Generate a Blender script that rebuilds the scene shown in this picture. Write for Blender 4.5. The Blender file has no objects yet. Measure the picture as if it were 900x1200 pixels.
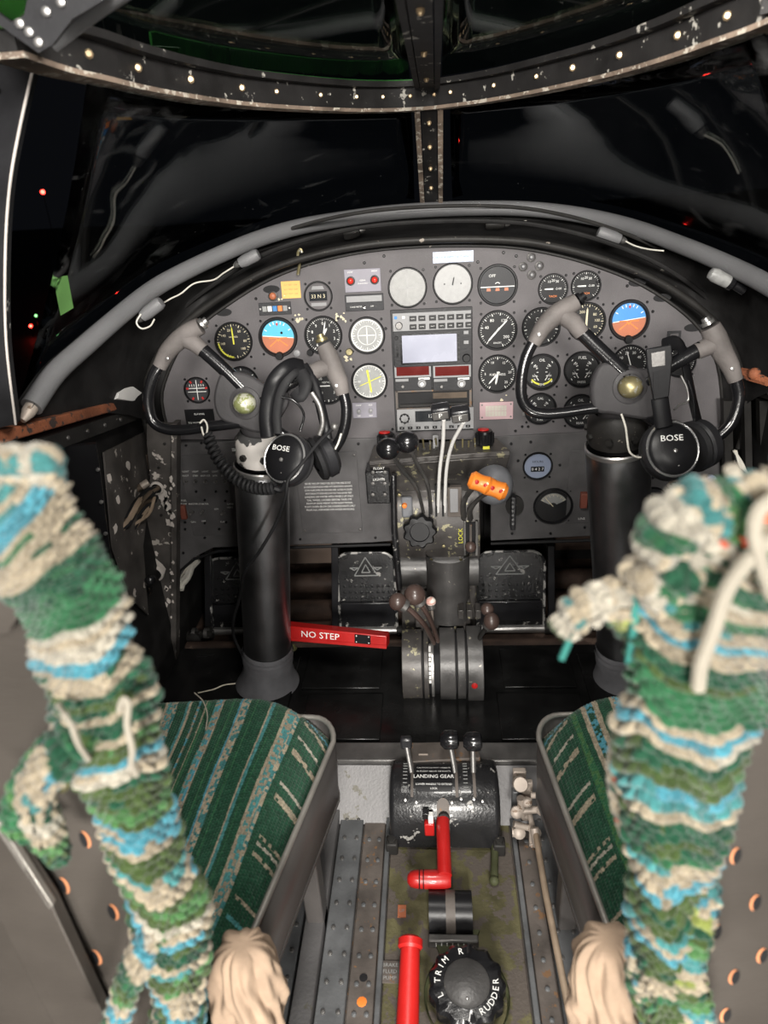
import bpy, bmesh, math, random
import numpy as np
from mathutils import Vector, Matrix
random.seed(7); rng = np.random.default_rng(7)
sc = bpy.context.scene; COL = sc.collection
PI = math.pi
# ---------------------------------------------------------------- camera
FPX, PITCH, YAW, ROLL, CAMH = 830.0, math.radians(26.0), math.radians(-4.8), math.radians(3.5), 1.15
_fw = Vector((math.sin(YAW)*math.cos(PITCH), math.cos(YAW)*math.cos(PITCH), -math.sin(PITCH)))
_rt = Vector((math.cos(YAW), -math.sin(YAW), 0)); _up = _rt.cross(_fw)
CR = _rt*math.cos(ROLL) - _up*math.sin(ROLL); CU = _up*math.cos(ROLL) + _rt*math.sin(ROLL)
CAM = Vector((0, 0, CAMH))
cd = bpy.data.cameras.new('camera'); cam = bpy.data.objects.new('camera', cd); COL.objects.link(cam)
cam.matrix_world = Matrix.Translation(CAM) @ Matrix((CR, CU, -_fw)).transposed().to_4x4()
cd.sensor_fit = 'VERTICAL'; cd.sensor_height = 36.0; cd.lens = 36.0*FPX/1200.0
cd.clip_start = 0.02; cd.clip_end = 500
cd.dof.use_dof = True; cd.dof.focus_distance = 1.45; cd.dof.aperture_fstop = 5.0
sc.camera = cam
# ---------------------------------------------------------------- world, lamps, exposure
w = bpy.data.worlds.new('night'); sc.world = w; w.use_nodes = True
w.node_tree.nodes['Background'].inputs[0].default_value = (0.010, 0.011, 0.014, 1)
w.node_tree.nodes['Background'].inputs[1].default_value = 0.25
sc.view_settings.view_transform = 'Standard'; sc.view_settings.look = 'None'
sc.view_settings.exposure = 0.18; sc.view_settings.gamma = 1.0; sc.view_settings.use_curve_mapping = False
def area(name, loc, aim, size, power, col=(1, 0.96, 0.9), sy=None):
    l = bpy.data.lights.new(name, 'AREA'); l.energy = power; l.size = size; l.color = col
    if sy: l.shape = 'RECTANGLE'; l.size_y = sy
    o = bpy.data.objects.new(name, l); COL.objects.link(o); o.location = loc
    o.rotation_euler = (Vector(aim)-Vector(loc)).to_track_quat('-Z', 'Y').to_euler()
    o['kind'] = 'helper'
    return o
area('cabin_work_lamp', (0.12, -2.1, 1.72), (0, 1.3, 0.6), 0.45, 125)
area('added_fill_port', (-0.60, -1.2, 1.62), (0.1, 1.3, 0.6), 0.30, 14)  # unseen fill added on the port side to flatten the lighting
area('added_fill_starboard', (0.62, -1.2, 1.62), (-0.1, 1.3, 0.6), 0.30, 17)  # matching unseen fill added to starboard
area('added_panel_fill', (0.0, 0.62, 1.345), (0, 1.25, 0.2), 0.20, 7)  # unseen light added overhead to brighten the instrument panel
area('added_column_highlight', (0.0, -0.22, 0.22), (0, 1.3, 0.50), 0.14, 6)  # unseen light added low down to put a highlight on the columns
# ---------------------------------------------------------------- pixel -> point on a real plane
def ray(x, y): return CR*((x-450)/FPX) + CU*(-(y-600)/FPX) + _fw
def onY(x, y, Y): d = ray(x, y); return CAM + d*(Y/d.y)
def onZ(x, y, Z): d = ray(x, y); return CAM + d*((Z-CAMH)/d.z)
def onX(x, y, X): d = ray(x, y); return CAM + d*(X/d.x)
def onP(x, y, P0, n):
    d = ray(x, y); return CAM + d*((P0-CAM).dot(n)/d.dot(n))
def pxm(px, P): return px*((P-CAM).dot(_fw))/FPX      # pixels to metres at a point
# ---------------------------------------------------------------- materials
MATS = {}
def mat(name, col, rough=0.5, metal=0.0, wear=None, wearcol=(0.55, 0.52, 0.48), wscale=30, var=0.25, vscale=18, bump=0.15, bscale=200, coat=0.0, emit=None, estr=1.0, spec=0.5, streak=None, aniso=0):
    if name in MATS: return MATS[name]
    m = bpy.data.materials.new(name); MATS[name] = m; m.use_nodes = True
    nt = m.node_tree; N = nt.nodes; L = nt.links; b = N['Principled BSDF']
    b.inputs['Roughness'].default_value = rough; b.inputs['Metallic'].default_value = metal
    b.inputs['Coat Weight'].default_value = coat; b.inputs['Specular IOR Level'].default_value = spec
    if max(col) < 0.13 and metal == 0 and coat == 0 and spec == 0.5: b.inputs['Specular IOR Level'].default_value = 0.22
    if aniso:
        b.inputs['Anisotropic'].default_value = aniso; tg = N.new('ShaderNodeTangent'); tg.direction_type = 'RADIAL'; tg.axis = 'Z'; L.new(tg.outputs[0], b.inputs['Tangent'])
    tc = N.new('ShaderNodeTexCoord')
    n1 = N.new('ShaderNodeTexNoise'); n1.inputs['Scale'].default_value = vscale; n1.inputs['Detail'].default_value = 6
    L.new(tc.outputs['Object'], n1.inputs['Vector'])
    mr = N.new('ShaderNodeMapRange'); mr.inputs[1].default_value = 0.3; mr.inputs[2].default_value = 0.7
    mr.inputs[3].default_value = 1-var; mr.inputs[4].default_value = 1+var
    L.new(n1.outputs['Fac'], mr.inputs[0])
    mx = N.new('ShaderNodeMix'); mx.data_type = 'RGBA'; mx.blend_type = 'MULTIPLY'; mx.inputs[0].default_value = 1
    mx.inputs[6].default_value = (*col, 1); L.new(mr.outputs[0], mx.inputs[7]); out = mx.outputs[2]
    rr = N.new('ShaderNodeMapRange'); rr.inputs[3].default_value = max(0.03, rough-0.12); rr.inputs[4].default_value = min(1, rough+0.15)
    L.new(n1.outputs['Fac'], rr.inputs[0]); L.new(rr.outputs[0], b.inputs['Roughness'])
    if wear is not None:
        n2 = N.new('ShaderNodeTexNoise'); n2.inputs['Scale'].default_value = wscale; n2.inputs['Detail'].default_value = 10; n2.inputs['Roughness'].default_value = 0.65
        L.new(tc.outputs['Object'], n2.inputs['Vector'])
        cr = N.new('ShaderNodeValToRGB'); cr.color_ramp.elements[0].position = wear; cr.color_ramp.elements[1].position = wear+0.015
        L.new(n2.outputs['Fac'], cr.inputs[0])
        m2 = N.new('ShaderNodeMix'); m2.data_type = 'RGBA'; L.new(cr.outputs[0], m2.inputs[0]); L.new(out, m2.inputs[6]); m2.inputs[7].default_value = (*wearcol, 1); out = m2.outputs[2]
    L.new(out, b.inputs['Base Color'])
    if bump:
        n3 = N.new('ShaderNodeTexNoise'); n3.inputs['Scale'].default_value = bscale; n3.inputs['Detail'].default_value = 3
        if streak:
            mp = N.new('ShaderNodeMapping'); mp.inputs['Scale'].default_value = streak; L.new(tc.outputs['Object'], mp.inputs[0]); L.new(mp.outputs[0], n3.inputs['Vector'])
        else: L.new(tc.outputs['Object'], n3.inputs['Vector'])
        bp = N.new('ShaderNodeBump'); bp.inputs['Strength'].default_value = bump; bp.inputs['Distance'].default_value = 0.002
        L.new(n3.outputs['Fac'], bp.inputs['Height']); L.new(bp.outputs[0], b.inputs['Normal'])
    if emit: b.inputs['Emission Color'].default_value = (*emit, 1); b.inputs['Emission Strength'].default_value = estr
    return m
def yarnmat():
    m = bpy.data.materials.new('yarn'); m.use_nodes = True; nt = m.node_tree; N = nt.nodes; L = nt.links; b = N['Principled BSDF']
    a = N.new('ShaderNodeAttribute'); a.attribute_name = 'Col'
    n = N.new('ShaderNodeTexNoise'); n.inputs['Scale'].default_value = 420; n.inputs['Detail'].default_value = 3
    tc = N.new('ShaderNodeTexCoord'); L.new(tc.outputs['Object'], n.inputs['Vector'])
    mr = N.new('ShaderNodeMapRange'); mr.inputs[1].default_value = .3; mr.inputs[2].default_value = .7; mr.inputs[3].default_value = 0.7; mr.inputs[4].default_value = 1.3; L.new(n.outputs['Fac'], mr.inputs[0])
    mx = N.new('ShaderNodeMix'); mx.data_type = 'RGBA'; mx.blend_type = 'MULTIPLY'; mx.inputs[0].default_value = 1
    L.new(a.outputs['Color'], mx.inputs[6]); L.new(mr.outputs[0], mx.inputs[7]); L.new(mx.outputs[2], b.inputs['Base Color'])
    b.inputs['Roughness'].default_value = 0.95; b.inputs['Specular IOR Level'].default_value = 0.1
    b.inputs['Sheen Weight'].default_value = 0.25
    bp = N.new('ShaderNodeBump'); bp.inputs['Strength'].default_value = 0.5; bp.inputs['Distance'].default_value = 0.002
    L.new(n.outputs['Fac'], bp.inputs['Height']); L.new(bp.outputs[0], b.inputs['Normal'])
    MATS['yarn'] = m; return m
def glassmat(name, tint, rough, smear):
    m = bpy.data.materials.new(name); m.use_nodes = True; nt = m.node_tree; N = nt.nodes; L = nt.links; b = N['Principled BSDF']; o = N['Material Output']
    b.inputs['Base Color'].default_value = (*tint, 1); b.inputs['Roughness'].default_value = rough
    b.inputs['Transmission Weight'].default_value = 1.0; b.inputs['IOR'].default_value = 1.13
    # scratches and greasy smears: thin diffuse film where the noise is high
    tc = N.new('ShaderNodeTexCoord'); mp = N.new('ShaderNodeMapping'); mp.inputs['Rotation'].default_value = (0, 0.6, 0.3); mp.inputs['Scale'].default_value = (1, 4, 9)
    L.new(tc.outputs['Object'], mp.inputs[0])
    n = N.new('ShaderNodeTexNoise'); n.inputs['Scale'].default_value = 2.2; n.inputs['Detail'].default_value = 8; n.inputs['Distortion'].default_value = 1.2; L.new(mp.outputs[0], n.inputs['Vector'])
    cr = N.new('ShaderNodeValToRGB'); cr.color_ramp.elements[0].position = 0.60; cr.color_ramp.elements[1].position = 0.78
    cr.color_ramp.elements[1].color = (smear, smear, smear, 1); L.new(n.outputs['Fac'], cr.inputs[0])
    v = N.new('ShaderNodeTexVoronoi'); v.inputs['Scale'].default_value = 38; L.new(tc.outputs['Object'], v.inputs['Vector'])
    c2 = N.new('ShaderNodeValToRGB'); c2.color_ramp.elements[0].position = 0.035; c2.color_ramp.elements[0].color = (0.22, 0.22, 0.22, 1); c2.color_ramp.elements[1].position = 0.06; c2.color_ramp.elements[1].color = (0, 0, 0, 1)
    L.new(v.outputs['Distance'], c2.inputs[0])
    ad = N.new('ShaderNodeMath'); ad.operation = 'ADD'; L.new(cr.outputs[0], ad.inputs[0]); L.new(c2.outputs[0], ad.inputs[1])
    d = N.new('ShaderNodeBsdfDiffuse'); d.inputs[0].default_value = (0.3, 0.3, 0.3, 1)
    mx = N.new('ShaderNodeMixShader'); L.new(ad.outputs[0], mx.inputs[0]); L.new(b.outputs[0], mx.inputs[1]); L.new(d.outputs[0], mx.inputs[2]); L.new(mx.outputs[0], o.inputs[0])
    MATS[name] = m; return m
def coverglass():
    m = bpy.data.materials.new('dial_glass'); m.use_nodes = True; nt = m.node_tree; N = nt.nodes; L = nt.links; o = N['Material Output']
    N.remove(N['Principled BSDF'])
    t = N.new('ShaderNodeBsdfTransparent'); g = N.new('ShaderNodeBsdfGlossy'); g.inputs['Roughness'].default_value = 0.12
    lw = N.new('ShaderNodeFresnel'); lw.inputs[0].default_value = 1.22
    mx = N.new('ShaderNodeMixShader'); L.new(lw.outputs[0], mx.inputs[0]); L.new(t.outputs[0], mx.inputs[1]); L.new(g.outputs[0], mx.inputs[2]); L.new(mx.outputs[0], o.inputs[0])
    MATS['dial_glass'] = m
yarnmat(); coverglass()
glassmat('window_glass', (0.55, 0.6, 0.6), 0.02, 0.16)
glassmat('roof_glass', (0.35, 0.5, 0.38), 0.02, 0.02)
mat('black_crackle', (0.030, 0.030, 0.033), 0.45, wear=0.70, wearcol=(0.35, 0.34, 0.32), wscale=55, bump=0.35, bscale=500)
mat('black_gloss', (0.008, 0.008, 0.009), 0.22, wear=0.70, wearcol=(0.35, 0.34, 0.33), wscale=60, bump=0.1, coat=0.3)
mat('black_worn', (0.012, 0.012, 0.013), 0.28, coat=.2, wear=0.62, wearcol=(0.32, 0.31, 0.29), wscale=45, bump=0.3)
mat('black_plastic', (0.008, 0.008, 0.009), 0.35, var=0.1, bump=0.05)
mat('black_rubber', (0.012, 0.012, 0.013), 0.6, var=0.15)
mat('black_satin', (0.016, 0.016, 0.018), 0.30, metal=0.0, coat=0.25, var=0.2, bump=0.08, wear=0.72, wearcol=(0.4, 0.4, 0.38), wscale=70)
mat('panel_grey', (0.106, 0.099, 0.103), 0.55, wear=0.71, wearcol=(0.42, 0.41, 0.38), wscale=34, var=0.22, vscale=9, bump=0.25, bscale=420)
mat('subpanel_grey', (0.090, 0.087, 0.089), 0.5, wear=0.73, wearcol=(0.4, 0.39, 0.37), wscale=40, var=0.2, bump=0.2, bscale=420)
mat('hull_dark', (0.014, 0.0135, 0.0135), 0.6, wear=0.72, wearcol=(0.12, 0.11, 0.10), wscale=14, var=0.4)
mat('head_chipped', (0.05, 0.05, 0.05), 0.5, wear=0.47, wearcol=(0.55, 0.52, 0.49), wscale=16)
mat('hull_chipped', (0.070, 0.064, 0.060), 0.55, wear=0.62, wearcol=(0.5, 0.46, 0.42), wscale=26, var=0.4)
mat('fittings_dark', (0.020, 0.019, 0.018), 0.5, wear=0.66, wearcol=(0.24, 0.21, 0.18), wscale=50, var=0.3)
mat('frame_dark', (0.020, 0.019, 0.019), 0.5, wear=0.62, wearcol=(0.42, 0.40, 0.36), wscale=36, var=0.3)
mat('frame_edge', (0.20, 0.15, 0.115), 0.7, wear=0.55, wearcol=(0.5, 0.45, 0.38), wscale=60, var=0.5, bump=0.7, bscale=150)
mat('post_grey', (0.018, 0.018, 0.020), 0.5, wear=0.66, wearcol=(0.6, 0.58, 0.55), wscale=30)
mat('rust', (0.26, 0.085, 0.038), 0.75, wear=0.56, wearcol=(0.05, 0.035, 0.03), wscale=45, var=0.4, bump=0.6)
mat('tube_grey', (0.15, 0.15, 0.155), 0.5, var=0.12, vscale=6, bump=0.25, bscale=300)
mat('grip_grey', (0.125, 0.113, 0.108), 0.62, wear=0.66, wearcol=(0.09, 0.085, 0.08), wscale=40, var=0.3, bump=0.3)
mat('hub_grey', (0.046, 0.044, 0.046), 0.5, wear=0.68, wearcol=(0.3, 0.3, 0.3), wscale=30)
mat('brass_worn', (0.30, 0.26, 0.14), 0.38, metal=0.7, wear=0.57, wearcol=(0.55, 0.55, 0.5), wscale=60, var=0.4)
mat('rivet_brass', (0.62, 0.46, 0.28), 0.4, metal=0.5)
mat('boss_worn', (0.22, 0.24, 0.10), 0.4, metal=0.25, wear=0.5, wearcol=(0.5, 0.5, 0.4), wscale=70, var=0.4, bump=0.5)
mat('column_black', (0.26, 0.26, 0.27), 0.37, metal=1.0, coat=0.0, var=0.12, bump=0.1, wear=0.69, wearcol=(0.4, 0.4, 0.38), wscale=70)
mat('rim_worn', (0.03, 0.03, 0.032), 0.35, metal=0.3, wear=0.50, wearcol=(0.45, 0.44, 0.42), wscale=40)
mat('steel', (0.45, 0.44, 0.43), 0.32, metal=0.85, var=0.2)
mat('steel_dark', (0.16, 0.155, 0.15), 0.4, metal=0.7, var=0.3)
mat('white_paint', (0.75, 0.74, 0.72), 0.4, var=0.05)
mat('white_print', (0.72, 0.72, 0.70), 0.6, var=0.03, bump=0)
mat('cream_print', (0.62, 0.56, 0.40), 0.6, var=0.03, bump=0)
mat('yellow_print', (0.62, 0.60, 0.05), 0.5, var=0.03, bump=0)
mat('dial_black', (0.016, 0.016, 0.017), 0.5, var=0.15, bump=0)
mat('dial_dark', (0.035, 0.035, 0.038), 0.5, var=0.3, bump=0)
mat('dial_grey', (0.26, 0.265, 0.26), 0.5, var=0.12, vscale=60, bump=0)
mat('dial_silver', (0.25, 0.25, 0.245), 0.45, var=0.22, vscale=80, bump=0)
mat('dial_white', (0.29, 0.29, 0.29), 0.45, var=0.15, vscale=70, bump=0)
mat('sky_blue', (0.07, 0.42, 0.60), 0.4, var=0.06, bump=0)
mat('sky_blue_deep', (0.05, 0.25, 0.60), 0.4, var=0.06, bump=0)
mat('earth_brown', (0.40, 0.13, 0.06), 0.5, var=0.15, bump=0)
mat('orange_paint', (0.75, 0.20, 0.03), 0.45, var=0.15)
mat('orange_knob', (0.85, 0.24, 0.03), 0.35, var=0.1, coat=0.3)
mat('orange_paper', (0.72, 0.42, 0.13), 0.8, var=0.1)
mat('blue_paint', (0.03, 0.18, 0.45), 0.5, var=0.05)
mat('red_paint', (0.36, 0.010, 0.009), 0.35, wear=0.76, wearcol=(0.15, 0.1, 0.1), wscale=60, var=0.12, coat=0.25)
mat('red_bright', (0.45, 0.012, 0.010), 0.4, var=0.08)
mat('red_lamp', (0.5, 0.03, 0.02), 0.15, var=0.05, bump=0, emit=(0.8, 0.05, 0.03), estr=0.12)
mat('red_display', (0.11, 0.012, 0.010), 0.2, var=0.2, bump=0)
mat('lcd_screen', (0.30, 0.31, 0.38), 0.25, var=0.05, bump=0, emit=(0.55, 0.56, 0.68), estr=0.12)
mat('lcd_dark', (0.02, 0.022, 0.025), 0.15, var=0.05, bump=0)
mat('avionics_black', (0.02, 0.02, 0.022), 0.4, var=0.1)
mat('avionics_grey', (0.22, 0.22, 0.225), 0.45, var=0.1)
mat('label_blue', (0.24, 0.28, 0.38), 0.3, var=0.1)
mat('pink_paint', (0.50, 0.34, 0.36), 0.6, var=0.1)
mat('paper_cream', (0.5, 0.48, 0.42), 0.7, var=0.15)
mat('plate_lilac', (0.21, 0.20, 0.235), 0.5, var=0.15)
mat('brown_guard', (0.20, 0.06, 0.04), 0.5, var=0.2)
mat('brown_knob', (0.062, 0.040, 0.034), 0.35, var=0.25, coat=0.2)
mat('pink_knob', (0.5, 0.28, 0.24), 0.5, wear=0.5, wearcol=(0.65, 0.6, 0.55), wscale=90)
mat('quadrant_metal', (0.058, 0.053, 0.050), 0.38, metal=0.3, wear=0.60, wearcol=(0.26, 0.24, 0.15), wscale=48, var=0.4)
mat('drum_grey', (0.055, 0.053, 0.052), 0.38, metal=0.3, var=0.3, wear=0.66, wearcol=(0.28, 0.26, 0.22), wscale=70)
mat('motor_grey', (0.17, 0.175, 0.19), 0.5, var=0.1)
mat('floor_metal', (0.12, 0.117, 0.118), 0.5, metal=0.35, wear=0.62, wearcol=(0.09, 0.085, 0.07), wscale=20, var=0.35, vscale=8, bump=0.25)
mat('rail_metal', (0.135, 0.14, 0.145), 0.42, metal=0.4, wear=0.66, wearcol=(0.07, 0.06, 0.05), wscale=30, var=0.3)
mat('rail_rust', (0.10, 0.085, 0.075), 0.6, metal=0.2, wear=0.6, wearcol=(0.18, 0.10, 0.05), wscale=40, var=0.4)
mat('olive_worn', (0.085, 0.078, 0.040), 0.6, wear=0.50, wearcol=(0.085, 0.072, 0.062), wscale=22, var=0.5, bump=0.4)
mat('olive_dark', (0.055, 0.06, 0.03), 0.55, var=0.4)
mat('platform_black', (0.008, 0.008, 0.008), 0.22, wear=0.72, wearcol=(0.09, 0.085, 0.08), wscale=15, var=0.4, bump=0.4, bscale=14)
mat('wood_brown', (0.055, 0.036, 0.028), 0.65, wear=0.62, wearcol=(0.13, 0.09, 0.07), wscale=9, var=0.5, bump=0.4)
mat('bulkhead_tan', (0.13, 0.095, 0.075), 0.65, var=0.35, vscale=5)
mat('seat_metal', (0.080, 0.070, 0.061), 0.42, metal=0.35, var=0.18, vscale=7, bump=0.3, bscale=60, streak=(1, 1, 9))
mat('seat_tub', (0.10, 0.092, 0.088), 0.42, metal=0.45, var=0.2, vscale=6, bump=0.2, bscale=60, streak=(1, 9, 1))
mat('seat_rim', (0.36, 0.34, 0.31), 0.35, metal=0.6, var=0.2)
mat('hole_orange', (0.55, 0.22, 0.10), 0.6, var=0.2)
mat('cushion_foam', (0.03, 0.12, 0.06), 0.9)
mat('fleece', (0.30, 0.215, 0.15), 0.9, var=0.18, vscale=30, bump=0.6, bscale=70)
mat('boot_grey', (0.13, 0.13, 0.14), 0.75, var=0.2, vscale=25, bump=0.3, bscale=90)
mat('olive_hose', (0.16, 0.15, 0.06), 0.6, var=0.3)
mat('cable_white', (0.58, 0.56, 0.50), 0.5, var=0.15)
mat('cable_brown', (0.10, 0.075, 0.055), 0.6, var=0.4)
mat('pale_metal', (0.42, 0.36, 0.31), 0.5, metal=0.3, wear=0.6, wearcol=(0.2, 0.14, 0.1), wscale=50, var=0.3)
mat('rod_tan', (0.33, 0.25, 0.18), 0.55, metal=0.2, var=0.3)
mat('headset_ring', (0.5, 0.5, 0.5), 0.25, metal=0.8)
mat('gleam_green', (0.02, 0.11, 0.02), 0.3)
mat('green_tape', (0.05, 0.12, 0.03), 0.6, var=0.2)
mat('beacon_red', (1, 0.02, 0.01), 0.5, emit=(1, 0.03, 0.02), estr=25, bump=0)
mat('beacon_green', (0.1, 0.8, 0.1), 0.5, emit=(0.3, 1, 0.3), estr=3, bump=0)
mat('beacon_white', (0.8, 0.8, 0.8), 0.5, emit=(1, 1, 1), estr=2, bump=0)
mat('chip_white', (0.62, 0.57, 0.53), 0.7, var=0.2)
mat('wood_grip', (0.12, 0.055, 0.04), 0.5)
# ---------------------------------------------------------------- mesh building
_tcache = {}
def text_geo(s, size=1.0):
    k = s
    if k not in _tcache:
        c = bpy.data.curves.new('t', 'FONT'); c.body = s; c.size = 1.0; c.align_x = 'CENTER'; c.align_y = 'CENTER'; c.resolution_u = 2
        o = bpy.data.objects.new('t', c); COL.objects.link(o)
        dg = bpy.context.evaluated_depsgraph_get(); dg.update()
        me = bpy.data.meshes.new_from_object(o.evaluated_get(dg))
        _tcache[k] = ([tuple(v.co) for v in me.vertices], [tuple(p.vertices) for p in me.polygons])
        bpy.data.objects.remove(o); bpy.data.curves.remove(c); bpy.data.meshes.remove(me)
    return _tcache[k]
def frame(axis, up=Vector((0, 0, 1))):
    z = Vector(axis).normalized(); up = Vector(up)
    if abs(z.dot(up.normalized())) > 0.98: up = Vector((0, 1, 0))
    x = up.cross(z).normalized(); y = z.cross(x)
    return x, y, z
def catmull(pts, n=6, closed=False):
    P = [Vector(p) for p in pts]; out = []
    m = len(P); rngk = range(m if closed else m-1)
    for i in rngk:
        p0 = P[(i-1) % m] if closed or i > 0 else P[0]*2-P[1]
        p1 = P[i]; p2 = P[(i+1) % m]
        p3 = P[(i+2) % m] if closed or i+2 < m else P[-1]*2-P[-2]
        for k in range(n):
            t = k/n
            out.append(0.5*((2*p1)+(p2-p0)*t+(2*p0-5*p1+4*p2-p3)*t*t+(3*p1-p0-3*p2+p3)*t**3))
    if not closed: out.append(P[-1])
    return out
def lerpl(vals, n):   # resample scalar list to n
    return list(np.interp(np.linspace(0, 1, n), np.linspace(0, 1, len(vals)), vals))
class MB:
    def __init__(s): s.V = []; s.F = []; s.C = None
    def add(s, V, F):
        b = len(s.V); s.V += [tuple(v) for v in V]; s.F += [tuple(i+b for i in f) for f in F]; return s
    def box(s, c, size, M=None):
        c = Vector(c); hx, hy, hz = [q/2 for q in size]; V = []
        for z in (-hz, hz):
            for x, y in ((-hx, -hy), (hx, -hy), (hx, hy), (-hx, hy)):
                v = Vector((x, y, z)); V.append(c+(M @ v if M else v))
        return s.add(V, [(3, 2, 1, 0), (4, 5, 6, 7), (0, 1, 5, 4), (1, 2, 6, 5), (2, 3, 7, 6), (3, 0, 4, 7)])
    def cyl(s, p0, p1, r0, r1=None, n=20, caps=True):
        p0 = Vector(p0); p1 = Vector(p1); r1 = r0 if r1 is None else r1; x, y, z = frame(p1-p0); V = []
        for p, r in ((p0, r0), (p1, r1)):
            V += [p+(x*math.cos(2*PI*k/n)+y*math.sin(2*PI*k/n))*r for k in range(n)]
        F = [(k, (k+1) % n, n+(k+1) % n, n+k) for k in range(n)]
        if caps: F += [tuple(range(n-1, -1, -1)), tuple(range(n, 2*n))]
        return s.add(V, F)
    def tube(s, pts, r, n=10, closed=False, flat=1.0, up=None):
        P = [Vector(p) for p in pts]; m = len(P)
        rs = [r]*m if not hasattr(r, '__len__') else (list(r) if len(r) == m else lerpl(r, m))
        V = []; F = []; px = None
        for i in range(m):
            a = P[(i-1) % m] if closed or i > 0 else P[0]; b = P[(i+1) % m] if closed or i < m-1 else P[-1]
            t = (b-a).normalized()
            if px is None: x, y, z = frame(t, up or Vector((0, 0, 1)))
            else:
                x = (px-t*px.dot(t)).normalized(); y = t.cross(x)
            px = x
            V += [P[i]+(x*math.cos(2*PI*k/n)+y*math.sin(2*PI*k/n)*flat)*rs[i] for k in range(n)]
        for i in range(m if closed else m-1):
            j = (i+1) % m
            F += [(i*n+k, i*n+(k+1) % n, j*n+(k+1) % n, j*n+k) for k in range(n)]
        if not closed: F += [tuple(range(n-1, -1, -1)), tuple(range((m-1)*n, m*n))]
        return s.add(V, F)
    def lathe(s, prof, c=(0, 0, 0), axis=(0, 0, 1), n=28, up=(0, 0, 1), sx=1.0, sy=1.0):
        c = Vector(c); x, y, z = frame(axis, Vector(up)); V = []; F = []; idx = []
        for (r, h) in prof:
            if r < 1e-6: idx.append([len(V)]); V.append(c+z*h)
            else:
                idx.append(list(range(len(V), len(V)+n)))
                V += [c+z*h+x*(r*sx*math.cos(2*PI*k/n))+y*(r*sy*math.sin(2*PI*k/n)) for k in range(n)]
        for a, b in zip(idx[:-1], idx[1:]):
            for k in range(n):
                q = [a[k % len(a)], a[(k+1) % len(a)], b[(k+1) % len(b)], b[k % len(b)]]
                q2 = []
                for i in q:
                    if i not in q2: q2.append(i)
                if len(q2) > 2: F.append(tuple(q2))
        return s.add(V, F)
    def ball(s, c, r, n=16, m=10, scale=(1, 1, 1), M=None):
        c = Vector(c); V = []; F = []
        for i in range(m+1):
            a = PI*i/m
            for k in range(n):
                v = Vector((math.sin(a)*math.cos(2*PI*k/n)*scale[0], math.sin(a)*math.sin(2*PI*k/n)*scale[1], math.cos(a)*scale[2]))*r
                V.append(c+(M @ v if M else v))
        for i in range(m):
            for k in range(n): F.append((i*n+k, (i+1)*n+k, (i+1)*n+(k+1) % n, i*n+(k+1) % n))
        return s.add(V, F)
    def prism(s, poly, h, o=(0, 0, 0), u=(1, 0, 0), v=(0, 1, 0)):
        o = Vector(o); u = Vector(u); v = Vector(v); w_ = u.cross(v); n = len(poly)
        A = sum(poly[i][0]*poly[(i+1) % n][1]-poly[(i+1) % n][0]*poly[i][1] for i in range(n))
        if A < 0: poly = poly[::-1]
        V = [o+u*p[0]+v*p[1] for p in poly]+[o+u*p[0]+v*p[1]+w_*h for p in poly]
        F = [tuple(range(n-1, -1, -1)), tuple(range(n, 2*n))]+[(k, (k+1) % n, n+(k+1) % n, n+k) for k in range(n)]
        return s.add(V, F)
    def slab(s, P, d):   # P world outline, pushed by vector d
        P = [Vector(p) for p in P]; d = Vector(d); n = len(P); V = P+[p+d for p in P]
        return s.add(V, [tuple(range(n-1, -1, -1)), tuple(range(n, 2*n))]+[(k, (k+1) % n, n+(k+1) % n, n+k) for k in range(n)])
    def text(s, t, o, size, u=(1, 0, 0), v=(0, 1, 0), sx=1.0):
        o = Vector(o); u = Vector(u); v = Vector(v); V, F = text_geo(t)
        return s.add([o+u*(p[0]*size*sx)+v*(p[1]*size) for p in V], F)
    def loft(s, rows, closed=False, caps=False):
        V = []; F = []; n = len(rows[0])
        for r in rows: V += [Vector(p) for p in r]
        for i in range(len(rows)-1):
            for k in range(n if closed else n-1):
                F.append((i*n+k, i*n+(k+1) % n, (i+1)*n+(k+1) % n, (i+1)*n+k))
        if caps: F += [tuple(range(n-1, -1, -1)), tuple(range((len(rows)-1)*n, len(rows)*n))]
        return s.add(V, F)
    def build(s, name, m, parent=None, world=True, bevel=0, label=None, smooth=40, recalc=True, sub=0):
        me = bpy.data.meshes.new(name); V = s.V; F = s.F
        if parent is not None and world:
            inv = XF[parent].inverted(); V = [tuple(inv @ Vector(v)) for v in V]
        me.from_pydata(V, [], F)
        if recalc and len(F) < 60000:
            bm = bmesh.new(); bm.from_mesh(me); bmesh.ops.recalc_face_normals(bm, faces=bm.faces); bm.to_mesh(me); bm.free()
        me.materials.append(MATS[m])
        if smooth:
            me.polygons.foreach_set('use_smooth', [True]*len(me.polygons)); me.set_sharp_from_angle(angle=math.radians(smooth))
        o = bpy.data.objects.new(name, me); COL.objects.link(o)
        if parent is not None: o.parent = parent
        if bevel:
            b = o.modifiers.new('b', 'BEVEL'); b.width = bevel; b.segments = 2; b.limit_method = 'ANGLE'; b.angle_limit = math.radians(40)
        if sub:
            b = o.modifiers.new('s', 'SUBSURF'); b.levels = sub; b.render_levels = sub
        if label: o['label'] = label
        XF[o] = (XF[parent] if parent is not None else Matrix.Identity(4))
        return o
XF = {}
def tag(o, label, cat, group=None, kind=None):
    if label: o['label'] = label
    if cat: o['category'] = cat
    if group: o['group'] = group
    if kind: o['kind'] = kind
    return o
def thing(name, label, cat, loc=(0, 0, 0), R=None, group=None):
    o = bpy.data.objects.new(name, None); COL.objects.link(o); o.empty_display_size = 0.02
    M = Matrix.Translation(Vector(loc)) @ (R.to_4x4() if R else Matrix.Identity(4))
    o.matrix_world = M; XF[o] = M
    return tag(o, label, cat, group)
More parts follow.
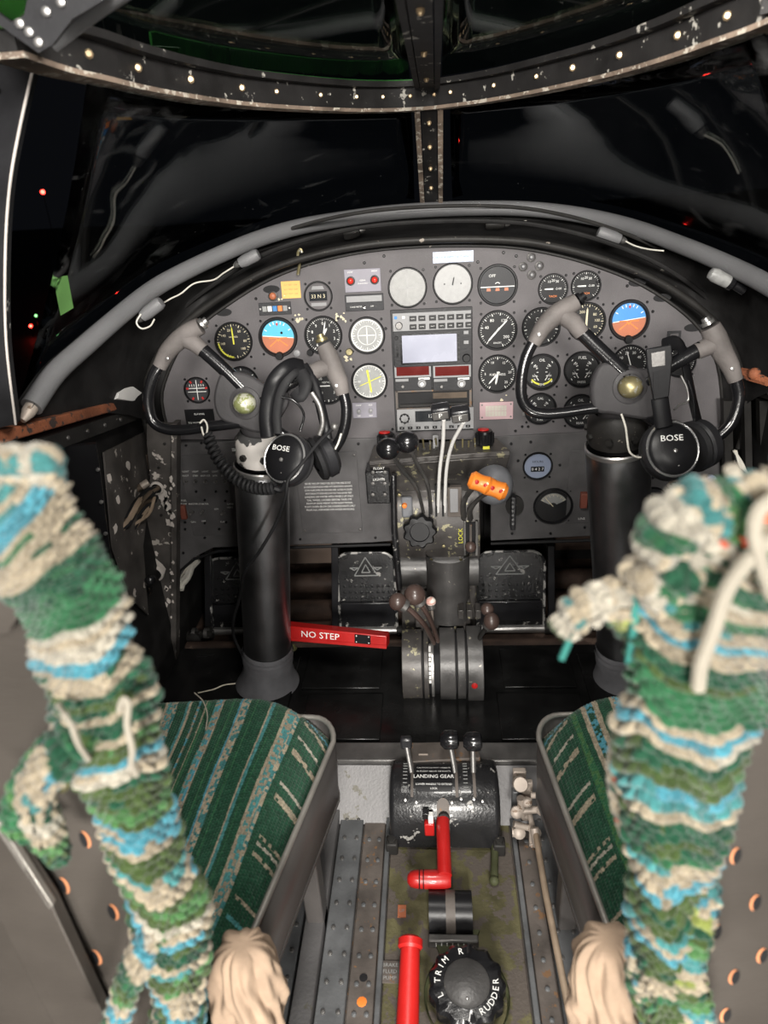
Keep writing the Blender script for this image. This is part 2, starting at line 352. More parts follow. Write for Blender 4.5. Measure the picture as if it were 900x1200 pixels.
def struct(o): o['kind'] = 'structure'; return o
def copy_tree(o, loc=None, label=None, parent=None):
    c = o.copy(); COL.objects.link(c); XF[c] = XF.get(o, Matrix.Identity(4)).copy()
    if parent is not None: c.parent = parent
    for ch in list(o.children): copy_tree(ch, parent=c)
    if loc is not None: c.location = loc
    if label: c['label'] = label
    return c
def bolts(P, n, r=0.004, h=0.003):
    m = MB()
    for p in P: m.lathe([(r, 0), (r, h*0.5), (r*0.55, h), (0, h)], p, n, 8)
    return m
# ================================================================ SETTING: hull, glazing, floor
def curveZ(pts, z0, zc, k=4):     # pixel points on a nearly level bow
    n = len(pts); out = []
    for i, (x, y) in enumerate(pts):
        t = abs(2*i/(n-1)-1); out.append(onZ(x, y, zc+(z0-zc)*t*t))
    return catmull(out, k)
riv_px = [(70,57),(116,69),(162,82),(212,93),(257,101),(293,106),(335,110),(376,113),(418,115),(459,115),(518,109),(566,104),(617,94),(660,84),(704,73),(748,60),(794,44),(840,26),(889,7)]
bow_px = [(15,36),(70,57),(116,69),(162,82),(212,93),(257,101),(293,106),(335,110),(376,113),(418,115),(459,115),(500,113),(518,111),(566,104),(617,94),(660,84),(704,73),(748,60),(794,44),(840,26),(889,7),(940,-18)]
bow = curveZ(bow_px, 1.285, 1.262)
bow = bow[:-1]+catmull([bow[-1], Vector((.425, .90, 1.287)), Vector((.50, .86, 1.29)), Vector((.54, .80, 1.29))], 4)
up = Vector((0, 0, 1))
def band(curve, z0, z1, y0, y1):   # rectangular section swept along a curve; y along the horizontal outward normal
    rows = []
    for i, p in enumerate(curve):
        t = (curve[min(i+1, len(curve)-1)]-curve[max(i-1, 0)]); t.z = 0; t.normalize(); nrm = Vector((-t.y, t.x, 0))
        if nrm.y < 0 and abs(t.x) > 0.3: nrm = -nrm
        rows.append([p+up*z0+nrm*y0, p+up*z1+nrm*y0, p+up*z1+nrm*y1, p+up*z0+nrm*y1])
    return MB().loft(rows, closed=True, caps=True)
tr = band(bow, -0.016, 0.020, 0.0, 0.05).build('trim_1', 'frame_dark'); struct(tr); tr['label'] = 'curved windshield header bow with brass bolts'
band(bow, 0.0165, 0.0255, -0.018, 0.0).build('flange', 'frame_dark', tr)
band(bow, -0.022, -0.0165, -0.006, 0.03).build('gasket', 'frame_edge', tr)
band(bow[14:48], 0.0262, 0.0285, -0.004, 0.006).build('gleam_strip', 'gleam_green', tr, label='added green strip for the gleam along the roof glazing')  # green reflection along the roof panes, put in as a coloured strip
def cam_n(p): return (CAM-Vector(p)).normalized()
for i, (x, y) in enumerate(riv_px):
    p = onZ(x, y, 1.275); q = min(bow, key=lambda b: (b-p).length); q = q + Vector((0, 0, 0.002)); n = (Vector((0, 0, q.z))-q); n.z = 0; n.normalize()
    r = 0.0052 if (i < 5 or i > 13) else 0.004
    MB().lathe([(r, 0), (r, .003), (r*.6, .006), (0, .006)], q, n, 8).build('bolt', 'rivet_brass', tr)
# base tube along the coaming
tube_px = [(37,477,1.05),(65,437,1.12),(100,405,1.21),(140,370,1.32),(175,342,1.41),(205,324,1.47),(250,302,1.55),(300,281,1.63),(350,266,1.71),(400,257,1.78),(450,250,1.83),(500,246,1.86),(560,244,1.88),(620,245,1.87),(680,252,1.81),(740,266,1.71),(800,288,1.58),(850,309,1.46),(900,334,1.34),(960,372,1.19),(1015,420,1.06)]
tubeC = catmull([onY(*p) for p in tube_px], 4)
cp = thing('coaming_pad', 'long grey padded tube arching over the instrument panel under the windshield', 'padding', tubeC[0])
MB().tube(tubeC, 0.0172, 20).build('pad', 'tube_grey', cp)
MB().tube([tubeC[0]+(tubeC[0]-tubeC[2])*k for k in (-0.1, 0.3, 0.75)], [0.011, 0.011, 0.005], 10).build('end_fitting', 'pale_metal', cp)
MB().tube([p+cam_n(p)*0.0172+Vector((0,0,-0.001)) for p in tubeC], 0.0006, 5).build('seam', 'black_rubber', cp)
# glazing base rail just outside the tube
base = [p+Vector((p.x*0.05, 0.035, -0.012)) for p in tubeC]
br = band(base, -0.02, 0.012, 0.0, 0.012).build('trim_2', 'hull_dark'); struct(br)
# left and right door posts
def post(pts, name, sgn, wd=0.045):
    C = catmull(pts, 5); rows = []
    for p in C: rows.append([p, p+Vector((sgn*wd, -0.035, 0)), p+Vector((sgn*wd, -0.02, 0)), p+Vector((sgn*0.004, 0.02, 0))])
    o = MB().loft(rows, closed=True, caps=True).build(name, 'post_grey'); struct(o)
    MB().tube([p+Vector((0, -0.002, 0)) for p in C], 0.0018, 6).build('edge_strip', 'chip_white', o)
    for k in range(2, len(C)-1, 3):
        p = C[k]+Vector((sgn*0.028, -0.0245, 0)); MB().lathe([(.0045, 0), (.004, .003), (0, .005)], p, (0.3*-sgn, -1, 0), 8).build('rivet', 'steel', o)
    return C
postL = post([onY(42, 72, .93), onY(24, 150, .94), onY(12, 220, .95), onY(7, 300, .96), onY(8, 400, .97), onY(19, 497, .98)], 'trim_3', -1)
postR = post([Vector((-p.x, p.y, p.z)) for p in (postL[0], postL[7], postL[14], postL[-1])], 'trim_4', 1)
# centre posts
def strut(P0, P1, wpx, nm, nb, edges=True):
    P0 = Vector(P0); P1 = Vector(P1); d = (P1-P0).normalized(); x = Vector((1, 0, 0)); n = x.cross(d).normalized()
    if n.y > 0: n = -n
    h = wpx/2
    def pr(a, b, t0, t1, m, name, par=None):
        o = MB().slab([P0+x*a+n*t0, P1+x*a+n*t0, P1+x*b+n*t0, P0+x*b+n*t0], n*(t1-t0)).build(name, m, par); return o
    o = pr(-h*.55, h*.55, -0.03, 0.0, 'frame_dark', nm); struct(o)
    if edges:
        pr(-h, -h*.62, -0.03, 0.004, 'frame_edge', 'gasket', o); pr(h*.62, h, -0.03, 0.004, 'frame_edge', 'gasket', o)
    else:
        pr(-h, -h*.62, -0.02, 0.0, 'frame_dark', 'flange', o); pr(h*.62, h, -0.02, 0.003, 'post_grey', 'flange', o)
    for k in range(nb):
        p = P0.lerp(P1, (k+.5)/nb); MB().lathe([(.0045, 0), (.0045, .003), (.0025, .006), (0, .006)], p, n, 8).build('bolt', 'rivet_brass', o)
    return o
bc = min(bow, key=lambda b: abs(b.x-0.0)); tcn = min(tubeC, key=lambda b: abs(b.x))
strut(Vector((0.002, bc.y+0.01, bc.z-0.02)), Vector((0.004, tcn.y+0.05, tcn.z-0.01)), 0.054, 'trim_5', 5)
strut(Vector((0.0, bc.y-0.02, bc.z+0.012)), onX(489, -30, -0.006), 0.046, 'trim_6', 3, False)
# window panes (solid, 5 mm)
def pane(name, A, B, m, lab, bulge=0.055, thick=0.005, nr=8):
    rows = []
    for i in range(nr+1):
        t = i/nr; rows.append([a.lerp(b, t)+Vector((0, bulge*math.sin(PI*t), bulge*.5*math.sin(PI*t))) for a, b in zip(A, B)])
    o = MB().loft(rows).build(name, m); struct(o); o['label'] = lab
    s = o.modifiers.new('s', 'SOLIDIFY'); s.thickness = thick; s.offset = 1
    return o
def resample(P, n):
    P = [Vector(p) for p in P]; d = [0]
    for a, b in zip(P[:-1], P[1:]): d.append(d[-1]+(b-a).length)
    ts = np.linspace(0, d[-1], n); A = np.array([list(p) for p in P])
    return [Vector((np.interp(t, d, A[:, 0]), np.interp(t, d, A[:, 1]), np.interp(t, d, A[:, 2]))) for t in ts]
off = Vector((0, 0.012, 0))
bl = [p+off+Vector((0, 0.01, -0.015)) for p in bow if p.x < -0.028 and p.y > 0.9]; br_ = [p+off+Vector((0, 0.01, -0.015)) for p in bow if p.x > 0.03 and p.y > 0.9]
tl = [p+Vector((p.x*.04, .04, 0)) for p in base if p.x < -0.025]; tr_ = [p+Vector((p.x*.04, .04, 0)) for p in base if p.x > 0.03 and p.y > .95]
window_L = pane('window_1', resample(bl, 20), resample(tl, 20), 'window_glass', 'scratched windshield pane beside the rusty sill')
window_R = pane('window_2', resample(br_, 20), resample(tr_, 20), 'window_glass', 'windshield pane with scuffs, beside the centre post')
def roofrow(P):   # opposite edge of the roof pane: further aft and higher
    return [Vector((p.x*0.75, p.y*0.35-0.15, 1.44)) for p in P]
b2 = [p+Vector((0, 0, 0.03)) for p in bow]
l2 = resample([p for p in b2 if p.x < -0.02 and p.x > -.43], 18); r2 = resample([p for p in b2 if p.x > 0.02], 18)
pane('window_3', l2, roofrow(l2), 'roof_glass', 'green-tinted roof pane with a small maker sticker', 0.0)
pane('window_4', r2, roofrow(r2), 'roof_glass', 'green-tinted roof pane without a sticker', 0.0)
# sticker on roof pane, at its real height on the pane
sn = Vector((0, 0.2, -1)).normalized()
def roofpt(x, y):
    # intersection with roof pane plane near the sticker
    a = l2[9]; b = roofrow([a])[0]; e = Vector((1, 0, 0)); n = e.cross(b-a).normalized(); return onP(x, y, a, n), n
p0, nn = roofpt(191, 47); 
if nn.dot(CAM-p0) < 0: nn = -nn
px_ = [roofpt(*q)[0]+nn*.004 for q in ((172,38),(211,47),(210,56),(171,49))]
st = MB().slab(px_, nn*0.0006).build('sticker', 'white_print'); tag(st, 'small clear rectangular sticker with white outline on the roof pane', 'sticker')
c_ = sum(px_, Vector())/4
MB().slab([c_+(q-c_)*.86+nn*.0006 for q in px_], nn*0.0004).build('printed_field', 'dial_dark', st)
# hatch frame and corner gusset, upper corner
hf = MB().tube(catmull([onY(60, 50, .80), onY(82, 33, .80), onY(112, 10, .78), onY(160, -22, .74), onY(230, -60, .68)], 5), 0.009, 12).build('trim_7', 'tube_grey'); struct(hf)
gs = MB().slab([onY(x, y, .74) for x, y in ((-30, 8), (0, 30), (45, 62), (62, 52), (85, 22), (122, 0), (150, -30), (40, -40), (28, 18), (12, 26), (-10, 10))], (0, 0.006, 0.001)).build('trim_8', 'post_grey'); struct(gs)
for x, y in ((35, 38), (55, 14), (72, 3), (24, 28), (46, 50)):
    MB().lathe([(.0045, 0), (.004, .003), (0, .0045)], onY(x, y, .739), (0, -1, 0), 8).build('rivet', 'steel', gs)
g5 = MB().slab([onY(x, y, .76) for x, y in ((-30, 12), (8, 30), (45, -5), (40, -40), (-30, -40))], (0, .004, 0)).build('window_5', 'roof_glass'); struct(g5)
gb = MB().slab([onY(x, y, .78) for x, y in ((-30, 30), (10, 34), (42, 0), (40, -40), (-30, -40))], (0, .004, 0)).build('sun_screen', 'green_tape'); tag(gb, 'dark green sun screen cloth behind the upper corner hatch pane', 'screen')
# left sill (rusty) and its riveted rail, and mirror
def sill(s, nm, ptsr, mtop):
    A, B = ptsr
    d = (B-A)
    o = MB().slab([A+Vector((0, 0, -.011)), B+Vector((0, 0, -.009)), B+Vector((0, 0, .010)), A+Vector((0, 0, .010))], (-s*0.035, 0, 0)).build(nm, mtop, bevel=0.003); struct(o)
    A2 = A+Vector((-s*0.005, -.02, -.034)); B2 = B+Vector((-s*.005, 0, -.030))
    r = MB().slab([A2+Vector((0, 0, -.016)), B2+Vector((0, 0, -.013)), B2+Vector((0, 0, .013)), A2+Vector((0, 0, .014))], (-s*0.03, 0, 0)).build('rail', 'fittings_dark', o)
    for k in range(9):
        p = A2.lerp(B2, (k+.5)/9); MB().lathe([(.0045, 0), (.004, .0025), (0, .0042)], p, (s, 0, 0), 8).build('rivet', 'steel_dark', o)
    return o
sA, sB = onX(-60, 529, -.655), onX(165, 468, -.655)
sill(1, 'trim_9', (sA, sB), 'rust')
sill(-1, 'trim_10', (Vector((.66, sA.y, sA.z)), onX(872, 437, .66)), 'rust')
# side walls
def wall(nm, s):
    X = s*0.69; o = MB()
    o.slab([(X, -0.5, -0.03), (X, 1.95, -0.03), (X, 1.95, 0.60), (X, 1.5, .69), (X, -0.5, 0.80)], (s*0.02, 0, 0))
    o = o.build(nm, 'hull_dark'); struct(o); return o
wl = wall('wall_left', -1); wr = wall('wall_right', 1)
for s, wl_ in ((-1, wl), (1, wr)):
    for Y in (0.80, 0.95):
        MB().box((s*.675, Y, .36), (.03, .02, .74)).build('rib', 'hull_dark', wl_)
        for k in range(9): MB().lathe([(.005, 0), (.004, .003), (0, .004)], (s*.66, Y, .10+k*.07), (-s, 0, 0), 8).build('rivet', 'fittings_dark', wl_)
# side lining plate beside the seat
pl = MB().slab([onY(x, y, 1.16) for x, y in ((-60, 560), (30, 530), (112, 520), (118, 560), (128, 640), (150, 760), (150, 900), (-60, 900))], (-.004, .012, 0)).build('lining_plate', 'black_plastic', wl)
for x, y in ((118, 550), (122, 588), (127, 625)): MB().lathe([(.004, 0), (.0035, .003), (0, .004)], onY(x-3, y, 1.158), (0, -1, 0), 8).build('bolt', 'steel', wl)
# deck between the coaming tube and the panel hoop, carried on down as the nose side
pan_px = [(200,515),(190,470),(196,440),(213,405),(240,377),(270,355),(305,333),(345,315),(395,301),(450,292),(520,288),(590,289),(640,296),(690,309),(740,328),(780,351),(812,377),(832,405),(843,440),(846,490),(840,515)]
panA = catmull([onY(x, y, 1.55) for x, y in pan_px], 3)
cx, cz = 0.0, 0.62
def scaleout(p, k, y): return Vector((cx+(p.x-cx)*k, y, cz+(p.z-cz)*k))
tn = resample(tubeC, 60); pn = resample(panA, 60)
rows = []
for t in np.linspace(0, 1, 9):
    rows.append([pn[i].lerp(tn[i]+Vector((tn[i].x*.06, .03, -.028)), float(t))+Vector((0, 0.10*math.sin(PI*t), 0.0)) for i in range(60)])
dk = MB().loft(rows).build('wall_front', 'hull_dark'); struct(dk); dk['label'] = 'dark coaming deck between the windshield and the instrument panel'
h1 = resample([scaleout(p, 1.045, 1.50) for p in panA], 70)
MB().tube(h1, 0.007, 10).build('hoop', 'fittings_dark', dk)
h2 = resample([scaleout(p, 1.10, 1.60)+Vector((0, 0, .006)) for p in panA], 70)
MB().tube(h2[8:62], 0.005, 8).build('hoop', 'hull_dark', dk)
MB().tube(resample([scaleout(p, 1.16, 1.68)+Vector((0, 0, .008)) for p in panA], 60)[8:52], 0.004, 8).build('hoop', 'fittings_dark', dk)
# nose bulkheads behind the pedals
bk = MB().slab([(-.72, 1.97, -.05), (.72, 1.97, -.05), (.72, 1.97, .84), (-.72, 1.97, .84)], (0, .02, 0)).build('wall_back', 'hull_dark'); struct(bk)
for (x0, x1, z0, z1, m) in ((-.62, -.30, .02, .34, 'bulkhead_tan'), (-.285, -.12, .08, .33, 'bulkhead_tan'), (.14, .34, .1, .32, 'hull_dark'), (.36, .62, .05, .34, 'wood_brown')):
    MB().box(((x0+x1)/2, 1.955, (z0+z1)/2), (x1-x0, .02, z1-z0)).build('panel', m, bk, bevel=.003)
# ------------- floor
fl = MB().box((0, .2, -.02), (1.42, 1.64, .03)).build('floor', 'rail_rust'); struct(fl)
# (name, x0, x1, z, material)
zf = 0.0
strips = [(-.335, -.243, .012, 'rail_metal'), (-.238, -.205, .020, 'floor_metal'), (-.203, -.158, .006, 'rail_metal'), (-.156, -.115, .002, 'rail_rust'), (-.113, -.104, .010, 'rail_metal'), (-.103, .122, .000, 'olive_worn'), (.124, .133, .010, 'rail_metal'), (.135, .166, .002, 'rail_rust'), (.168, .215, .008, 'rail_metal'), (.217, .235, .020, 'floor_metal'), (.24, .34, .006, 'rail_metal')]
for i, (x0, x1, z, m) in enumerate(strips):
    o = MB().box(((x0+x1)/2, .48, z/2-.002), (x1-x0, 1.02, z+.008)).build('floor_rail' if m != 'olive_worn' else 'centre_plate', m, fl, bevel=.0015)
    if m in ('rail_rust', 'rail_metal') and x1-x0 > .03:
        for xx in ((x0+.012, x1-.010) if x1-x0 > .038 else ((x0+x1)/2,)):
            for k in range(14):
                MB().lathe([(.0042, 0), (.0036, .0022), (0, .0034)], (xx, .40+k*.044, z+.0018), (0, 0, 1), 8).build('rivet', 'rail_metal' if m == 'rail_rust' else 'steel_dark', fl)
# riser and black platform
ri = MB().slab([(-.32, .965, .002), (.32, .965, .002), (.32, 1.035, .085), (-.32, 1.035, .085)], (0, .01, .0)).build('floor_riser', 'floor_metal', fl)
MB().box((0, 1.06, .092), (.66, .05, .012)).build('step_edge', 'steel_dark', fl, bevel=.003)
pf = MB().box((0, 1.235, .070), (1.3, .37, .03)).build('floor_platform', 'platform_black', fl)
for x0, x1, y0, y1 in ((-.30, -.13, 1.10, 1.24), (.12, .30, 1.10, 1.24), (-.32, -.14, 1.26, 1.40), (.14, .30, 1.26, 1.40), (.32, .6, 1.1, 1.38), (-.6, -.34, 1.1, 1.38)):
    MB().box(((x0+x1)/2, (y0+y1)/2, .088), (x1-x0, y1-y0, .006)).build('floor_plate', 'platform_black', fl, bevel=.002)
MB().box((0, 1.70, -.01), (1.4, .55, .03)).build('floor_front', 'wood_brown', fl)
for Y, z, r in ((1.47, .045, .020), (1.66, .035, .03), (1.78, .05, .03)):
    MB().cyl((-.66, Y, z), (.66, Y, z), r, n=16).build('cross_beam', 'wood_brown', fl)
MB().slab([onY(x, y, 1.62) for x, y in ((232, 812), (262, 765), (275, 772), (250, 815))], (0, .03, .0)).build('brace', 'wood_brown', fl)
# ------------- chipped bulkhead flange with wire looms on the port side
ff = [(172,497),(206,497),(204,640),(203,840),(188,840),(180,800),(168,752),(160,700),(158,650),(168,610),(176,560),(172,520)]
fg = MB().slab([onY(x, y, 1.47) for x, y in ff], (0, .012, 0)).build('trim_11', 'hull_chipped'); struct(fg)
MB().slab([onY(x, y, 1.455) for x, y in ((201, 497), (207, 497), (206, 840), (200, 840))], (0, .03, 0)).build('flange_lip', 'hull_chipped', fg)
for x, y, r in ((184, 572, 8), (182, 672, 10), (172, 745, 15), (183, 763, 11)):
    P = onY(x, y, 1.468); R_ = pxm(r, P)
    MB().lathe([(R_*.75, .003), (R_*.8, .006), (R_, .004), (R_*1.05, 0)], P, (0, -1, 0), 16).build('grommet', 'chip_white' if r in (8, 10) else 'hull_chipped', fg)
    MB().lathe([(0, .002), (R_*.74, .002)], P, (0, -1, 0), 16).build('lightening_hole', 'black_rubber', fg)
for x, y in ((189,604),(199,600),(203,648),(186,548),(193,520),(178,650),(195,690),(196,800)):
    MB().lathe([(.0035, 0), (.003, .002), (0, .003)], onY(x, y, 1.469), (0, -1, 0), 8).build('rivet', 'fittings_dark', fg)
def chip(x, y, s, par, Y, m='chip_white'):   # flaked paint patch
    P = onY(x, y, Y); r = pxm(s, P); n = 11
    MB().slab([P+Vector((math.cos(2*PI*k/n)*r*random.uniform(.5, 1.1)*.7, 0, math.sin(2*PI*k/n)*r*random.uniform(.5, 1.2))) for k in range(n)], (0, .001, 0)).build('paint_chip', m, par)
for x, y, s in ((190,580,12),(195,592,9),(197,612,6),(186,667,12),(178,680,8),(198,705,5),(192,740,12),(196,757,13),(186,770,12),(198,778,10),(193,765,14),(199,812,6)): chip(x, y, s, fg, 1.4685)
for k in range(34):
    y = random.uniform(555, 825); x = random.choice((random.uniform(198, 204), random.uniform(198, 204), random.uniform(183, 200))); chip(x, y, random.uniform(1.5, 5), fg, 1.4685 if x < 200 else 1.4535)
def loom(nm, pts, r, m, n, lab, cat='wiring', spread=.006):
    o = thing(nm, lab, cat, pts[0])
    for k in range(n):
        C = catmull([Vector(p)+Vector((random.uniform(-1, 1), random.uniform(-1, 1)*.5, random.uniform(-1, 1)))*spread for p in pts], 5)
        MB().tube(C, r*random.uniform(.8, 1.2), 7).build('wire', m if isinstance(m, str) else m[k % len(m)], o)
    return o
L1 = [onY(184,573,1.46), onY(172,578,1.42), onY(160,592,1.38), onY(148,612,1.34), onY(132,628,1.32)]
loom('wire_loom', L1, .0062, ('cable_brown', 'black_rubber', 'fittings_dark', 'rod_tan'), 7, 'twisted brown and black wire loom coming out of the upper bulkhead hole')
o = thing('conduit', 'straight brown conduit above the twisted wire loom', 'conduit', onY(128, 592, 1.4)); MB().tube([onY(126, 594, 1.40), onY(172, 566, 1.45)], .0075, 12).build('pipe', 'cable_brown', o)
MB().tube([onY(166, 570, 1.444), onY(174, 565, 1.452)], .009, 12).build('clamp', 'pale_metal', o)
loom('wire_loom', [onY(182,585,1.46), onY(168,598,1.42), onY(155,620,1.38), onY(138,650,1.34)], .004, ('cable_brown', 'rod_tan', 'black_rubber'), 6, 'second brown wire loom sagging just under the twisted one', spread=.012)
MB().slab([onX(x, y, -.683) for x, y in ((120, 530), (170, 505), (176, 560), (166, 640), (172, 720), (150, 700), (130, 640))], (.004, 0, 0)).build('skin_patch', 'hull_chipped', wl)
for x, y in ((128, 560), (150, 545), (138, 585), (135, 620)):
    P = onX(x, y, -.678); MB().slab([P+Vector((0, math.cos(2*PI*k/8)*.012*random.uniform(.5, 1), math.sin(2*PI*k/8)*.014*random.uniform(.5, 1))) for k in range(8)], (.0008, 0, 0)).build('paint_chip', 'chip_white', wl)
MB().box(onY(150, 600, 1.52), (.16, .01, .30)).build('recess_panel', 'bulkhead_tan', wl)
for x, y in ((140, 545), (150, 520), (147, 560)): chip(x, y, 7, wl, 1.50, 'bulkhead_tan')
loom('wire_loom', [onY(176,738,1.462), onY(168,742,1.44), onY(166,758,1.43), onY(170,775,1.44)], .0028, 'cable_white', 6, 'white wires bowing out of the lower bulkhead hole')
o = thing('lever_knob', 'small black ball knob beside a flaked bulkhead hole', 'knob', onY(177, 680, 1.36)); MB().ball(onY(176, 680, 1.36), .0125).build('ball', 'black_gloss', o); MB().tube([onY(150, 683, 1.33), onY(182, 676, 1.46)], .005, 8).build('shaft', 'fittings_dark', o)
loom('wire_loom', [onY(176,690,1.40), onY(170,715,1.40), onY(168,745,1.41), onY(172,800,1.42)], .0022, ('black_rubber', 'cable_brown'), 4, 'dark wires running down behind the chipped bulkhead flange')
loom('wire_loom', [onY(228,652,1.62), onY(216,672,1.60), onY(208,690,1.56)], .0075, 'cable_white', 5, 'thick pale cable bundle in the footwell beside the bulkhead flange', spread=.012)
loom('wire_loom', [onY(862,530,1.45), onY(868,545,1.44), onY(880,560,1.42), onY(900,565,1.40)], .0026, ('cable_white', 'black_rubber'), 5, 'pale and black wires behind the hanging yarn end')
# starboard structure behind the yoke
for x0, x1 in ((848, 858), (872, 880), (890, 900)):
    MB().slab([onY(x0, 470, 1.46), onY(x1, 470, 1.46), onY(x1+4, 640, 1.46), onY(x0+4, 640, 1.46)], (0, .02, 0)).build('rib', 'fittings_dark', wr)
rp = thing('rusty_fitting', 'rusty hinge fitting at the end of the starboard sill', 'hinge', onY(880, 440, 1.40))
MB().tube(catmull([onY(868, 436, 1.42), onY(880, 440, 1.40), onY(900, 448, 1.36)], 4), [.009, .012, .008], 8).build('arm', 'rust', rp)
MB().ball(onY(884, 438, 1.385), .012, 10, 6).build('eye', 'rust', rp)
# far lights seen through the glass
def beacon(x, y, D, r, m, lab):
    d = ray(x, y).normalized(); q = CAM+d*D; o = thing('beacon_light', lab, 'light', (q.x, q.y, -2.18)); MB().cyl((q.x, q.y, -2.18), (q.x, q.y, q.z), .012, n=6).build('mast', 'black_plastic', o); MB().ball(CAM+d*D, r, 10, 6).build('lamp', m, o)
beacon(50, 225, 30, .07, 'beacon_red', 'small red light outside, high behind the pane near the post')
beacon(803, 265, 30, .10, 'beacon_red', 'bright red light outside, beyond the starboard windshield')
beacon(42, 370, 20, .03, 'beacon_green', 'tiny green light outside near the post')
beacon(36, 382, 20, .035, 'beacon_red', 'tiny red light outside just below the tiny green one')
beacon(59, 373, 20, .025, 'beacon_white', 'tiny white light outside near the green one')
beacon(131, 358, 20, .022, 'beacon_red', 'faint red light outside just above the padded tube')
# green tape seen in the lower corner of the pane
gt = onY(76, 345, 1.10)
t1 = MB().slab([onY(x, y, 1.12) for x, y in ((62, 325), (79, 323), (86, 361), (71, 370))], (0, .001, 0)).build('tape_strip', 'green_tape'); tag(t1, 'strip of green masking tape on the windshield beside the post', 'tape')
# floor-level objects outside: hangar apron (real ground far below)
g = MB().box((0, 20, -2.2), (120, 90, .05)).build('ground', 'hull_dark'); struct(g)

pp = thing('paper_scrap', 'crumpled white scrap lying on the sill where it meets the port yoke', 'paper', onX(146, 468, -.655))
q = [onX(x, y, -.66) for x, y in ((131, 471), (133, 464), (140, 459), (150, 456), (160, 457), (164, 464), (166, 470), (150, 474))]
MB().slab([p+Vector((random.uniform(0, .008), 0, .004)) for p in q], (.012, 0, .003)).build('sheet', 'white_paint', pp, bevel=.001)
# ================================================================ INSTRUMENT PANEL
TA = math.radians(6)
PU, PV, PW = Vector((1, 0, 0)), Vector((0, math.sin(TA), math.cos(TA))), Vector((0, -math.cos(TA), math.sin(TA)))
PR = Matrix((PU, PV, PW)).transposed(); PO = Vector((0, 1.535, 0.90))
def PP(x, y, h=0.0): return onP(x, y, PO+PW*h, PW)
def pl2(x, y):
    p = PP(x, y)-PO; return (p.dot(PU), p.dot(PV))
ip = thing('instrument_panel', 'large arched grey instrument panel under the padded tube', 'panel', PO, PR)
outline = [pl2(x, y) for x, y in pan_px]; oc = catmull([Vector((a, b, 0)) for a, b in outline], 3)
MB().prism([(p.x, p.y) for p in oc], 0.006, (0, 0, -0.006)).build('panel_face', 'panel_grey', ip, world=False, smooth=30)
MB().tube([PO+PU*p.x+PV*p.y+PW*.002 for p in oc], .0035, 6).build('edge_flange', 'fittings_dark', ip)
for x, y in ((262,366),(318,339),(812,384),(747,331),(776,349)):   # cut-outs under the edge
    P = PP(x, y, .0012); MB().lathe([(0, 0), (.018, 0)], P, PW, 16, up=PV, sx=1, sy=.45).build('cutout', 'black_rubber', ip)
for x, y in ((427,308),(245,400),(450,300),(590,296),(700,330),(765,365),(780,400),(460,503),(612,500),(619,500),(330,390),(452,385),(604,505),(735,335),(553,540),(605,300),(560,307),(300,350)):
    MB().lathe([(.0032, 0), (.0032, .001), (.002, .0024), (0, .0024)], PP(x, y), PW, 8).build('screw', 'black_plastic', ip)
def pchip(x, y, s, n=1):
    for k in range(n):
        a, b = x+random.uniform(-s, s), y+random.uniform(-s, s)*.8
        P = PP(a, b, .0004); r = pxm(random.uniform(1, 2.4), P)
        MB().slab([P+PU*math.cos(2*PI*j/7)*r*random.uniform(.4, 1.4)+PV*math.sin(2*PI*j/7)*r*random.uniform(.4, 1.2) for j in range(7)], PW*.0004).build('paint_chip', 'cream_print', ip)
pchip(350, 372, 6, 9); pchip(398, 373, 8, 10); pchip(408, 420, 4, 4); pchip(330, 350, 5, 3); pchip(595, 470, 10, 4)
def poly2(mb, pts, z, h=.0003): return mb.prism(pts, h, (0, 0, z))
def ang(a, r): a = math.radians(a); return (math.sin(a)*r, math.cos(a)*r)
def tick(mb, a, r0, r1, w, z):
    a_ = math.radians(a); d = Vector((math.sin(a_), math.cos(a_))); n = Vector((d.y, -d.x))*w/2
    return poly2(mb, [tuple(d*r0-n), tuple(d*r1-n), tuple(d*r1+n), tuple(d*r0+n)], z)
def hand(mb, a, r1, w, z, tail=.2, r0=0):
    a_ = math.radians(a); d = Vector((math.sin(a_), math.cos(a_))); n = Vector((d.y, -d.x))
    return poly2(mb, [tuple(-d*r1*tail-n*w*.6), tuple(-d*r1*tail+n*w*.6), tuple(d*r1*.8+n*w*.5), tuple(d*r1), tuple(d*r1*.8-n*w*.5)], z, .0008)
def arcband(mb, a0, a1, r0, r1, z, n=16):
    A = [ang(a0+(a1-a0)*k/n, r0) for k in range(n+1)]; B = [ang(a0+(a1-a0)*k/n, r1) for k in range(n+1)]
    for k in range(n): poly2(mb, [A[k], A[k+1], B[k+1], B[k]], z)
    return mb
def gauge(x, y, rpx, label, face='dial_black', bezel='black_plastic', screws=4, name='gauge', depth=.006, h=0, glass=True, R=PR, ringw=.12, P=None):
    P = P or PP(x, y, h); r = pxm(rpx, P); o = thing(name, label, 'gauge', P, R)
    MB().lathe([(r, 0), (r*1.0, depth*.7), (r*.96, depth), (r*(1-ringw*.7), depth), (r*(1-ringw), depth*.5), (r*(1-ringw), 0)], n=32).build('bezel', bezel, o, world=False)
    MB().lathe([(0, .0006), (r*(1-ringw)+.0004, .0006)], n=32).build('dial_face', face, o, world=False)
    if glass: MB().lathe([(0, depth*.62), (r*(1-ringw)+.0003, depth*.6)], n=32).build('glass', 'dial_glass', o, world=False)
    for k in range(screws):
        a = PI/4+k*PI/2; rr = r*1.17
        MB().lathe([(.0028, 0), (.0028, .001), (.0018, .0022), (0, .0022)], (math.cos(a)*rr, math.sin(a)*rr, 0), (0, 0, 1), 8).build('screw', 'black_plastic', o, world=False)
    o['_r'] = r; return o, r*(1-ringw)
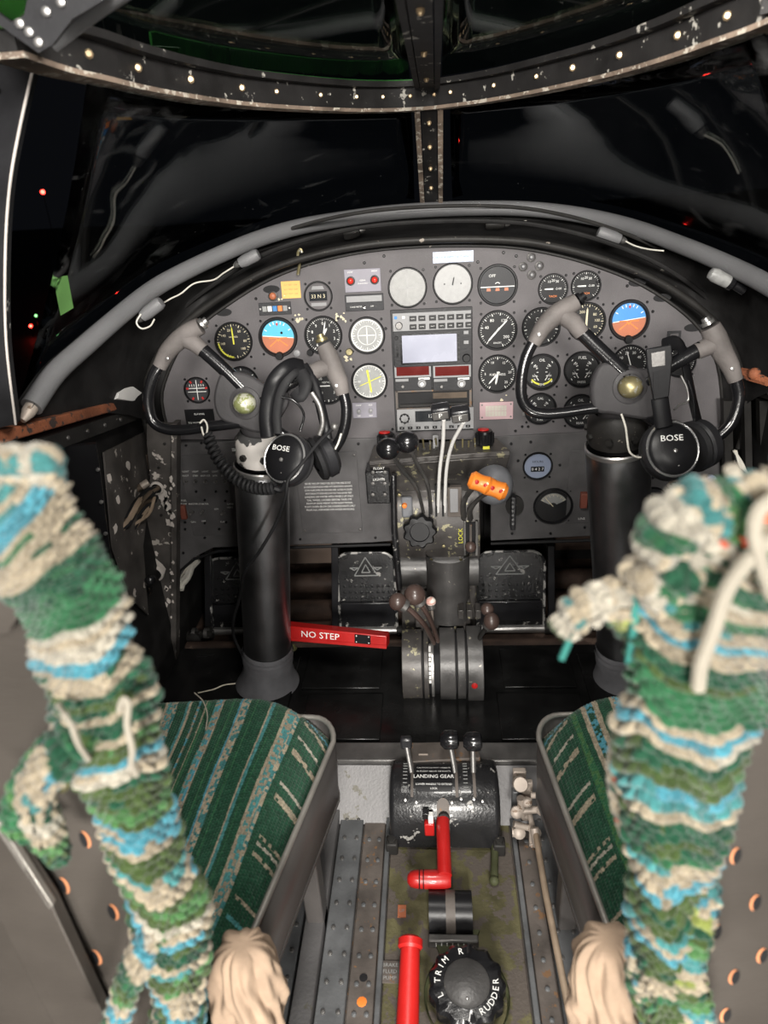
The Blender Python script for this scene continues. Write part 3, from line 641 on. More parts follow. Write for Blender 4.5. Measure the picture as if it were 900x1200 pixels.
def finish(o, mk, m='white_print', name='marking'):
    if mk.V: return mk.build(name, m, o, world=False, smooth=0)
def ticks(r, n, a0, a1, long=5, l0=.84, l1=.92, r2=.99, w=.03, z=.001):
    mb = MB()
    for k in range(n+1):
        a = a0+(a1-a0)*k/n; big = k % long == 0
        tick(mb, a, r*(l0 if big else l1), r*r2, r*w*(1.4 if big else .8), z)
    return mb
def nums(mb, r, items, rad=.66, size=.22, z=.001):
    for a, s in items:
        q = ang(a, r*rad); mb.text(s, (q[0], q[1], z), r*size)
    return mb
def knob(o, x, y, r, h, m='black_plastic', n=16, z=0):
    return MB().lathe([(r, z), (r, z+h*.8), (r*.85, z+h), (0, z+h)], (x, y, 0), (0, 0, 1), n).build('knob', m, o, world=False)
ZH = .0022
# 1 airspeed with yellow arc
o, r = gauge(274, 400, 22.5, 'black airspeed dial with a yellow arc and one upright yellow needle')
mk = ticks(r, 36, -150, 200, 3); nums(mk, r, [(-20,'20'),(35,'60'),(90,'80'),(130,'100'),(-60,'140'),(-100,'160')], .68, .2); mk.text('AIRSPEED', (0, r*.25, .001), r*.13); finish(o, mk, 'cream_print')
finish(o, arcband(MB(), 185, 265, r*.88, r*.97, .0012), 'yellow_print', 'yellow_arc'); finish(o, hand(MB(), -2, r*.85, r*.07, ZH), 'yellow_print', 'needle')
# attitude indicators
def attitude(x, y, rp, lab, sky, tilt, dish):
    o, r = gauge(x, y, rp, lab, 'dial_black', ringw=.14)
    t = math.radians(tilt); n = 20
    top = [(r*.95*math.cos(t+PI*k/n), r*.95*math.sin(t+PI*k/n)) for k in range(n+1)]; bot = [(r*.95*math.cos(t-PI*k/n), r*.95*math.sin(t-PI*k/n)) for k in range(n+1)]
    finish(o, poly2(MB(), top, .001), sky, 'sky_half'); finish(o, poly2(MB(), bot, .001), 'earth_brown', 'ground_half')
    mk = MB(); poly2(mk, [(-r*.9, -r*.02+math.sin(t)*-r*.9), (r*.9, r*.0+math.sin(t)*r*.9), (r*.9, r*.04+math.sin(t)*r*.9), (-r*.9, r*.03-math.sin(t)*r*.9)], .0014)
    for a in (-60, -30, -15, 0, 15, 30, 60): tick(mk, a, r*.74, r*.9, r*.05, .0014)
    finish(o, mk)
    mk = MB(); poly2(mk, [(-r*.55, -r*.08), (-r*.15, -r*.08), (0, -r*.28), (r*.15, -r*.08), (r*.55, -r*.08), (r*.55, -.02*r), (r*.1, -.02*r), (0, -r*.18), (-r*.1, -.02*r), (-r*.55, -.02*r)], .0016, .0006)
    poly2(mk, [(-r*.5, -r*.55), (0, -r*.15), (-.04*r, -.12*r), (-r*.55, -r*.5)], .0014); poly2(mk, [(r*.5, -r*.55), (0, -r*.15), (.04*r, -.12*r), (r*.55, -r*.5)], .0014)
    finish(o, mk, 'orange_paint', 'aircraft_symbol')
    mk = MB(); poly2(mk, [(-r*.09, r*.8), (0, r*.62), (r*.09, r*.8)], .0017); finish(o, mk, 'red_bright', 'bank_index')
    knob(o, 0, -r*1.08, r*.24, .012)
    return o, r
o, r = attitude(326, 395, 23, 'attitude dial with turquoise sky half, beside the upright-needle airspeed dial', 'sky_blue', -6, 0); knob(o, r*1.05, -r*.98, r*.2, .004, 'avionics_grey')
attitude(737, 375, 23.5, 'attitude dial with deep blue sky half and brown ground, above the starboard yoke', 'sky_blue_deep', 7, 0)
# 3 altimeter
o, r = gauge(379, 393, 22.5, 'black altimeter dial partly behind the port yoke grip'); mk = ticks(r, 50, 0, 360, 5); nums(mk, r, [(36*k, str(k)) for k in range(10)], .68, .24); hand(mk, 12, r*.85, r*.06, ZH); hand(mk, 30, r*.5, r*.1, ZH); finish(o, mk); knob(o, -r*.85, -r*.95, r*.2, .010)
# 4 course dial with cross
o, r = gauge(430, 393, 21.5, 'grey course dial with a light ring and white cross, above the yellow-needle dial', 'dial_grey'); mk = arcband(MB(), 0, 360, r*.90, r*.97, .001, 40); arcband(mk, 0, 360, r*.55, r*.58, .001, 30)
poly2(mk, [(-r*.5, -r*.02), (r*.5, -r*.02), (r*.5, r*.03), (-r*.5, r*.03)], ZH); poly2(mk, [(-r*.02, -r*.5), (r*.03, -r*.5), (r*.03, r*.5), (-r*.02, r*.5)], ZH)
finish(o, mk); finish(o, ticks(r, 36, 0, 360, 3, .72, .8, .9, .025), 'white_print', 'compass_marks'); knob(o, -r*1.15, -r*.95, r*.22, .008, 'brass_worn')
# 5 adf with yellow pointer
o, r = gauge(433, 447, 21.5, 'grey compass dial with a crossed yellow pointer', 'dial_grey'); mk = arcband(MB(), 0, 360, r*.95, r*.99, .001, 40); ticks2 = ticks(r, 36, 0, 360, 3, .78, .86, .94, .025); mk.add(ticks2.V, ticks2.F); nums(mk, r, [(0,'N'),(90,'E'),(180,'S'),(270,'W')], .64, .2); finish(o, mk)
mk = hand(MB(), 172, r*.72, r*.11, ZH, 1.0); hand(mk, -112, r*.72, r*.045, ZH, 1.1); finish(o, mk, 'yellow_print', 'needle')
# 6 turn coordinator
o, r = gauge(284, 449, 20, 'dark turn coordinator dial half hidden by the port yoke boss', 'dial_dark'); mk = ticks(r, 4, -110, 110, 1); poly2(mk, [(-r*.6, -r*.03), (r*.6, -r*.03), (0, r*.1)], ZH); finish(o, mk)
mk = MB(); poly2(mk, [(0, -r*.5), (r*.3, -r*.5), (r*.3, -r*.4), (0, -r*.4)], .001); finish(o, mk, 'orange_paint', 'mark')
# 7
o, r = gauge(384, 452, 22, 'black dial with small numerals half hidden behind the hanging headset'); mk = ticks(r, 24, 0, 360, 3); nums(mk, r, [(-45,'10'),(45,'20'),(135,'30'),(225,'40')], .6, .22); mk.text('VERTICAL', (0, r*.2, .001), r*.15); hand(mk, -90, r*.7, r*.06, ZH); finish(o, mk)
# 8
o, r = gauge(231, 457, 15.5, 'small dark crossed-line dial with red marks inside the port yoke', 'dial_dark'); mk = MB()
for k in (-1, 1):
    poly2(mk, [(-r*.8, k*r*.12), (r*.8, k*r*.12), (r*.8, k*r*.18), (-r*.8, k*r*.18)], .001)
for k in range(-3, 4):
    if k: poly2(mk, [(k*r*.2-.0006, r*.3), (k*r*.2+.0006, r*.3), (k*r*.2+.0006, r*.5), (k*r*.2-.0006, r*.5)], .001)
poly2(mk, [(-r*.03, -r*.85), (r*.03, -r*.85), (r*.03, r*.85), (-r*.03, r*.85)], .001); finish(o, mk)
mk = MB()
for a in (-35, 35, 150, 210, -80, 80): tick(mk, a, r*.72, r*.95, r*.16, .0012)
finish(o, mk, 'red_bright', 'red_mark')
# 9 magnetic compass
o, r = gauge(373, 347, 17, 'small round compass with a dark card window, beside the orange paper note', 'panel_grey', glass=False); mk = MB(); poly2(mk, [(-r*.7, -r*.35), (r*.7, -r*.35), (r*.7, r*.35), (-r*.7, r*.35)], .001, .002); finish(o, mk, 'lcd_dark', 'card_window')
mk = MB(); mk.text('33 N 3', (0, -r*.02, .0034), r*.4); finish(o, mk, 'cream_print'); mk = MB(); poly2(mk, [(-r*.5, r*.5), (r*.5, r*.5), (r*.4, r*.75), (-r*.4, r*.75)], .001); poly2(mk, [(-r*.6, -r*.75), (r*.6, -r*.75), (r*.6, -r*.5), (-r*.6, -r*.5)], .001); finish(o, mk, 'avionics_grey', 'placard')
# 10, 11 washed-out dials
o, r = gauge(477.5, 337, 23, 'silvery washed-out dial, first of the three large dials over the radio stack', 'dial_silver', ringw=.09); finish(o, ticks(r, 36, 0, 360, 3, .8, .88, .96, .02), 'dial_grey'); mk = MB(); poly2(mk, [(-r*.04, -r*.5), (r*.02, -r*.5), (r*.02, r*.5), (-r*.04, r*.5)], .001); poly2(mk, [(-r*.5, -r*.03), (r*.5, -r*.03), (r*.5, r*.02), (-r*.5, r*.02)], .001); finish(o, mk, 'dial_white', 'needle')
o, r = gauge(530.5, 332.5, 23.5, 'bright white dial with one short black needle under the blue-white label', 'dial_white', ringw=.09); mk = hand(MB(), 12, r*.38, r*.06, ZH, .2); 
for a in (-90, 90): q = ang(a, r*.45); mk.lathe([(0, .0012), (r*.04, .0012)], (q[0], q[1], 0), (0, 0, 1), 8)
finish(o, mk, 'dial_black', 'needle')
# 12
o, r = gauge(583, 334, 23.5, 'dark dial with a white horizon line and three small red flags', 'dial_dark'); mk = MB(); poly2(mk, [(-r*.95, -r*.12), (r*.95, -r*.12), (r*.95, -r*.07), (-r*.95, -r*.07)], .001)
for k in (-1, 0, 1): arcband(mk, -60, 60, r*.12, r*.16, .001, 6) if k == 0 else None
mk.text('OFF', (-r*.3, r*.5, .001), r*.22); finish(o, mk)
mk = MB()
for k in (-1, 0, 1): poly2(mk, [(k*r*.5-r*.12, -r*.32), (k*r*.5+r*.12, -r*.32), (k*r*.5+r*.1, -r*.16), (k*r*.5-r*.1, -r*.16)], .001)
finish(o, mk, 'earth_brown', 'flag')
# 13
o, r = gauge(583, 387, 23, 'black dial numbered 40 to 200 with two wide white needles'); mk = ticks(r, 40, -140, 160, 4); nums(mk, r, [(-75,'40'),(-30,'80'),(35,'120'),(128,'200')], .64, .24); mk.text('KNOTS', (0, -r*.72, .001), r*.14); hand(mk, 222, r*.85, r*.09, ZH); hand(mk, 45, r*.8, r*.07, ZH); finish(o, mk)
# 14
o, r = gauge(583, 438, 22.5, 'black fuel pressure dial with two needles pointing down'); mk = ticks(r, 40, -150, 150, 5); nums(mk, r, [(-90,'5'),(-25,'10'),(30,'15'),(85,'20'),(135,'25')], .72, .2); mk.text('FUEL PRESS', (0, -r*.05, .001), r*.19); hand(mk, 222, r*.8, r*.08, ZH); hand(mk, 190, r*.65, r*.1, ZH); finish(o, mk)
# 15/16
for x, y, lab in ((648, 338.5, 'small black dial, the first of two beside the four round jacks'), (686.5, 335, 'small black dial with white needle above the starboard yoke grip tip')):
    o, r = gauge(x, y, 17.5, lab); mk = ticks(r, 30, -140, 140, 5); nums(mk, r, [(-30,'10'),(0,'20'),(30,'30')], .6, .26); hand(mk, -90, r*.7, r*.09, ZH, .0); mk.text('-2-00', (r*.4, 0, .001), r*.22); finish(o, mk)
    mk = MB(); mk.text('TACH', (0, -r*.55, .001), r*.22); finish(o, mk, 'orange_paint', 'lettering')
# 17, 18
o, r = gauge(634, 383, 22.5, 'black dial crossed by the starboard yoke grip'); mk = ticks(r, 24, -150, 150, 4); mk.text('CYL', (-r*.1, r*.45, .001), r*.25); mk.text('TEMP', (-r*.1, r*.2, .001), r*.22); finish(o, mk)
o, r = gauge(687, 377, 22.5, 'cream-numbered dial with an upright cream needle behind the starboard yoke spoke'); mk = ticks(r, 36, -150, 170, 3); nums(mk, r, [(-25,'200'),(50,'80'),(85,'100'),(120,'60')], .62, .22); mk.text('KNOTS', (0, -r*.45, .001), r*.15); hand(mk, 2, r*.82, r*.1, ZH, .3); finish(o, mk, 'cream_print')
# 20, 21
o, r = gauge(738, 425, 21, 'dark clock-like dial below the deep blue attitude dial'); mk = ticks(r, 30, -130, 130, 5); nums(mk, r, [(-60,'10'),(-20,'20'),(20,'30'),(60,'40')], .64, .24); hand(mk, -18, r*.8, r*.05, ZH); finish(o, mk)
o, r = gauge(797, 424, 18, 'dark dial almost hidden behind the headband on the starboard yoke'); mk = ticks(r, 30, -130, 130, 5); nums(mk, r, [(60,'20'),(110,'30')], .64, .26); finish(o, mk)
# 22..25 twin engine gauges
def twin(x, y, rp, lab, t1, t2, m2=False):
    o, r = gauge(x, y, rp, lab); mk = MB()
    for s in (-1, 1):
        for k in range(7):
            a = math.radians(-60+k*20); cx_, cy_ = s*r*.95, 0
            d = Vector((-s*math.cos(a), math.sin(a))); n = Vector((d.y, -d.x))*r*.02
            A = Vector((cx_, cy_))+d*r*.62; B = Vector((cx_, cy_))+d*r*.74; poly2(mk, [tuple(A-n), tuple(B-n), tuple(B+n), tuple(A+n)], .001)
        hand_a = 35 if s < 0 else -35
        q = Vector((s*r*.2, -r*.5)); d = Vector((s*.5, .8)); n = Vector((d.y, -d.x))*r*.03
        poly2(mk, [tuple(q-n), tuple(q+n), tuple(q+d*r*.6)], ZH, .0006)
    mk.text(t1, (0, r*.72, .001), r*.24); mk.text(t2, (0, -r*.78, .001), r*.2)
    nums(mk, r, [(-50,'100'),(50,'100'),(-115,'50'),(115,'50')], .55, .17); finish(o, mk)
    if m2: mk = MB(); arcband(mk, 190, 235, r*.7, r*.8, .0012, 8); arcband(mk, 125, 170, r*.7, r*.8, .0012, 8); finish(o, mk, 'yellow_print', 'yellow_arc')
    return o
twin(635, 436, 21.5, 'twin-scale black dial with yellow arcs just above the small lower dial', 'OIL', 'TEMP', True)
twin(682, 433, 21.5, 'black twin-scale dial headed FUEL beside the starboard yoke hub', 'FUEL', 'PRESS')
twin(633, 479, 19, 'small twin-scale black dial seen under the lower bar of the starboard yoke', 'GAL', 'FUEL')
twin(680, 482, 20.5, 'black dial lettered OIL and REAR beside the starboard column head', 'OIL', 'REAR')
# panel-mounted plates
def plate(x0, y0, x1, y1, name, lab, cat, m, t=.003, h=0, bevel=.0008):
    a = PP(x0, y0, h); b = PP(x1, y1, h); c = (a+b)/2; o = thing(name, lab, cat, c, PR)
    wd, ht = abs((b-a).dot(PU)), abs((b-a).dot(PV)); MB().box((0, 0, t/2), (wd, ht, t)).build('plate', m, o, world=False, bevel=bevel)
    return o, wd, ht
def rct(mb, x, y, w_, h_, z, t=.0004): return mb.box((x, y, z), (w_, h_, t))
o, W, H = plate(403, 316, 447, 341, 'warning_lamp_plate', 'lilac-grey plate with two red warning lamps', 'lamp plate', 'plate_lilac')
for s in (-1, 1):
    MB().lathe([(.0095, .003), (.009, .006), (.007, .007), (.0065, .005)], (s*W*.33, 0, 0), n=18).build('lamp_ring', 'steel_dark', o, world=False)
    MB().ball((s*W*.33, 0, .006), .0065, 14, 8, (1, 1, .6)).build('lamp_lens', 'red_lamp', o, world=False)
mk = MB(); mk.text('LOW', (-W*.33, H*.38, .0035), .005); mk.text('HIGH', (W*.33, H*.38, .0035), .005); mk.text('GEAR', (0, 0, .0035), .005); mk.text('UNLOCKED', (0, -.006, .0035), .004); finish(o, mk)
o, W, H = plate(404, 345.5, 450, 363, 'switch_plate', 'dark plate with a pale strip and one toggle, under the two red lamps', 'plate', 'black_crackle')
MB().box((0, H*.22, .0035), (W*.92, H*.35, .001)).build('strip', 'avionics_grey', o, world=False); MB().cyl((0, -H*.2, .003), (.001, -H*.3, .016), .002, .0028, 10).build('toggle', 'steel', o, world=False)
mk = MB(); mk.text('LOAD METER', (-W*.22, -H*.25, .0035), .0042); mk.text('OFF', (W*.2, -H*.25, .0035), .0042); finish(o, mk)
o, W, H = plate(329, 330, 353, 349, 'paper_note', 'orange paper note stuck beside the round compass', 'note', 'orange_paper', .0006); mk = MB()
for k in range(3): mk.text('ELT TEST 1200', (0, H*(.28-.26*k), .0008), .0042, sx=1.1)
finish(o, mk, 'earth_brown', 'print')
o, W, H = plate(303, 355, 342, 368, 'annunciator_strip', 'slim strip with white, blue and orange squares', 'indicator', 'black_crackle')
for k, m in enumerate(('dial_grey', 'white_print', 'blue_paint', 'orange_paint', 'avionics_grey')): MB().box((W*(-.32+.16*k), 0, .0036), (W*.13, H*.42, .0014)).build('segment', m, o, world=False)
for s in (-1, 1): MB().lathe([(.0025, .003), (.002, .005), (0, .005)], (s*W*.45, 0, 0), n=8).build('screw', 'steel', o, world=False)
P = PP(320, 347); o = thing('indicator_lamp', 'single dull red indicator lamp above the coloured strip', 'lamp', P, PR)
MB().lathe([(.0105, 0), (.010, .004), (.008, .005), (.0075, .003)], n=18).build('lamp_ring', 'steel_dark', o, world=False); MB().ball((0, 0, .004), .0078, 14, 8, (1, 1, .6)).build('lamp_lens', 'earth_brown', o, world=False)
for i, (x, y, lab) in enumerate(((622.5, 301.5, 'round jack, topmost of the cluster of four'), (613, 312.5, 'round jack of the cluster of four, on the side of the washed-out dials'), (632, 311.5, 'round jack of the cluster of four, on the side of the small black dials'), (623, 322, 'round jack, lowest of the cluster of four'))):
    o = thing('jack', lab, 'jack', PP(x, y), PR, 'round jacks on the panel'); MB().lathe([(.0092, 0), (.009, .004), (.0065, .005), (.0062, .002)], n=18).build('ring', 'steel_dark', o, world=False); MB().lathe([(0, .007), (.003, .006), (.0045, .002)], n=12).build('plug', 'avionics_grey', o, world=False)
o, W, H = plate(507, 295.5, 555, 306.5, 'label_strip', 'small blue-white printed label above the white dial', 'label', 'label_blue', .0008); mk = MB(); mk.text('NOT FOR INSTRUMENT FLIGHT', (0, 0, .001), .0052, sx=1.0); finish(o, mk, 'blue_paint', 'print')
o, W, H = plate(562, 471.5, 601, 490.5, 'fuse_placard', 'pink-framed cream placard under the fuel pressure dial', 'placard', 'pink_paint', .004)
MB().box((-.001, 0, .0045), (W*.62, H*.6, .002)).build('card', 'paper_cream', o, world=False); mk = MB()
for k in range(6): rct(mk, -W*.25+k*W*.095, 0, .0008, H*.55, .0058)
rct(mk, 0, 0, W*.6, .0008, .0058); finish(o, mk, 'pink_paint', 'lines')
for sx_ in (-1, 1):
    for sy_ in (-1, 1): MB().lathe([(.0022, .004), (.002, .005), (0, .005)], (sx_*W*.43, sy_*H*.36, 0), n=8).build('screw', 'steel_dark', o, world=False)
o, W, H = plate(413, 472, 442, 489, 'toggle_plate', 'lilac plate with two tiny rotary switches under the yellow-pointer dial', 'plate', 'plate_lilac')
for s in (-1, 1): MB().lathe([(.0052, .003), (.005, .007), (.002, .008), (0, .009)], (s*W*.25, -H*.05, 0), n=12).build('switch', 'avionics_grey', o, world=False)
mk = MB(); mk.text('COMP', (-W*.25, H*.33, .0034), .0045); mk.text('ADF', (W*.25, H*.33, .0034), .0045); mk.text('OFF', (-W*.25, -H*.36, .0034), .004); mk.text('NAV', (W*.25, -H*.36, .0034), .004); finish(o, mk)
o, W, H = plate(216, 480, 252, 493, 'placard', 'dark engraved placard inside the port yoke below the crossed-line dial', 'placard', 'black_plastic', .002); mk = MB(); mk.text('SLAVING', (0, H*.1, .0022), .006); finish(o, mk)
o, W, H = plate(218, 493.5, 252, 497, 'placard', 'thin white lettered strip under the dark engraved placard', 'placard', 'black_plastic', .0015, bevel=.0003); mk = MB(); mk.text('TO WARNING TEST', (0, 0, .0018), .0062); finish(o, mk)
o, W, H = plate(782, 388, 797, 400, 'square_mount', 'small empty square frame beside the deep blue attitude dial', 'frame', 'black_crackle'); MB().box((0, 0, .0035), (W*.6, H*.55, .001)).build('inset', 'panel_grey', o, world=False)
o, W, H = plate(612, 483, 616, 487, 'small_screw_cap', 'tiny steel cap between the pink placard and the lower twin dial', 'cap', 'steel_dark')
# ---------------------------------------------------------------- radio stack
RS = thing('radio_stack_frame', 'black rack frame holding the centre radios', 'rack', PP(507, 435), PR)
a = PP(458, 363); b = PP(555, 503)
MB().box((0, 0, .001), ((b-a).dot(PU)*1.0, (a-b).dot(PV), .003)).build('frame', 'avionics_black', RS, world=False, bevel=.001)
def unit(x0, y0, x1, y1, name, lab, m, t=.010): return plate(x0, y0, x1, y1, name, lab, 'radio', m, t, .002)
o, W, H = unit(460, 367, 552, 386, 'audio_panel', 'slim grey audio panel with two rows of buttons on top of the radio stack', 'avionics_grey')
z = .0105
for i in range(7):
    for j in range(2):
        if i == 2 and False: continue
        x_ = -W*.24+i*W*.115+(W*.02 if i > 1 else 0); MB().box((x_, H*(.2-.42*j), z+.001), (W*.088, H*.26, .003)).build('button', 'black_plastic', o, world=False, bevel=.0006)
mk = MB()
for i in range(7):
    for j in range(2): mk.text(('COM1','COM2','NAV1','NAV2','MKR','ADF','DME')[i], (-W*.24+i*W*.115+(W*.02 if i > 1 else 0), H*(.2-.42*j), z+.0028), .0032)
finish(o, mk)
knob(o, -W*.42, -H*.12, .0075, .010, 'steel_dark', 18, z); MB().box((-W*.46, H*.28, z), (.006, .006, .001)).build('lamp', 'blue_paint', o, world=False); MB().box((-W*.36, H*.28, z), (.006, .005, .001)).build('lamp', 'white_print', o, world=False)
o, W, H = unit(461, 388, 552.5, 426, 'navigation_display', 'black navigation unit with a bright grey-lilac screen in the radio stack', 'avionics_black', .014)
MB().box((-W*.035, 0, .0145), (W*.76, H*.86, .0014)).build('screen_bezel', 'black_gloss', o, world=False); MB().box((-W*.04, 0, .0155), (W*.70, H*.76, .001)).build('screen', 'lcd_screen', o, world=False)
knob(o, W*.43, -H*.3, .0085, .012, 'black_plastic', 20, .014); knob(o, -W*.46, H*.33, .004, .005, 'black_plastic', 12, .014)
for k in range(2): MB().box((W*.43, H*(.4-.27*k), .0150), (W*.06, H*.09, .002)).build('button', 'avionics_grey', o, world=False)
MB().box((-W*.455, -H*.05, .0148), (.004, H*.3, .002)).build('card_slot', 'black_gloss', o, world=False)
for k, (x0, x1, lab) in enumerate(((462, 506, 'radio with dark red display and round knob, the one nearer the port column'), (507, 552, 'radio with dark red display and round knob, the one nearer the fuel pressure dial'))):
    o, W, H = unit(x0, 427.5, x1, 455.5, 'twin_radio', lab, 'avionics_black', .012)
    MB().box((0, H*.26, .0122), (W*.98, H*.48, .0012)).build('display_border', 'avionics_grey', o, world=False); MB().box((0, H*.27, .0132), (W*.88, H*.36, .001)).build('display', 'red_display', o, world=False)
    MB().box((-W*.3, -H*.08, .0125), (W*.35, H*.1, .0012)).build('button_row', 'avionics_grey', o, world=False); MB().box((W*.3, -H*.05, .0125), (W*.3, H*.08, .0012)).build('label_strip', 'white_print', o, world=False)
    knob(o, W*.24, -H*.22, .0095, .008, 'avionics_grey', 18, .012); knob(o, W*.24, -H*.22, .005, .016, 'steel', 14, .012); knob(o, -W*.28, -H*.32, .0035, .006, 'steel_dark', 10, .012)
    pass
o = thing('radio_slot', 'open rectangular slot with an empty tray below the twin radios', 'slot', PP(508, 467, .003), PR); a = PP(464, 458); b = PP(552, 477); W, H = (b-a).dot(PU), (a-b).dot(PV)
for q in ((0, H*.46, W, H*.08), (0, -H*.46, W, H*.08), (-W*.49, 0, W*.03, H), (W*.49, 0, W*.03, H)): MB().box((q[0], q[1], .004), (q[2], q[3], .009)).build('frame', 'rail_rust', o, world=False)
MB().box((0, 0, .0005), (W*.95, H*.8, .001)).build('tray_back', 'black_rubber', o, world=False); MB().box((W*.22, H*.15, .002), (W*.45, H*.3, .002)).build('label', 'cable_brown', o, world=False); MB().box((0, -H*.30, .004), (W*.9, H*.12, .006)).build('tray', 'fittings_dark', o, world=False)
o, W, H = unit(465, 479, 555, 501, 'transponder', 'black control unit with a round keypad at the bottom of the radio stack', 'avionics_grey', .010)
MB().box((-W*.03, H*.15, .0105), (W*.46, H*.5, .001)).build('display', 'lcd_dark', o, world=False)
MB().lathe([(.011, .010), (.0105, .0125), (.0085, .0125), (.0083, .011)], (-W*.40, H*.08, 0), n=20).build('keypad_ring', 'avionics_black', o, world=False)
for k in range(8): q = ang(k*45, .0095); MB().ball((-W*.40+q[0], H*.08+q[1], .0128), .0024, 8, 6).build('key', 'avionics_black', o, world=False)
for k in range(9): MB().box((-W*.44+k*W*.108, -H*.37, .011), (W*.06, H*.12, .002)).build('key', 'avionics_black', o, world=False, bevel=.0004)
mk = MB(); mk.text('1200', (-W*.03, H*.15, .0112), .011)
for k in range(9): mk.text(str(k), (-W*.44+k*W*.108, -H*.37, .0122), .0035)
finish(o, mk)
# ---------------------------------------------------------------- lower sub-panels
SY = 1.50; SR = Matrix((Vector((1, 0, 0)), Vector((0, 0, 1)), Vector((0, -1, 0)))).transposed()
def SP(x, y, h=0): return onY(x, y, SY-h)
def spanel(px_, nm, lab, m='subpanel_grey'):
    c = SP(*px_[0]); o = thing(nm, lab, 'panel', c, SR)
    MB().slab([SP(x, y) for x, y in px_], (0, .02, 0)).build('panel_face', m, o, bevel=.002); return o
sp1 = spanel([(200,519),(460,513),(460,634),(436,636),(300,640),(250,642),(225,655),(208,680),(204,680),(203,600)], 'sub_panel', 'lower grey sub-panel behind the port control column')
sp2 = spanel([(575,512),(690,506),(840,500),(846,560),(850,625),(700,628),(575,634)], 'sub_panel', 'lower grey sub-panel behind the starboard control column')
MB().tube([SP(208, 682, -.005), SP(212, 668, -.002), SP(228, 655), SP(255, 646), SP(300, 643), SP(458, 638)], .004, 8).build('lip', 'black_rubber', sp1); MB().tube([SP(575, 637), SP(850, 628)], .004, 8).build('lip', 'black_rubber', sp2)
for x, y in ((218,522),(236,519),(300,525),(420,520),(240,630),(352,632),(215,648),(440,630)): MB().lathe([(.0035, 0), (.003, .002), (0, .003)], SP(x, y), (0, -1, 0), 8).build('screw', 'black_plastic', sp1)
for x, y in ((599,520),(622,518),(656,545),(600,625),(645,625),(685,618),(607,540),(765,560),(760,615)): MB().lathe([(.0035, 0), (.003, .002), (0, .003)], SP(x, y), (0, -1, 0), 8).build('screw', 'black_plastic', sp2)
def splate(x0, y0, x1, y1, name, lab, cat, m, t=.003, bevel=.0008):
    a = SP(x0, y0); b = SP(x1, y1); o = thing(name, lab, cat, (a+b)/2, SR); W, H = abs(b.x-a.x), abs(b.z-a.z)
    MB().box((0, 0, t/2), (W, H, t)).build('plate', m, o, world=False, bevel=bevel); return o, W, H
def stoggle(o, c, x, y, m='steel_dark', ln=.012, name='toggle'):
    q = SP(x, y, .003); MB().cyl(q, q+Vector((0, -.003, 0)), .0048, n=12).build('switch_nut', 'steel_dark', o); MB().cyl(q, q+Vector((0, -ln, .003)), .0016, .0026, 8).build(name, m, o)
o, W, H = splate(209, 533, 279, 626, 'switch_board', 'dark grey switch panel with toggles and a brown guard beside the port column', 'panel', 'subpanel_grey')
for i in range(6):
    x = 218+i*11.5; stoggle(o, 0, x, 564)
for x, y in ((230,576),(253,576),(266,576),(240,586),(264,587),(217,612),(240,613),(265,612),(217,620),(257,620)): MB().lathe([(.0035, 0), (.003, .002), (0, .003)], SP(x, y, .003), (0, -1, 0), 8).build('screw', 'black_plastic', o)
for x, y in ((226,600),(238,599),(262,600)): stoggle(o, 0, x, y, 'steel', .018)
MB().box(SP(215, 600, .008), (.014, .012, .036)).build('switch_guard', 'brown_guard', o, bevel=.002)
c0 = (SP(209, 533)+SP(279, 626))/2; mk = MB()
def stxt(x, y, s, sz): q = SP(x, y)-c0; mk.text(s, (q.x, q.z, .0033), sz)
for i, s in enumerate(('PILOT','STBY','ANTI ICE','HTR','PANEL','NAV')): stxt(218+i*11.5, 557, s, .0058); stxt(218+i*11.5, 552, 'LIGHT', .0056)
for x, y, s in ((216,586,'FUEL'),(216,590,'PUMP'),(227,590,'MASTER'),(239,590,'STARTER'),(254,596,'OFF'),(270,590,'CARB'),(270,594,'HEAT'),(262,611,'FUEL'),(227,611,'GEN'),(239,610,'OFF')): stxt(x, y, s, .0062)
finish(o, mk)
o, W, H = splate(344, 531, 425, 623, 'placard', 'large dark placard full of small white text beside the pedestal', 'placard', 'subpanel_grey'); mk = MB(); yy = H*.13
L_ = ['BEFORE TAKE OFF CHECK FUEL SELECTORS AND BOOST','DO NOT EXCEED PLACARD SPEED WITH GEAR DOWN OR FLOATS','COWL FLAPS OPEN ON GROUND AND CLOSED IN CRUISE','MIXTURE AUTO RICH BELOW FIVE THOUSAND FEET','LANDING ON WATER WITH WHEELS UP ONLY','TAIL WHEEL LOCKED BEFORE TAKE OFF','MAXIMUM GROSS WEIGHT AS PER FLIGHT MANUAL','FLOATS DOWN BELOW ONE HUNDRED KNOTS ONLY','PROPS FULL FORWARD FOR WATER HANDLING']
for k, s in enumerate(L_): mk.text(s, (0, yy-k*.0085, .0033), .0068, sx=W*.80/(len(s)*.0068*.60))
finish(o, mk)
for sx_ in (-1, 1):
    for sy_ in (-1, 1): MB().lathe([(.0035, .003), (.003, .005), (0, .006)], (sx_*W*.46, sy_*H*.46, 0), n=8).build('screw', 'steel_dark', o, world=False)
o, r = gauge(0, 0, 17.5, 'small pale blue-faced hour counter in the starboard sub-panel', 'label_blue', R=SR, P=SP(630, 546)); MB().box((0, -r*.25, .001), (r*1.0, r*.42, .001)).build('counter', 'lcd_dark', o, world=False); mk = MB(); mk.text('0 4 2 7', (0, -r*.25, .0018), r*.32); finish(o, mk); mk = MB(); mk.text('HOURS', (0, r*.35, .001), r*.25); finish(o, mk, 'dial_black', 'lettering')
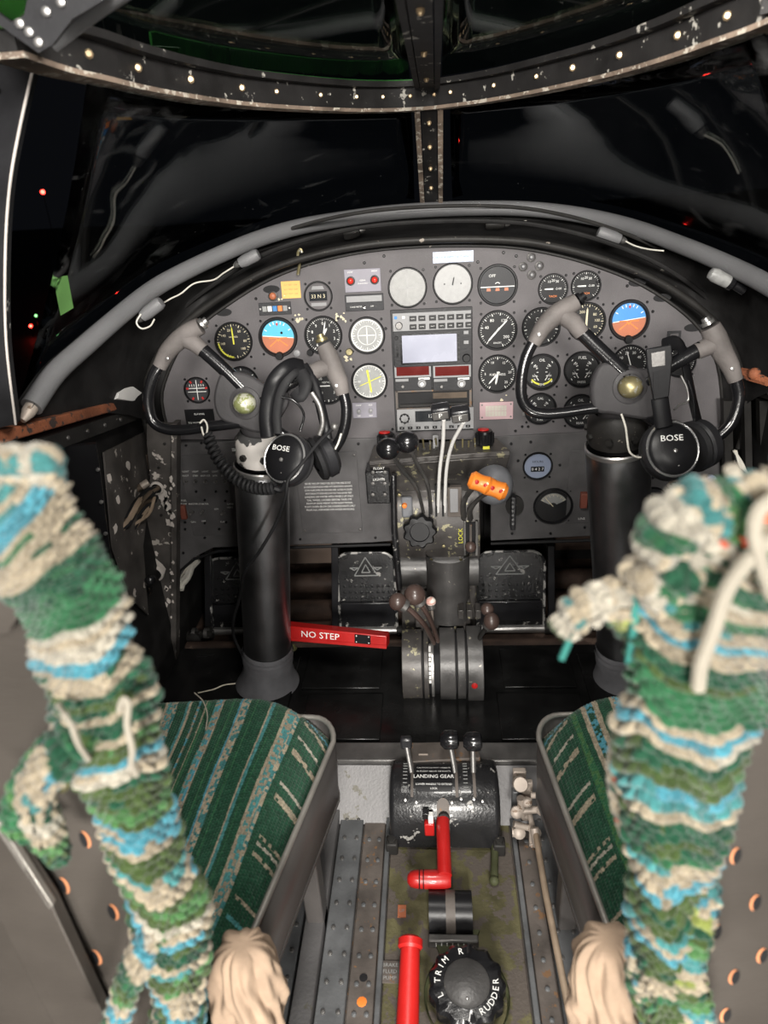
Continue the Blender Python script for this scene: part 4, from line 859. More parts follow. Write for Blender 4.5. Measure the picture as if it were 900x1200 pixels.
o, r = gauge(0, 0, 23, 'black meter with a fan-shaped grey scale below the pale hour counter', 'dial_black', R=SR, P=SP(648, 593)); mk = arcband(MB(), -62, 62, r*.22, r*.82, .001, 20); finish(o, mk, 'dial_grey', 'scale'); mk = ticks(r, 24, -58, 58, 4, .62, .7, .78, .02, .0014); hand(mk, -40, r*.75, r*.04, ZH, 0); finish(o, mk, 'cream_print')
o, W, H = splate(668, 528, 691, 612, 'switch_plate', 'tall slim plate with a brown guarded switch beside the starboard column', 'plate', 'subpanel_grey', .002)
MB().box(SP(684, 586, .008), (.016, .014, .038)).build('switch_guard', 'brown_guard', o, bevel=.002); mk = MB(); mk.text('LINE', (W*.15, -H*.44, .0023), .008); finish(o, mk)
o = thing('gear_handle_bracket', 'slim black vertical bracket with a half-round plate beside the orange knobs', 'bracket', SP(601, 600), SR)
MB().box(SP(601, 600, .012), (.011, .024, .085)).build('bar', 'black_satin', o, bevel=.002); MB().lathe([(0, 0), (.026, 0), (.026, .006), (0, .006)], SP(603, 592, .0), (0, -1, 0), 20, sx=.8).build('half_disc', 'fittings_dark', o)
for k in range(7): MB().cyl(SP(601, 584+k*5, .022), SP(601, 584+k*5, .026), .003, n=6).build('tooth', 'black_satin', o)
o, r = gauge(0, 0, 17, 'dark round dial just behind the starboard control column edge', 'dial_dark', R=SR, P=SP(764, 586))
# ================================================================ CONTROL COLUMNS AND YOKES
def column(lab, top, bot, rt, rb, nm='control_column'):
    o = thing(nm, lab, 'control column', (bot.x, bot.y, bot.z)); ax = (top-bot).normalized(); L = (top-bot).length
    MB().lathe([(rb, 0), (rb, L*.15), (rt, L*.90), (rt, L*.965), (rt*.97, L*.97)], bot, ax, 40).build('tube', 'column_black', o)
    MB().lathe([(rt*1.015, L*.966), (rt*1.02, L*.972), (rt*1.02, L*.978), (rt*.98, L*.982)], bot, ax, 40).build('ring', 'steel', o)
    return o, ax, L
def yoke(lab, lab_col, hub_px, ctop, cbot, Yh, seed, flip, cap_m, spec):
    hub = onY(*hub_px, Yh); n = (CAM-hub).normalized(); n = Vector((0, n.y, n.z*.75)).normalized()
    H0 = hub
    def Q(x, y, h=0): return onP(x, y, H0+n*h, n)
    o = thing('control_yoke', lab, 'yoke', hub)
    ux = Vector((1, 0, 0)); uy = n.cross(ux); uy = uy if uy.z > 0 else -uy
    # hub plate
    C = catmull([Q(x, y, -.012) for x, y in spec['hub']], 4, closed=True)
    MB().slab(C, n*.022).build('hub', 'hub_grey', o, bevel=.005)
    MB().lathe([(.036, -.03), (.034, -.012), (.028, .012), (.022, .014)], hub, n, 32).build('hub_boss', 'hub_grey', o)
    MB().ball(hub+n*.014, .0205, 24, 14, (1, 1, .9)).build('centre_cap', cap_m, o)
    for name, pts, r, m in spec['tubes']:
        MB().tube(catmull([Q(*p) for p in pts], 6), r, 16).build(name, m, o)
    for g in spec['grips']:
        P = catmull([Q(*p) for p in g['pts']], 6); MB().tube(P, g['r'], 16, flat=g.get('flat', 1)).build('grip', 'grip_grey', o)
        P = [Q(*p) for p in g['stub']]; MB().tube(P, [.0135, .0150, .0155], 16).build('grip_socket', 'grip_grey', o)
        q = Q(*g['cap']); q0 = Q(*g['pts'][0]); ax = (q-q0).normalized()
        MB().lathe([(.011, 0), (.0105, .005), (.007, .006), (.0065, .012), (0, .013)], q-ax*.003, ax, 16).build('button', g.get('capm', 'steel'), o)
        for t in (.75,): 
            q = P[0]
    for x, y in spec.get('screws', ()): MB().lathe([(.003, 0), (.003, .002), (0, .003)], Q(x, y, .014), n, 10).build('screw', 'steel', o)
    # collar on the column head
    top = ctop; co, ax, L = column(lab_col, top, cbot, spec['rt'], spec['rb'])
    MB().lathe([(spec['rt']*.9, 0), (spec['rt']*.92, .012), (spec['rt']*.9, .045), (spec['rt']*.7, .06)], top-ax*.004, ax, 32).build('head_casting', spec['head'], co)
    MB().tube([top+ax*.045, hub-n*.02], [spec['rt']*.6, .03], 20).build('neck', 'hub_grey', co)
    for k in range(8):
        a = 2*PI*k/8+.3; x_, y_, z_ = frame(ax); d = x_*math.cos(a)+y_*math.sin(a)
        MB().cyl(top+ax*.018+d*spec['rt']*.88, top+ax*.018+d*(spec['rt']*.88+.008), .0065, n=6).build('bolt', 'fittings_dark', co)
    MB().lathe([(spec['rb']*1.04, .13), (spec['rb']*1.10, .09), (spec['rb']*1.05, .075), (spec['rb']*1.2, .04), (spec['rb']*1.55, .0), (spec['rb']*1.7, -.02)], cbot, ax, 36).build('boot', 'boot_grey', co)
    MB().lathe([(spec['rb']*1.11, .118), (spec['rb']*1.12, .112), (spec['rb']*1.11, .106)], cbot, ax, 36).build('boot_strap', 'boot_grey', co)
    return o, Q, n, co
ctL, cbL = onY(306, 536, 1.235), onY(315, 806, 1.285); cbL.z -= .0
specL = dict(
 hub=[(258,446),(266,436),(290,437),(314,450),(334,452),(340,470),(330,490),(322,506),(300,505),(282,498),(262,490),(254,470)],
 tubes=[('spoke', [(285,455),(262,432),(232,405)], .0125, 'black_gloss'), ('spoke', [(308,470),(340,448),(366,434)], .0125, 'black_gloss'),
        ('rim_tube', [(190,424),(180,440),(174,462),(175,482),(181,496),(195,503),(215,504),(245,500),(280,496),(302,496)], .0098, 'black_gloss'),
        ('rim_tube', [(402,458),(406,478),(404,500),(396,520),(384,532),(366,530),(345,518),(318,500)], .0098, 'black_gloss')],
 grips=[dict(pts=[(235,382),(222,389),(208,400),(196,413),(187,430)], r=[.015,.0165,.0165,.0150,.0125], stub=[(238,411),(228,402),(214,396)], cap=(238,379)),
        dict(pts=[(379,404),(386,418),(392,434),(398,448),(402,462)], r=[.0135,.0165,.017,.0155,.012], stub=[(362,438),(376,432),(390,428)], cap=(377,398), capm='brass_worn')],
 screws=[(196,420),(394,452)], rt=.052, rb=.052, head='head_chipped')
yL, QL, nL, colL = yoke('port control yoke with a worn green-gold boss and grey grips', 'black control column tube with grey boot nearer the loose wire looms', (289,472), ctL, cbL, 1.20, 1, 1, 'boss_worn', specL)
ctR, cbR = onY(724, 513, 1.235), onY(730, 806, 1.29)
specR = dict(
 hub=[(697,432),(710,424),(740,431),(757,432),(775,440),(778,462),(768,480),(758,490),(735,488),(715,484),(695,480),(690,455)],
 tubes=[('spoke', [(735,440),(705,412),(676,384)], .0125, 'black_gloss'), ('spoke', [(755,448),(790,426),(822,408)], .0125, 'black_gloss'),
        ('rim_tube', [(625,400),(616,420),(611,445),(612,468),(622,481),(640,485),(665,483),(700,478),(735,478),(758,486)], .0098, 'black_gloss'),
        ('rim_tube', [(862,444),(866,465),(860,490),(848,506),(830,518),(805,518),(780,505),(752,484)], .0098, 'black_gloss')],
 grips=[dict(pts=[(676,353),(663,361),(650,370),(637,383),(625,403)], r=[.0135,.0165,.017,.0150,.0115], stub=[(682,391),(672,378),(658,368)], cap=(680,350), capm='black_plastic'),
        dict(pts=[(832,383),(838,395),(846,412),(855,428),(862,446)], r=[.0165,.0185,.017,.015,.012], stub=[(816,412),(830,406),(844,402)], cap=(829,378))],
 screws=[(632,392),(858,432)], rt=.058, rb=.052, head='fittings_dark')
yR, QR, nR, colR = yoke('starboard control yoke with a worn silvery boss and grey grips', 'black control column tube half hidden by the draped seat cover', (736,453), ctR, cbR, 1.19, 2, -1, 'brass_worn', specR)
# small hand-drawn marks and loops
z1 = thing('cable_tie', 'white cable tie looped round the lower bar of the port yoke', 'cable tie', QL(239, 500)); 
MB().tube(catmull([QL(234,496,.014), QL(239,492,.012), QL(243,500,.013), QL(241,512,.014), QL(238,508,.013), QL(236,500,.014)], 5), .0016, 6).build('loop', 'cable_white', z1)
z2 = thing('cord', 'thin cream cord hanging from the starboard yoke hub over the column', 'cord', QR(732, 486)); MB().tube(catmull([QR(728,485,.03), QR(733,500,.035), QR(735,515,.05), QR(738,530,.052), QR(748,536,.045), QR(758,534,.04)], 5), .0017, 6).build('strand', 'cable_white', z2)
# ================================================================ HEADSETS
def headset(lab, S):
    Q = S['Q']; o = thing('headset', lab, 'headset', Q(*S['cup']))
    n = S['n']; c = Q(*S['cup'], S['h']); tilt = Vector(S['tilt']).normalized()
    R = pxm(S['r'], c)
    # near cup
    x_, y_, z_ = frame(tilt)
    MB().lathe([(0, R*.42), (R*.35, R*.41), (R*.75, R*.33), (R*.86, R*.24), (R*.90, R*.18)], c, tilt, 36, sy=1.08).build('cup_shell', 'black_plastic', o)
    MB().lathe([(R*.86, R*.22), (R*.90, R*.25), (R*.94, R*.20), (R*.92, R*.14)], c, tilt, 36, sy=1.08).build('trim_ring', 'headset_ring', o)
    MB().lathe([(R*.93, R*.18), (R, R*.05), (R, -R*.2), (R*.9, -R*.3)], c, tilt, 36, sy=1.08).build('cup_body', 'avionics_black', o)
    MB().lathe([(R*.45, -R*.30), (R*.9, -R*.28), (R*1.0, -R*.42), (R*.93, -R*.60), (R*.6, -R*.66), (R*.4, -R*.55)], c, tilt, 36, sy=1.08).build('ear_cushion', 'black_rubber', o)
    yv = S['tup']; xv = yv.cross(tilt).normalized(); yv = tilt.cross(xv).normalized()
    MB().text('BOSE', c+tilt*(R*.445)+yv*R*.34-xv*R*.10, R*.30, xv*1.0+yv*.0, yv, 1.15).build('lettering', 'white_print', o, smooth=0)
    MB().lathe([(.004, 0), (.003, .002), (0, .003)], c+tilt*(R*.41)-yv*R*.1, tilt, 10).build('screw', 'steel', o)
    MB().lathe([(.0022, 0), (0, .002)], c+tilt*(R*.34)-yv*R*.62+xv*R*.1, tilt, 10).build('dot', 'steel', o)
    # far cup
    c2 = Q(*S['cup2'], S['h2']); t2 = Vector(S['tilt2']).normalized()
    MB().lathe([(0, R*.35), (R*.7, R*.3), (R*.92, R*.12), (R*.95, -R*.2), (R*.85, -R*.3)], c2, t2, 32).build('cup_body', 'avionics_black', o)
    MB().lathe([(R*.4, -R*.28), (R*.85, -R*.26), (R*.97, -R*.42), (R*.9, -R*.58), (R*.5, -R*.62)], c2, t2, 32).build('ear_cushion', 'black_rubber', o)
    for k, pts in enumerate(S['bands']):
        P = catmull([Q(*p) for p in pts[0]], 6); MB().tube(P, pts[1], 12, flat=pts[2], up=n).build(pts[3], pts[4], o)
    return o, c
zz = Vector((0, 0, 1))
hsL, cL = headset('black headset with coiled cord hung on the port yoke', dict(Q=QL, n=nL, cup=(336,538), h=.045, r=29, tilt=(-.30,-.80,.55), tup=Vector((.15, .3, 1)), cup2=(384,533), h2=-.012, tilt2=(.8,.4,.2),
 bands=[([(313,512,.05),(311,490,.05),(314,465,.05),(321,445,.052),(333,432,.045),(345,426,.030),(355,428,.02)], .0115, .32, 'headband', 'black_plastic'),
        ([(325,508,.045),(324,485,.045),(328,462,.046),(336,446,.046),(345,436,.038),(354,434,.024)], .0085, .4, 'headband_pad', 'black_rubber'),
        ([(355,428,.02),(366,446,.01),(374,470,.005),(380,495,0),(384,515,0)], .009, .35, 'headband', 'black_plastic'),
        ([(352,436,.03),(358,450,.04),(352,464,.045),(346,458,.04)], .012, .5, 'headband_pad', 'black_rubber'),
        ([(330,465,.05),(345,470,.05),(356,485,.045),(352,505,.04)], .0022, 1, 'wire_yoke', 'black_gloss'),
        ([(365,460,.03),(374,475,.03),(378,495,.03),(374,510,.03)], .0045, .5, 'slider', 'steel_dark')]))
hsR, cR = headset('black headset hung on the starboard yoke, with a slotted headband', dict(Q=QR, n=nR, cup=(786,527), h=.055, r=33, tilt=(.05,-.85,.5), tup=Vector((-.02, .3, 1)), cup2=(822,520), h2=-.01, tilt2=(.8,.4,.1),
 bands=[([(778,500,.06),(775,480,.06),(773,466,.06)], .014, .35, 'band_arm', 'black_plastic'),
        ([(778,405,.03),(792,402,.015),(800,412,.0),(806,440,-.01),(812,470,-.01),(818,495,-.01)], .012, .4, 'headband', 'black_plastic'),
        ([(798,440,.02),(805,455,.02),(806,470,.02),(797,474,.025),(790,480,.03)], .0018, 1, 'wire_yoke', 'steel'),
        ([(806,445,.015),(812,465,.015),(814,490,.01)], .0022, 1, 'wire_yoke', 'black_gloss')]))
# slotted flat headband bracket
bp = [(756,409),(786,403),(787,420),(783,465),(765,469),(757,430)]
MB().slab([QR(x, y, .062) for x, y in bp], nR*.006).build('headband_plate', 'black_plastic', hsR, bevel=.002)
MB().slab([QR(x, y, .0685) for x, y in ((763,414),(779,411),(779,428),(764,430))], nR*.001).build('slot', 'steel_dark', hsR)
MB().slab([QR(x, y, .0685) for x, y in ((765,436),(772,435),(771,462),(766,462))], nR*.001).build('slot', 'black_rubber', hsR)
o = thing('microphone_clip', 'pale metal clip under the cup of the starboard headset', 'clip', QR(797, 566)); MB().ball(QR(793, 568, .03), .011, 12, 8, (1.5, .7, .7)).build('body', 'pale_metal', o); MB().ball(QR(806, 567, .03), .0095, 12, 8).build('ball', 'steel_dark', o); MB().lathe([(.009, 0), (.009, .008), (0, .009)], QR(832, 562, .01), nR, 14).build('knob', 'label_blue', o)
MB().tube(catmull([QR(828,570,.03), QR(812,585,.03), QR(796,605,.03), QR(784,622,.03)], 5), .0030, 8).build('cord', 'black_rubber', o)
# cords
o = thing('coiled_cord', 'black coiled telephone cord curving from the port yoke to the headset', 'cord', QL(245, 510))
ax_ = catmull([QL(243,508,.045), QL(250,527,.05), QL(261,545,.055), QL(275,560,.06), QL(292,570,.065), (QL(308,573,.07)), QL(322,572,.07)], 30)
N_ = len(ax_); hel = []
x0 = None
for i in range(N_*1):
    a = ax_[max(i-1, 0)]; b = ax_[min(i+1, N_-1)]; t = (b-a).normalized()
    if x0 is None: x0, y0, _ = frame(t)
    x0 = (x0-t*x0.dot(t)).normalized(); y0 = t.cross(x0); ph = 2*PI*i/9.0
    rr = .0085 if 8 < i else .006
    hel.append(ax_[i]+x0*math.cos(ph)*rr+y0*math.sin(ph)*rr)
MB().tube(hel, .0034, 8).build('coil', 'black_rubber', o)
MB().tube(catmull([QL(322,572,.07), QL(330,574,.07), QL(336,566,.07)], 4), .006, 8).build('plug', 'black_plastic', o)
o = thing('headset_cable', 'thin black cable running from the port headset down past the column', 'cord', QL(392, 503))
MB().tube(catmull([QL(390,502,.03), QL(372,520,.05), QL(352,545,.07), QL(338,562,.075), QL(335,580,.07), onY(325,610,1.13), onY(305,645,1.14), onY(286,672,1.16), onY(281,700,1.20), onY(274,725,1.22), onY(274,745,1.25), onY(284,768,1.27)], 6), .0032, 8).build('cable', 'black_rubber', o)
MB().ball(QL(392, 500, .03), .007, 10, 8).build('strain_relief', 'steel_dark', o)
o = thing('wire_loop', 'short pale wire end curling off the lower port yoke bar', 'wire', QL(387, 530)); MB().tube(catmull([QL(400,508,.012), QL(396,520,.014), QL(389,533,.012)], 4), .0018, 6).build('strand', 'cable_white', o)
# ================================================================ lamps on the coaming
def clip(x, y, Y, dirp, lab, m='tube_grey', wire=None, glass=False):
    a = onY(x, y, Y); b = onY(dirp[0], dirp[1], Y); o = thing('map_lamp', lab, 'lamp', a); d = (b-a).normalized(); L = (b-a).length
    if glass:
        MB().lathe([(0, 0), (.010, .003), (.013, .012), (.012, L*.6), (.009, L*.62)], a, d, 18).build('bulb', 'dial_silver', o)
        MB().lathe([(.013, L*.6), (.013, L*.72), (.008, L*.8), (.010, L*1.1), (0, L*1.12)], a, d, 16).build('socket', 'black_gloss', o)
    else:
        MB().lathe([(0, 0), (.010, .002), (.0125, .008), (.0125, L*.7), (.010, L*.95), (.006, L), (0, L*1.01)], a, d, 18).build('housing', m, o)
        MB().lathe([(.0075, L), (.007, L+.006), (.004, L+.012), (0, L+.012)], a, d, 12).build('ferrule', 'steel_dark', o)
    if wire: MB().tube(catmull([onY(*p) for p in wire], 6), .0016, 6).build('wire', 'cable_white', o)
    return o
clip(304, 297, 1.53, (280, 309), 'grey lamp housing under the padded tube with a wire running to the port side', wire=[(278,310,1.53),(262,320,1.52),(250,328,1.5),(228,332,1.48),(212,344,1.46),(200,350,1.44),(190,356,1.42)])
clip(190, 353, 1.36, (166, 372), 'grey lamp housing lowest on the port side with a wire ring', wire=[(165,368,1.35),(160,378,1.34),(166,385,1.34),(176,382,1.34),(181,374,1.34)])
clip(402, 276, 1.70, (422, 270), 'small dark clip under the tube, above the twin lamp plate', 'fittings_dark')
clip(568, 263, 1.75, (592, 262), 'small dark lamp clip beside the centre post under the tube', 'fittings_dark', wire=[(594,262,1.75),(604,260,1.75),(617,259,1.75)])
clip(700, 271, 1.62, (728, 281), 'grey lamp housing under the tube trailing a white wire', wire=[(730,281,1.62),(744,288,1.6),(760,292,1.58),(778,294,1.56)])
clip(831, 319, 1.42, (868, 338), 'bare glass bulb lamp in a black socket near the starboard end of the tube', glass=True, wire=[(866,336,1.42),(872,340,1.42),(873,336,1.42)])
o = thing('spring_hook', 'cream curled wire hook standing up from the panel edge', 'hook', onY(350, 322, 1.53)); MB().tube(catmull([onY(349,322,1.53), onY(351,308,1.53), onY(349,298,1.53), onY(352,292,1.53), onY(354,296,1.53)], 5), .0032, 8).build('hook', 'brass_worn', o)
# ================================================================ RUDDER PEDALS
def pedal(x0, y0, x1, y1, Y, lab, arm_x=None):
    a = onY(x0, y1, Y); b = onY(x1, y0, Y+.03); W = abs(b.x-a.x); Hh = (b.z-a.z); c = Vector(((a.x+b.x)/2, Y, a.z))
    o = thing('rudder_pedal', lab, 'pedal', c); dv = Vector((0, .04, Hh)).normalized(); n = Vector((0, -dv.z, dv.y))
    L = (Vector((0, .04, Hh))).length; r = W*.22
    poly = [(-W/2, 0), (W/2, 0)]+[(W/2-r+r*math.cos(t), L-r+r*math.sin(t)) for t in np.linspace(0, PI/2, 7)]+[(-W/2+r-r*math.sin(t), L-r+r*math.cos(t)) for t in np.linspace(0, PI/2, 7)]
    P = [c+Vector((1, 0, 0))*p[0]+dv*p[1] for p in poly]
    MB().slab(P, -n*.006).build('plate', 'black_worn', o, bevel=.001)
    MB().tube([c+Vector((1, 0, 0))*p[0]*.985+dv*p[1]*.99+n*.003 for p in poly[1:]+poly[:1]], .0036, 8).build('rolled_rim', 'rim_worn', o)
    mk = MB()
    for j in range(4):
        for k in range(9): mk.ball(c+Vector((1, 0, 0))*(W*(-.38+.095*k))+dv*(L*(.34+.075*j))+n*.0005, .0042, 6, 4, (1, .6, 1))
    t = mk.build('tread_studs', 'black_worn', o); t['kind'] = 'stuff'
    mk = MB()
    for tri in ([(-.22, .70), (.22, .70), (0, .93)], [(-.08, .74), (.08, .74), (0, .84)], [(-.30, .80), (-.14, .80), (-.22, .77)], [(.30, .80), (.14, .80), (.22, .77)]):
        for k in range(3):
            p = [c+Vector((1, 0, 0))*(W*q[0]*.9)+dv*(L*q[1])+n*.001 for q in (tri[k], tri[(k+1) % 3])]; mk.tube(p, .0016, 5)
    mk.build('emblem', 'dial_grey', o)
    MB().box(c+dv*(L*.22)+n*.002, (W*.92, .006, L*.30)).build('heel_plate', 'black_satin', o, bevel=.002)
    MB().cyl(c+Vector((-W*.62, 0, -.004)), c+Vector((W*.62, 0, -.004)), .0115, n=16).build('pivot_bar', 'steel', o)
    for s in (-1, 1):
        MB().lathe([(.016, 0), (.016, .02), (.011, .022)], c+Vector((s*W*.62, 0, -.004)), (-s, 0, 0), 16).build('bearing', 'fittings_dark', o)
    if arm_x: MB().slab([onY(arm_x-4, 640, Y+.02), onY(arm_x+4, 640, Y+.02), onY(arm_x+5, 748, Y+.0), onY(arm_x-3, 748, Y+.0)], (0, .02, 0)).build('hanger_arm', 'black_satin', o, bevel=.002)
    return o
pedal(250, 654, 312, 738, 1.58, 'rudder pedal partly hidden behind the port control column', 243)
pedal(399, 648, 462, 738, 1.58, 'rudder pedal just beside the pedestal, on the side of the red lever', 392)
pedal(557, 646, 640, 736, 1.58, 'rudder pedal between the pedestal and the starboard column', 646)
pedal(702, 640, 770, 730, 1.58, 'rudder pedal hidden behind the starboard column', 778)
o = thing('wing_bolt_linkage', 'dark mechanical linkage at the foot of the pedal nearest the bulkhead flange', 'linkage', onY(220, 745, 1.55))
MB().cyl(onY(205, 745, 1.56), onY(250, 743, 1.56), .012, n=14).build('shaft', 'fittings_dark', o); MB().lathe([(.020, 0), (.020, .012), (.014, .014), (0, .016)], onY(228, 748, 1.54), (0, -1, .2), 12).build('nut', 'fittings_dark', o)
for k in range(3): MB().lathe([(.015, 0), (.015, .01)], onY(212+k*14, 742, 1.545), (1, 0, .0), 12).build('collar', 'steel_dark', o)
# ================================================================ NO STEP lever
A, B = onY(335, 742, 1.31), onY(453, 753, 1.27)
o = thing('no_step_lever', 'red boxed lever lettered NO STEP reaching across the port footwell', 'lever', A)
d = (B-A).normalized(); n = Vector((0, -1, .25)); n = (n-d*n.dot(d)).normalized(); u = n.cross(d); u = u if u.z > 0 else -u
MB().slab([A-u*.019, B-u*.015, B+u*.015, A+u*.018], -n*.03).build('arm', 'red_paint', o, bevel=.002)
MB().slab([A-u*.016+n*.0005, B-u*.014+n*.0005, B-u*.006+n*.0005, A-u*.010+n*.0005], n*.0015).build('lower_flange', 'red_paint', o)
MB().text('NO STEP', A+d*.082+u*.002+n*.0012, .021, d, u, 1.1).build('lettering', 'white_print', o, smooth=0)
c = A.lerp(B, .77)+u*.003; MB().slab([c-d*.018-u*.010, c+d*.018-u*.010, c+d*.018+u*.010, c-d*.018+u*.010], n*.003).build('name_plate', 'black_plastic', o)
for s in (-1, 1):
    for q in (-1, 1): MB().lathe([(.002, 0), (0, .002)], c+d*s*.014+u*q*.007+n*.003, n, 8).build('rivet', 'steel', o)
o = thing('hose', 'olive-green hose running down below the red lever', 'hose', onY(345, 765, 1.40)); MB().tube(catmull([onY(340,758,1.42), onY(352,775,1.40), onY(362,795,1.36), onY(368,822,1.32)], 5), .0125, 12).build('pipe', 'olive_hose', o)
MB().tube([onY(358,784,1.38), onY(362,793,1.365)], .0145, 12).build('clamp', 'cable_white', o)
# ================================================================ CENTRE PEDESTAL
def prof_box(x0, x1, prof, o, name, m, bevel=.003):   # profile (y,z) extruded across x
    MB().slab([(x0, y, z) for y, z in prof], (x1-x0, 0, 0)).build(name, m, o, bevel=bevel)
YQ = 1.37
qa, qb = onY(459, 580, YQ), onY(562, 655, YQ)      # upper quadrant extents
qx0, qx1 = qa.x, onY(563, 600, YQ).x; zt, zb = onY(510, 566, YQ+.02).z, onY(510, 657, YQ).z
TQ = thing('throttle_quadrant', 'worn metal throttle quadrant housing under the radio stack', 'quadrant', (0.02, YQ+.05, zb))
prof = [(YQ+.13, zb), (YQ+.004, zb), (YQ, zb+.012), (YQ-.004, zt-.10), (YQ+.004, zt-.045), (YQ+.025, zt-.012), (YQ+.06, zt), (YQ+.13, zt)]
prof_box(qx0, qx1, prof, TQ, 'housing', 'quadrant_metal')
# slots, slot cheeks
def fbox(o, x0, y0, x1, y1, Y, t, name, m, bevel=.001):
    a = onY(x0, y0, Y); b = onY(x1, y1, Y); MB().box(((a.x+b.x)/2, Y, (a.z+b.z)/2), (abs(b.x-a.x), t, abs(b.z-a.z))).build(name, m, o, bevel=bevel)
for x in (503, 511, 519, 526): fbox(TQ, x-1.6, 568, x+1.6, 604, YQ-.001, .012, 'lever_slot', 'black_rubber', 0)
fbox(TQ, 524, 570, 541, 604, YQ-.003, .014, 'scale_plate', 'rail_rust'); fbox(TQ, 527, 573, 537, 600, YQ-.011, .004, 'scale_insert', 'avionics_grey')
fbox(TQ, 545, 612, 558, 648, YQ-.003, .006, 'friction_slot', 'black_rubber'); fbox(TQ, 543, 610, 546, 650, YQ-.004, .01, 'slot_cheek', 'steel_dark'); fbox(TQ, 557, 610, 560, 650, YQ-.004, .01, 'slot_cheek', 'steel_dark')
fbox(TQ, 550, 614, 553, 640, YQ-.008, .01, 'slider', 'rail_rust')
MB().ball(onY(551.5, 641, YQ-.016), .0125, 14, 10).build('slider_knob', 'brown_knob', TQ)
mk = MB(); mk.text('LOCK', onY(540, 628, YQ-.0045), .014, (0, 0, 1), (-1, 0, 0)); mk.build('lettering', 'yellow_print', TQ, smooth=0)
for x, y in ((468,580),(476,585),(466,640),(505,656),(540,656),(520,640)): MB().lathe([(.004, 0), (.0035, .002), (0, .003)], onY(x, y, YQ-.004), (0, -1, 0), 8).build('screw', 'brass_worn', TQ)
fbox(TQ, 470, 582, 484, 606, YQ-.003, .01, 'friction_bracket', 'motor_grey', .004)
MB().lathe([(.006, 0), (.005, .006), (0, .008)], onY(474, 592, YQ-.008), (0, -1, 0), 10).build('bolt', 'orange_paint', TQ)
# star knob
c = onY(492, 622, YQ-.03); pts = []
o = thing('friction_knob', 'black scalloped star knob on the throttle quadrant face', 'knob', c)
def starknob(o, c, R, h, ax, m, k=9, amp=.09, name='knob', dish=True):
    x_, y_, z_ = frame(Vector(ax)); rows = []
    for (f, z) in ((.85, -.5*h), (1, -.35*h), (1, .35*h), (.9, .5*h), (.62, .52*h), (.58, .40*h)):
        rows.append([Vector(c)+z_*z+(x_*math.cos(a)+y_*math.sin(a))*R*f*(1+amp*math.cos(k*a)*(1 if f > .8 else 0)) for a in np.linspace(0, 2*PI, 72, endpoint=False)])
    MB().loft(rows, closed=True, caps=True).build(name, m, o)
starknob(o, c, .034, .028, (0, -1, .25), 'black_plastic')
MB().lathe([(.014, .0), (.012, .012)], c, (0, 1, -.1), 12).build('shaft', 'steel_dark', o)
# cross shelf with toggle row
o = thing('switch_shelf', 'worn sloped shelf with a row of brass toggle switches behind the throttle levers', 'shelf', onY(515, 535, 1.45))
a0, a1, a2, a3 = onY(438, 522, 1.46), onY(582, 513, 1.46), onY(598, 528, 1.40), onY(432, 540, 1.40)
MB().slab([a0, a1, a2, a3], (0, 0, -.012)).build('top', 'quadrant_metal', o, bevel=.002)
MB().slab([a3+Vector((0, .0, -.012)), a2+Vector((0, 0, -.012)), onY(590, 562, 1.42), onY(440, 566, 1.42)], (0, .02, 0)).build('front', 'quadrant_metal', o, bevel=.003)
for i, x in enumerate((474, 482, 490, 497, 504, 512, 527, 534, 542, 549, 557)):
    q = onY(x, 527+((i*7) % 5)-2, 1.43); t = q+Vector((random.uniform(-.004, .004), -.006, .024)); MB().cyl(q, t, .0016, .0023, 7).build('toggle', 'brass_worn', o); MB().lathe([(.004, 0), (.004, .004), (0, .005)], q-Vector((0, 0, .002)), (0, 0, 1), 8).build('nut', 'steel_dark', o)
fbox(o, 507, 510, 514, 528, 1.435, .004, 'guard', 'avionics_grey')
for x, y, lab, m in ((453, 513, 'black ribbed knob with a red top behind the black lever balls', 'red_bright'), (568, 510, 'black ribbed knob with a red cap next to the pink placard', 'red_bright')):
    q = onY(x, y+10, 1.43); o = thing('selector_knob', lab, 'knob', q)
    MB().lathe([(.0175, 0), (.0175, .024), (.015, .030), (0, .031)], q, (0, 0, 1), 16).build('body', 'black_plastic', o)
    for k in range(12): a = 2*PI*k/12; MB().cyl(q+Vector((math.cos(a)*.0178, math.sin(a)*.0178, .002)), q+Vector((math.cos(a)*.0178, math.sin(a)*.0178, .025)), .0022, n=6).build('rib', 'black_plastic', o)
    MB().lathe([(.012, .031), (.0115, .0335), (0, .034)], q+Vector((-.003, 0, 0)), (0, 0, 1), 14, sx=1, sy=.6).build('cap', m, o)
    if x > 500: MB().box(q+Vector((.002, -.018, -.002)), (.014, .004, .006)).build('index', 'yellow_print', o)
# throttle levers
def lever(nm, lab, pts, r, m, knob_c, knob_r, knob_m, ks=(1, 1, 1), cat='lever', flat=.55):
    o = thing(nm, lab, cat, pts[-1]); P = catmull(pts, 6); MB().tube(P, r, 10, flat=flat, up=(1, 0, 0)).build('arm', m, o)
    MB().ball(knob_c, knob_r, 22, 14, ks).build('knob', knob_m, o)
    d = (P[1]-P[0]).normalized(); MB().lathe([(r*1.6, -.004), (r*1.6, .006), (r, .01)], P[0]+d*knob_r*.8, d, 12).build('ferrule', 'steel_dark', o)
    return o
k1 = onY(455, 526, 1.21); k2 = onY(477, 518, 1.23)
lever('throttle_lever', 'throttle lever with black ball knob, the lower one of the pair', [k1, onY(470,548,1.25), onY(488,572,1.32), onY(497,603,1.38)], .0065, 'steel_dark', k1, .0215, 'black_gloss', (1.05, 1, .95))
lever('throttle_lever', 'throttle lever with black ball knob, the higher one of the pair', [k2, onY(487,540,1.26), onY(501,568,1.33), onY(506,603,1.38)], .0065, 'steel_dark', k2, .0215, 'black_gloss', (1.05, 1, .95))
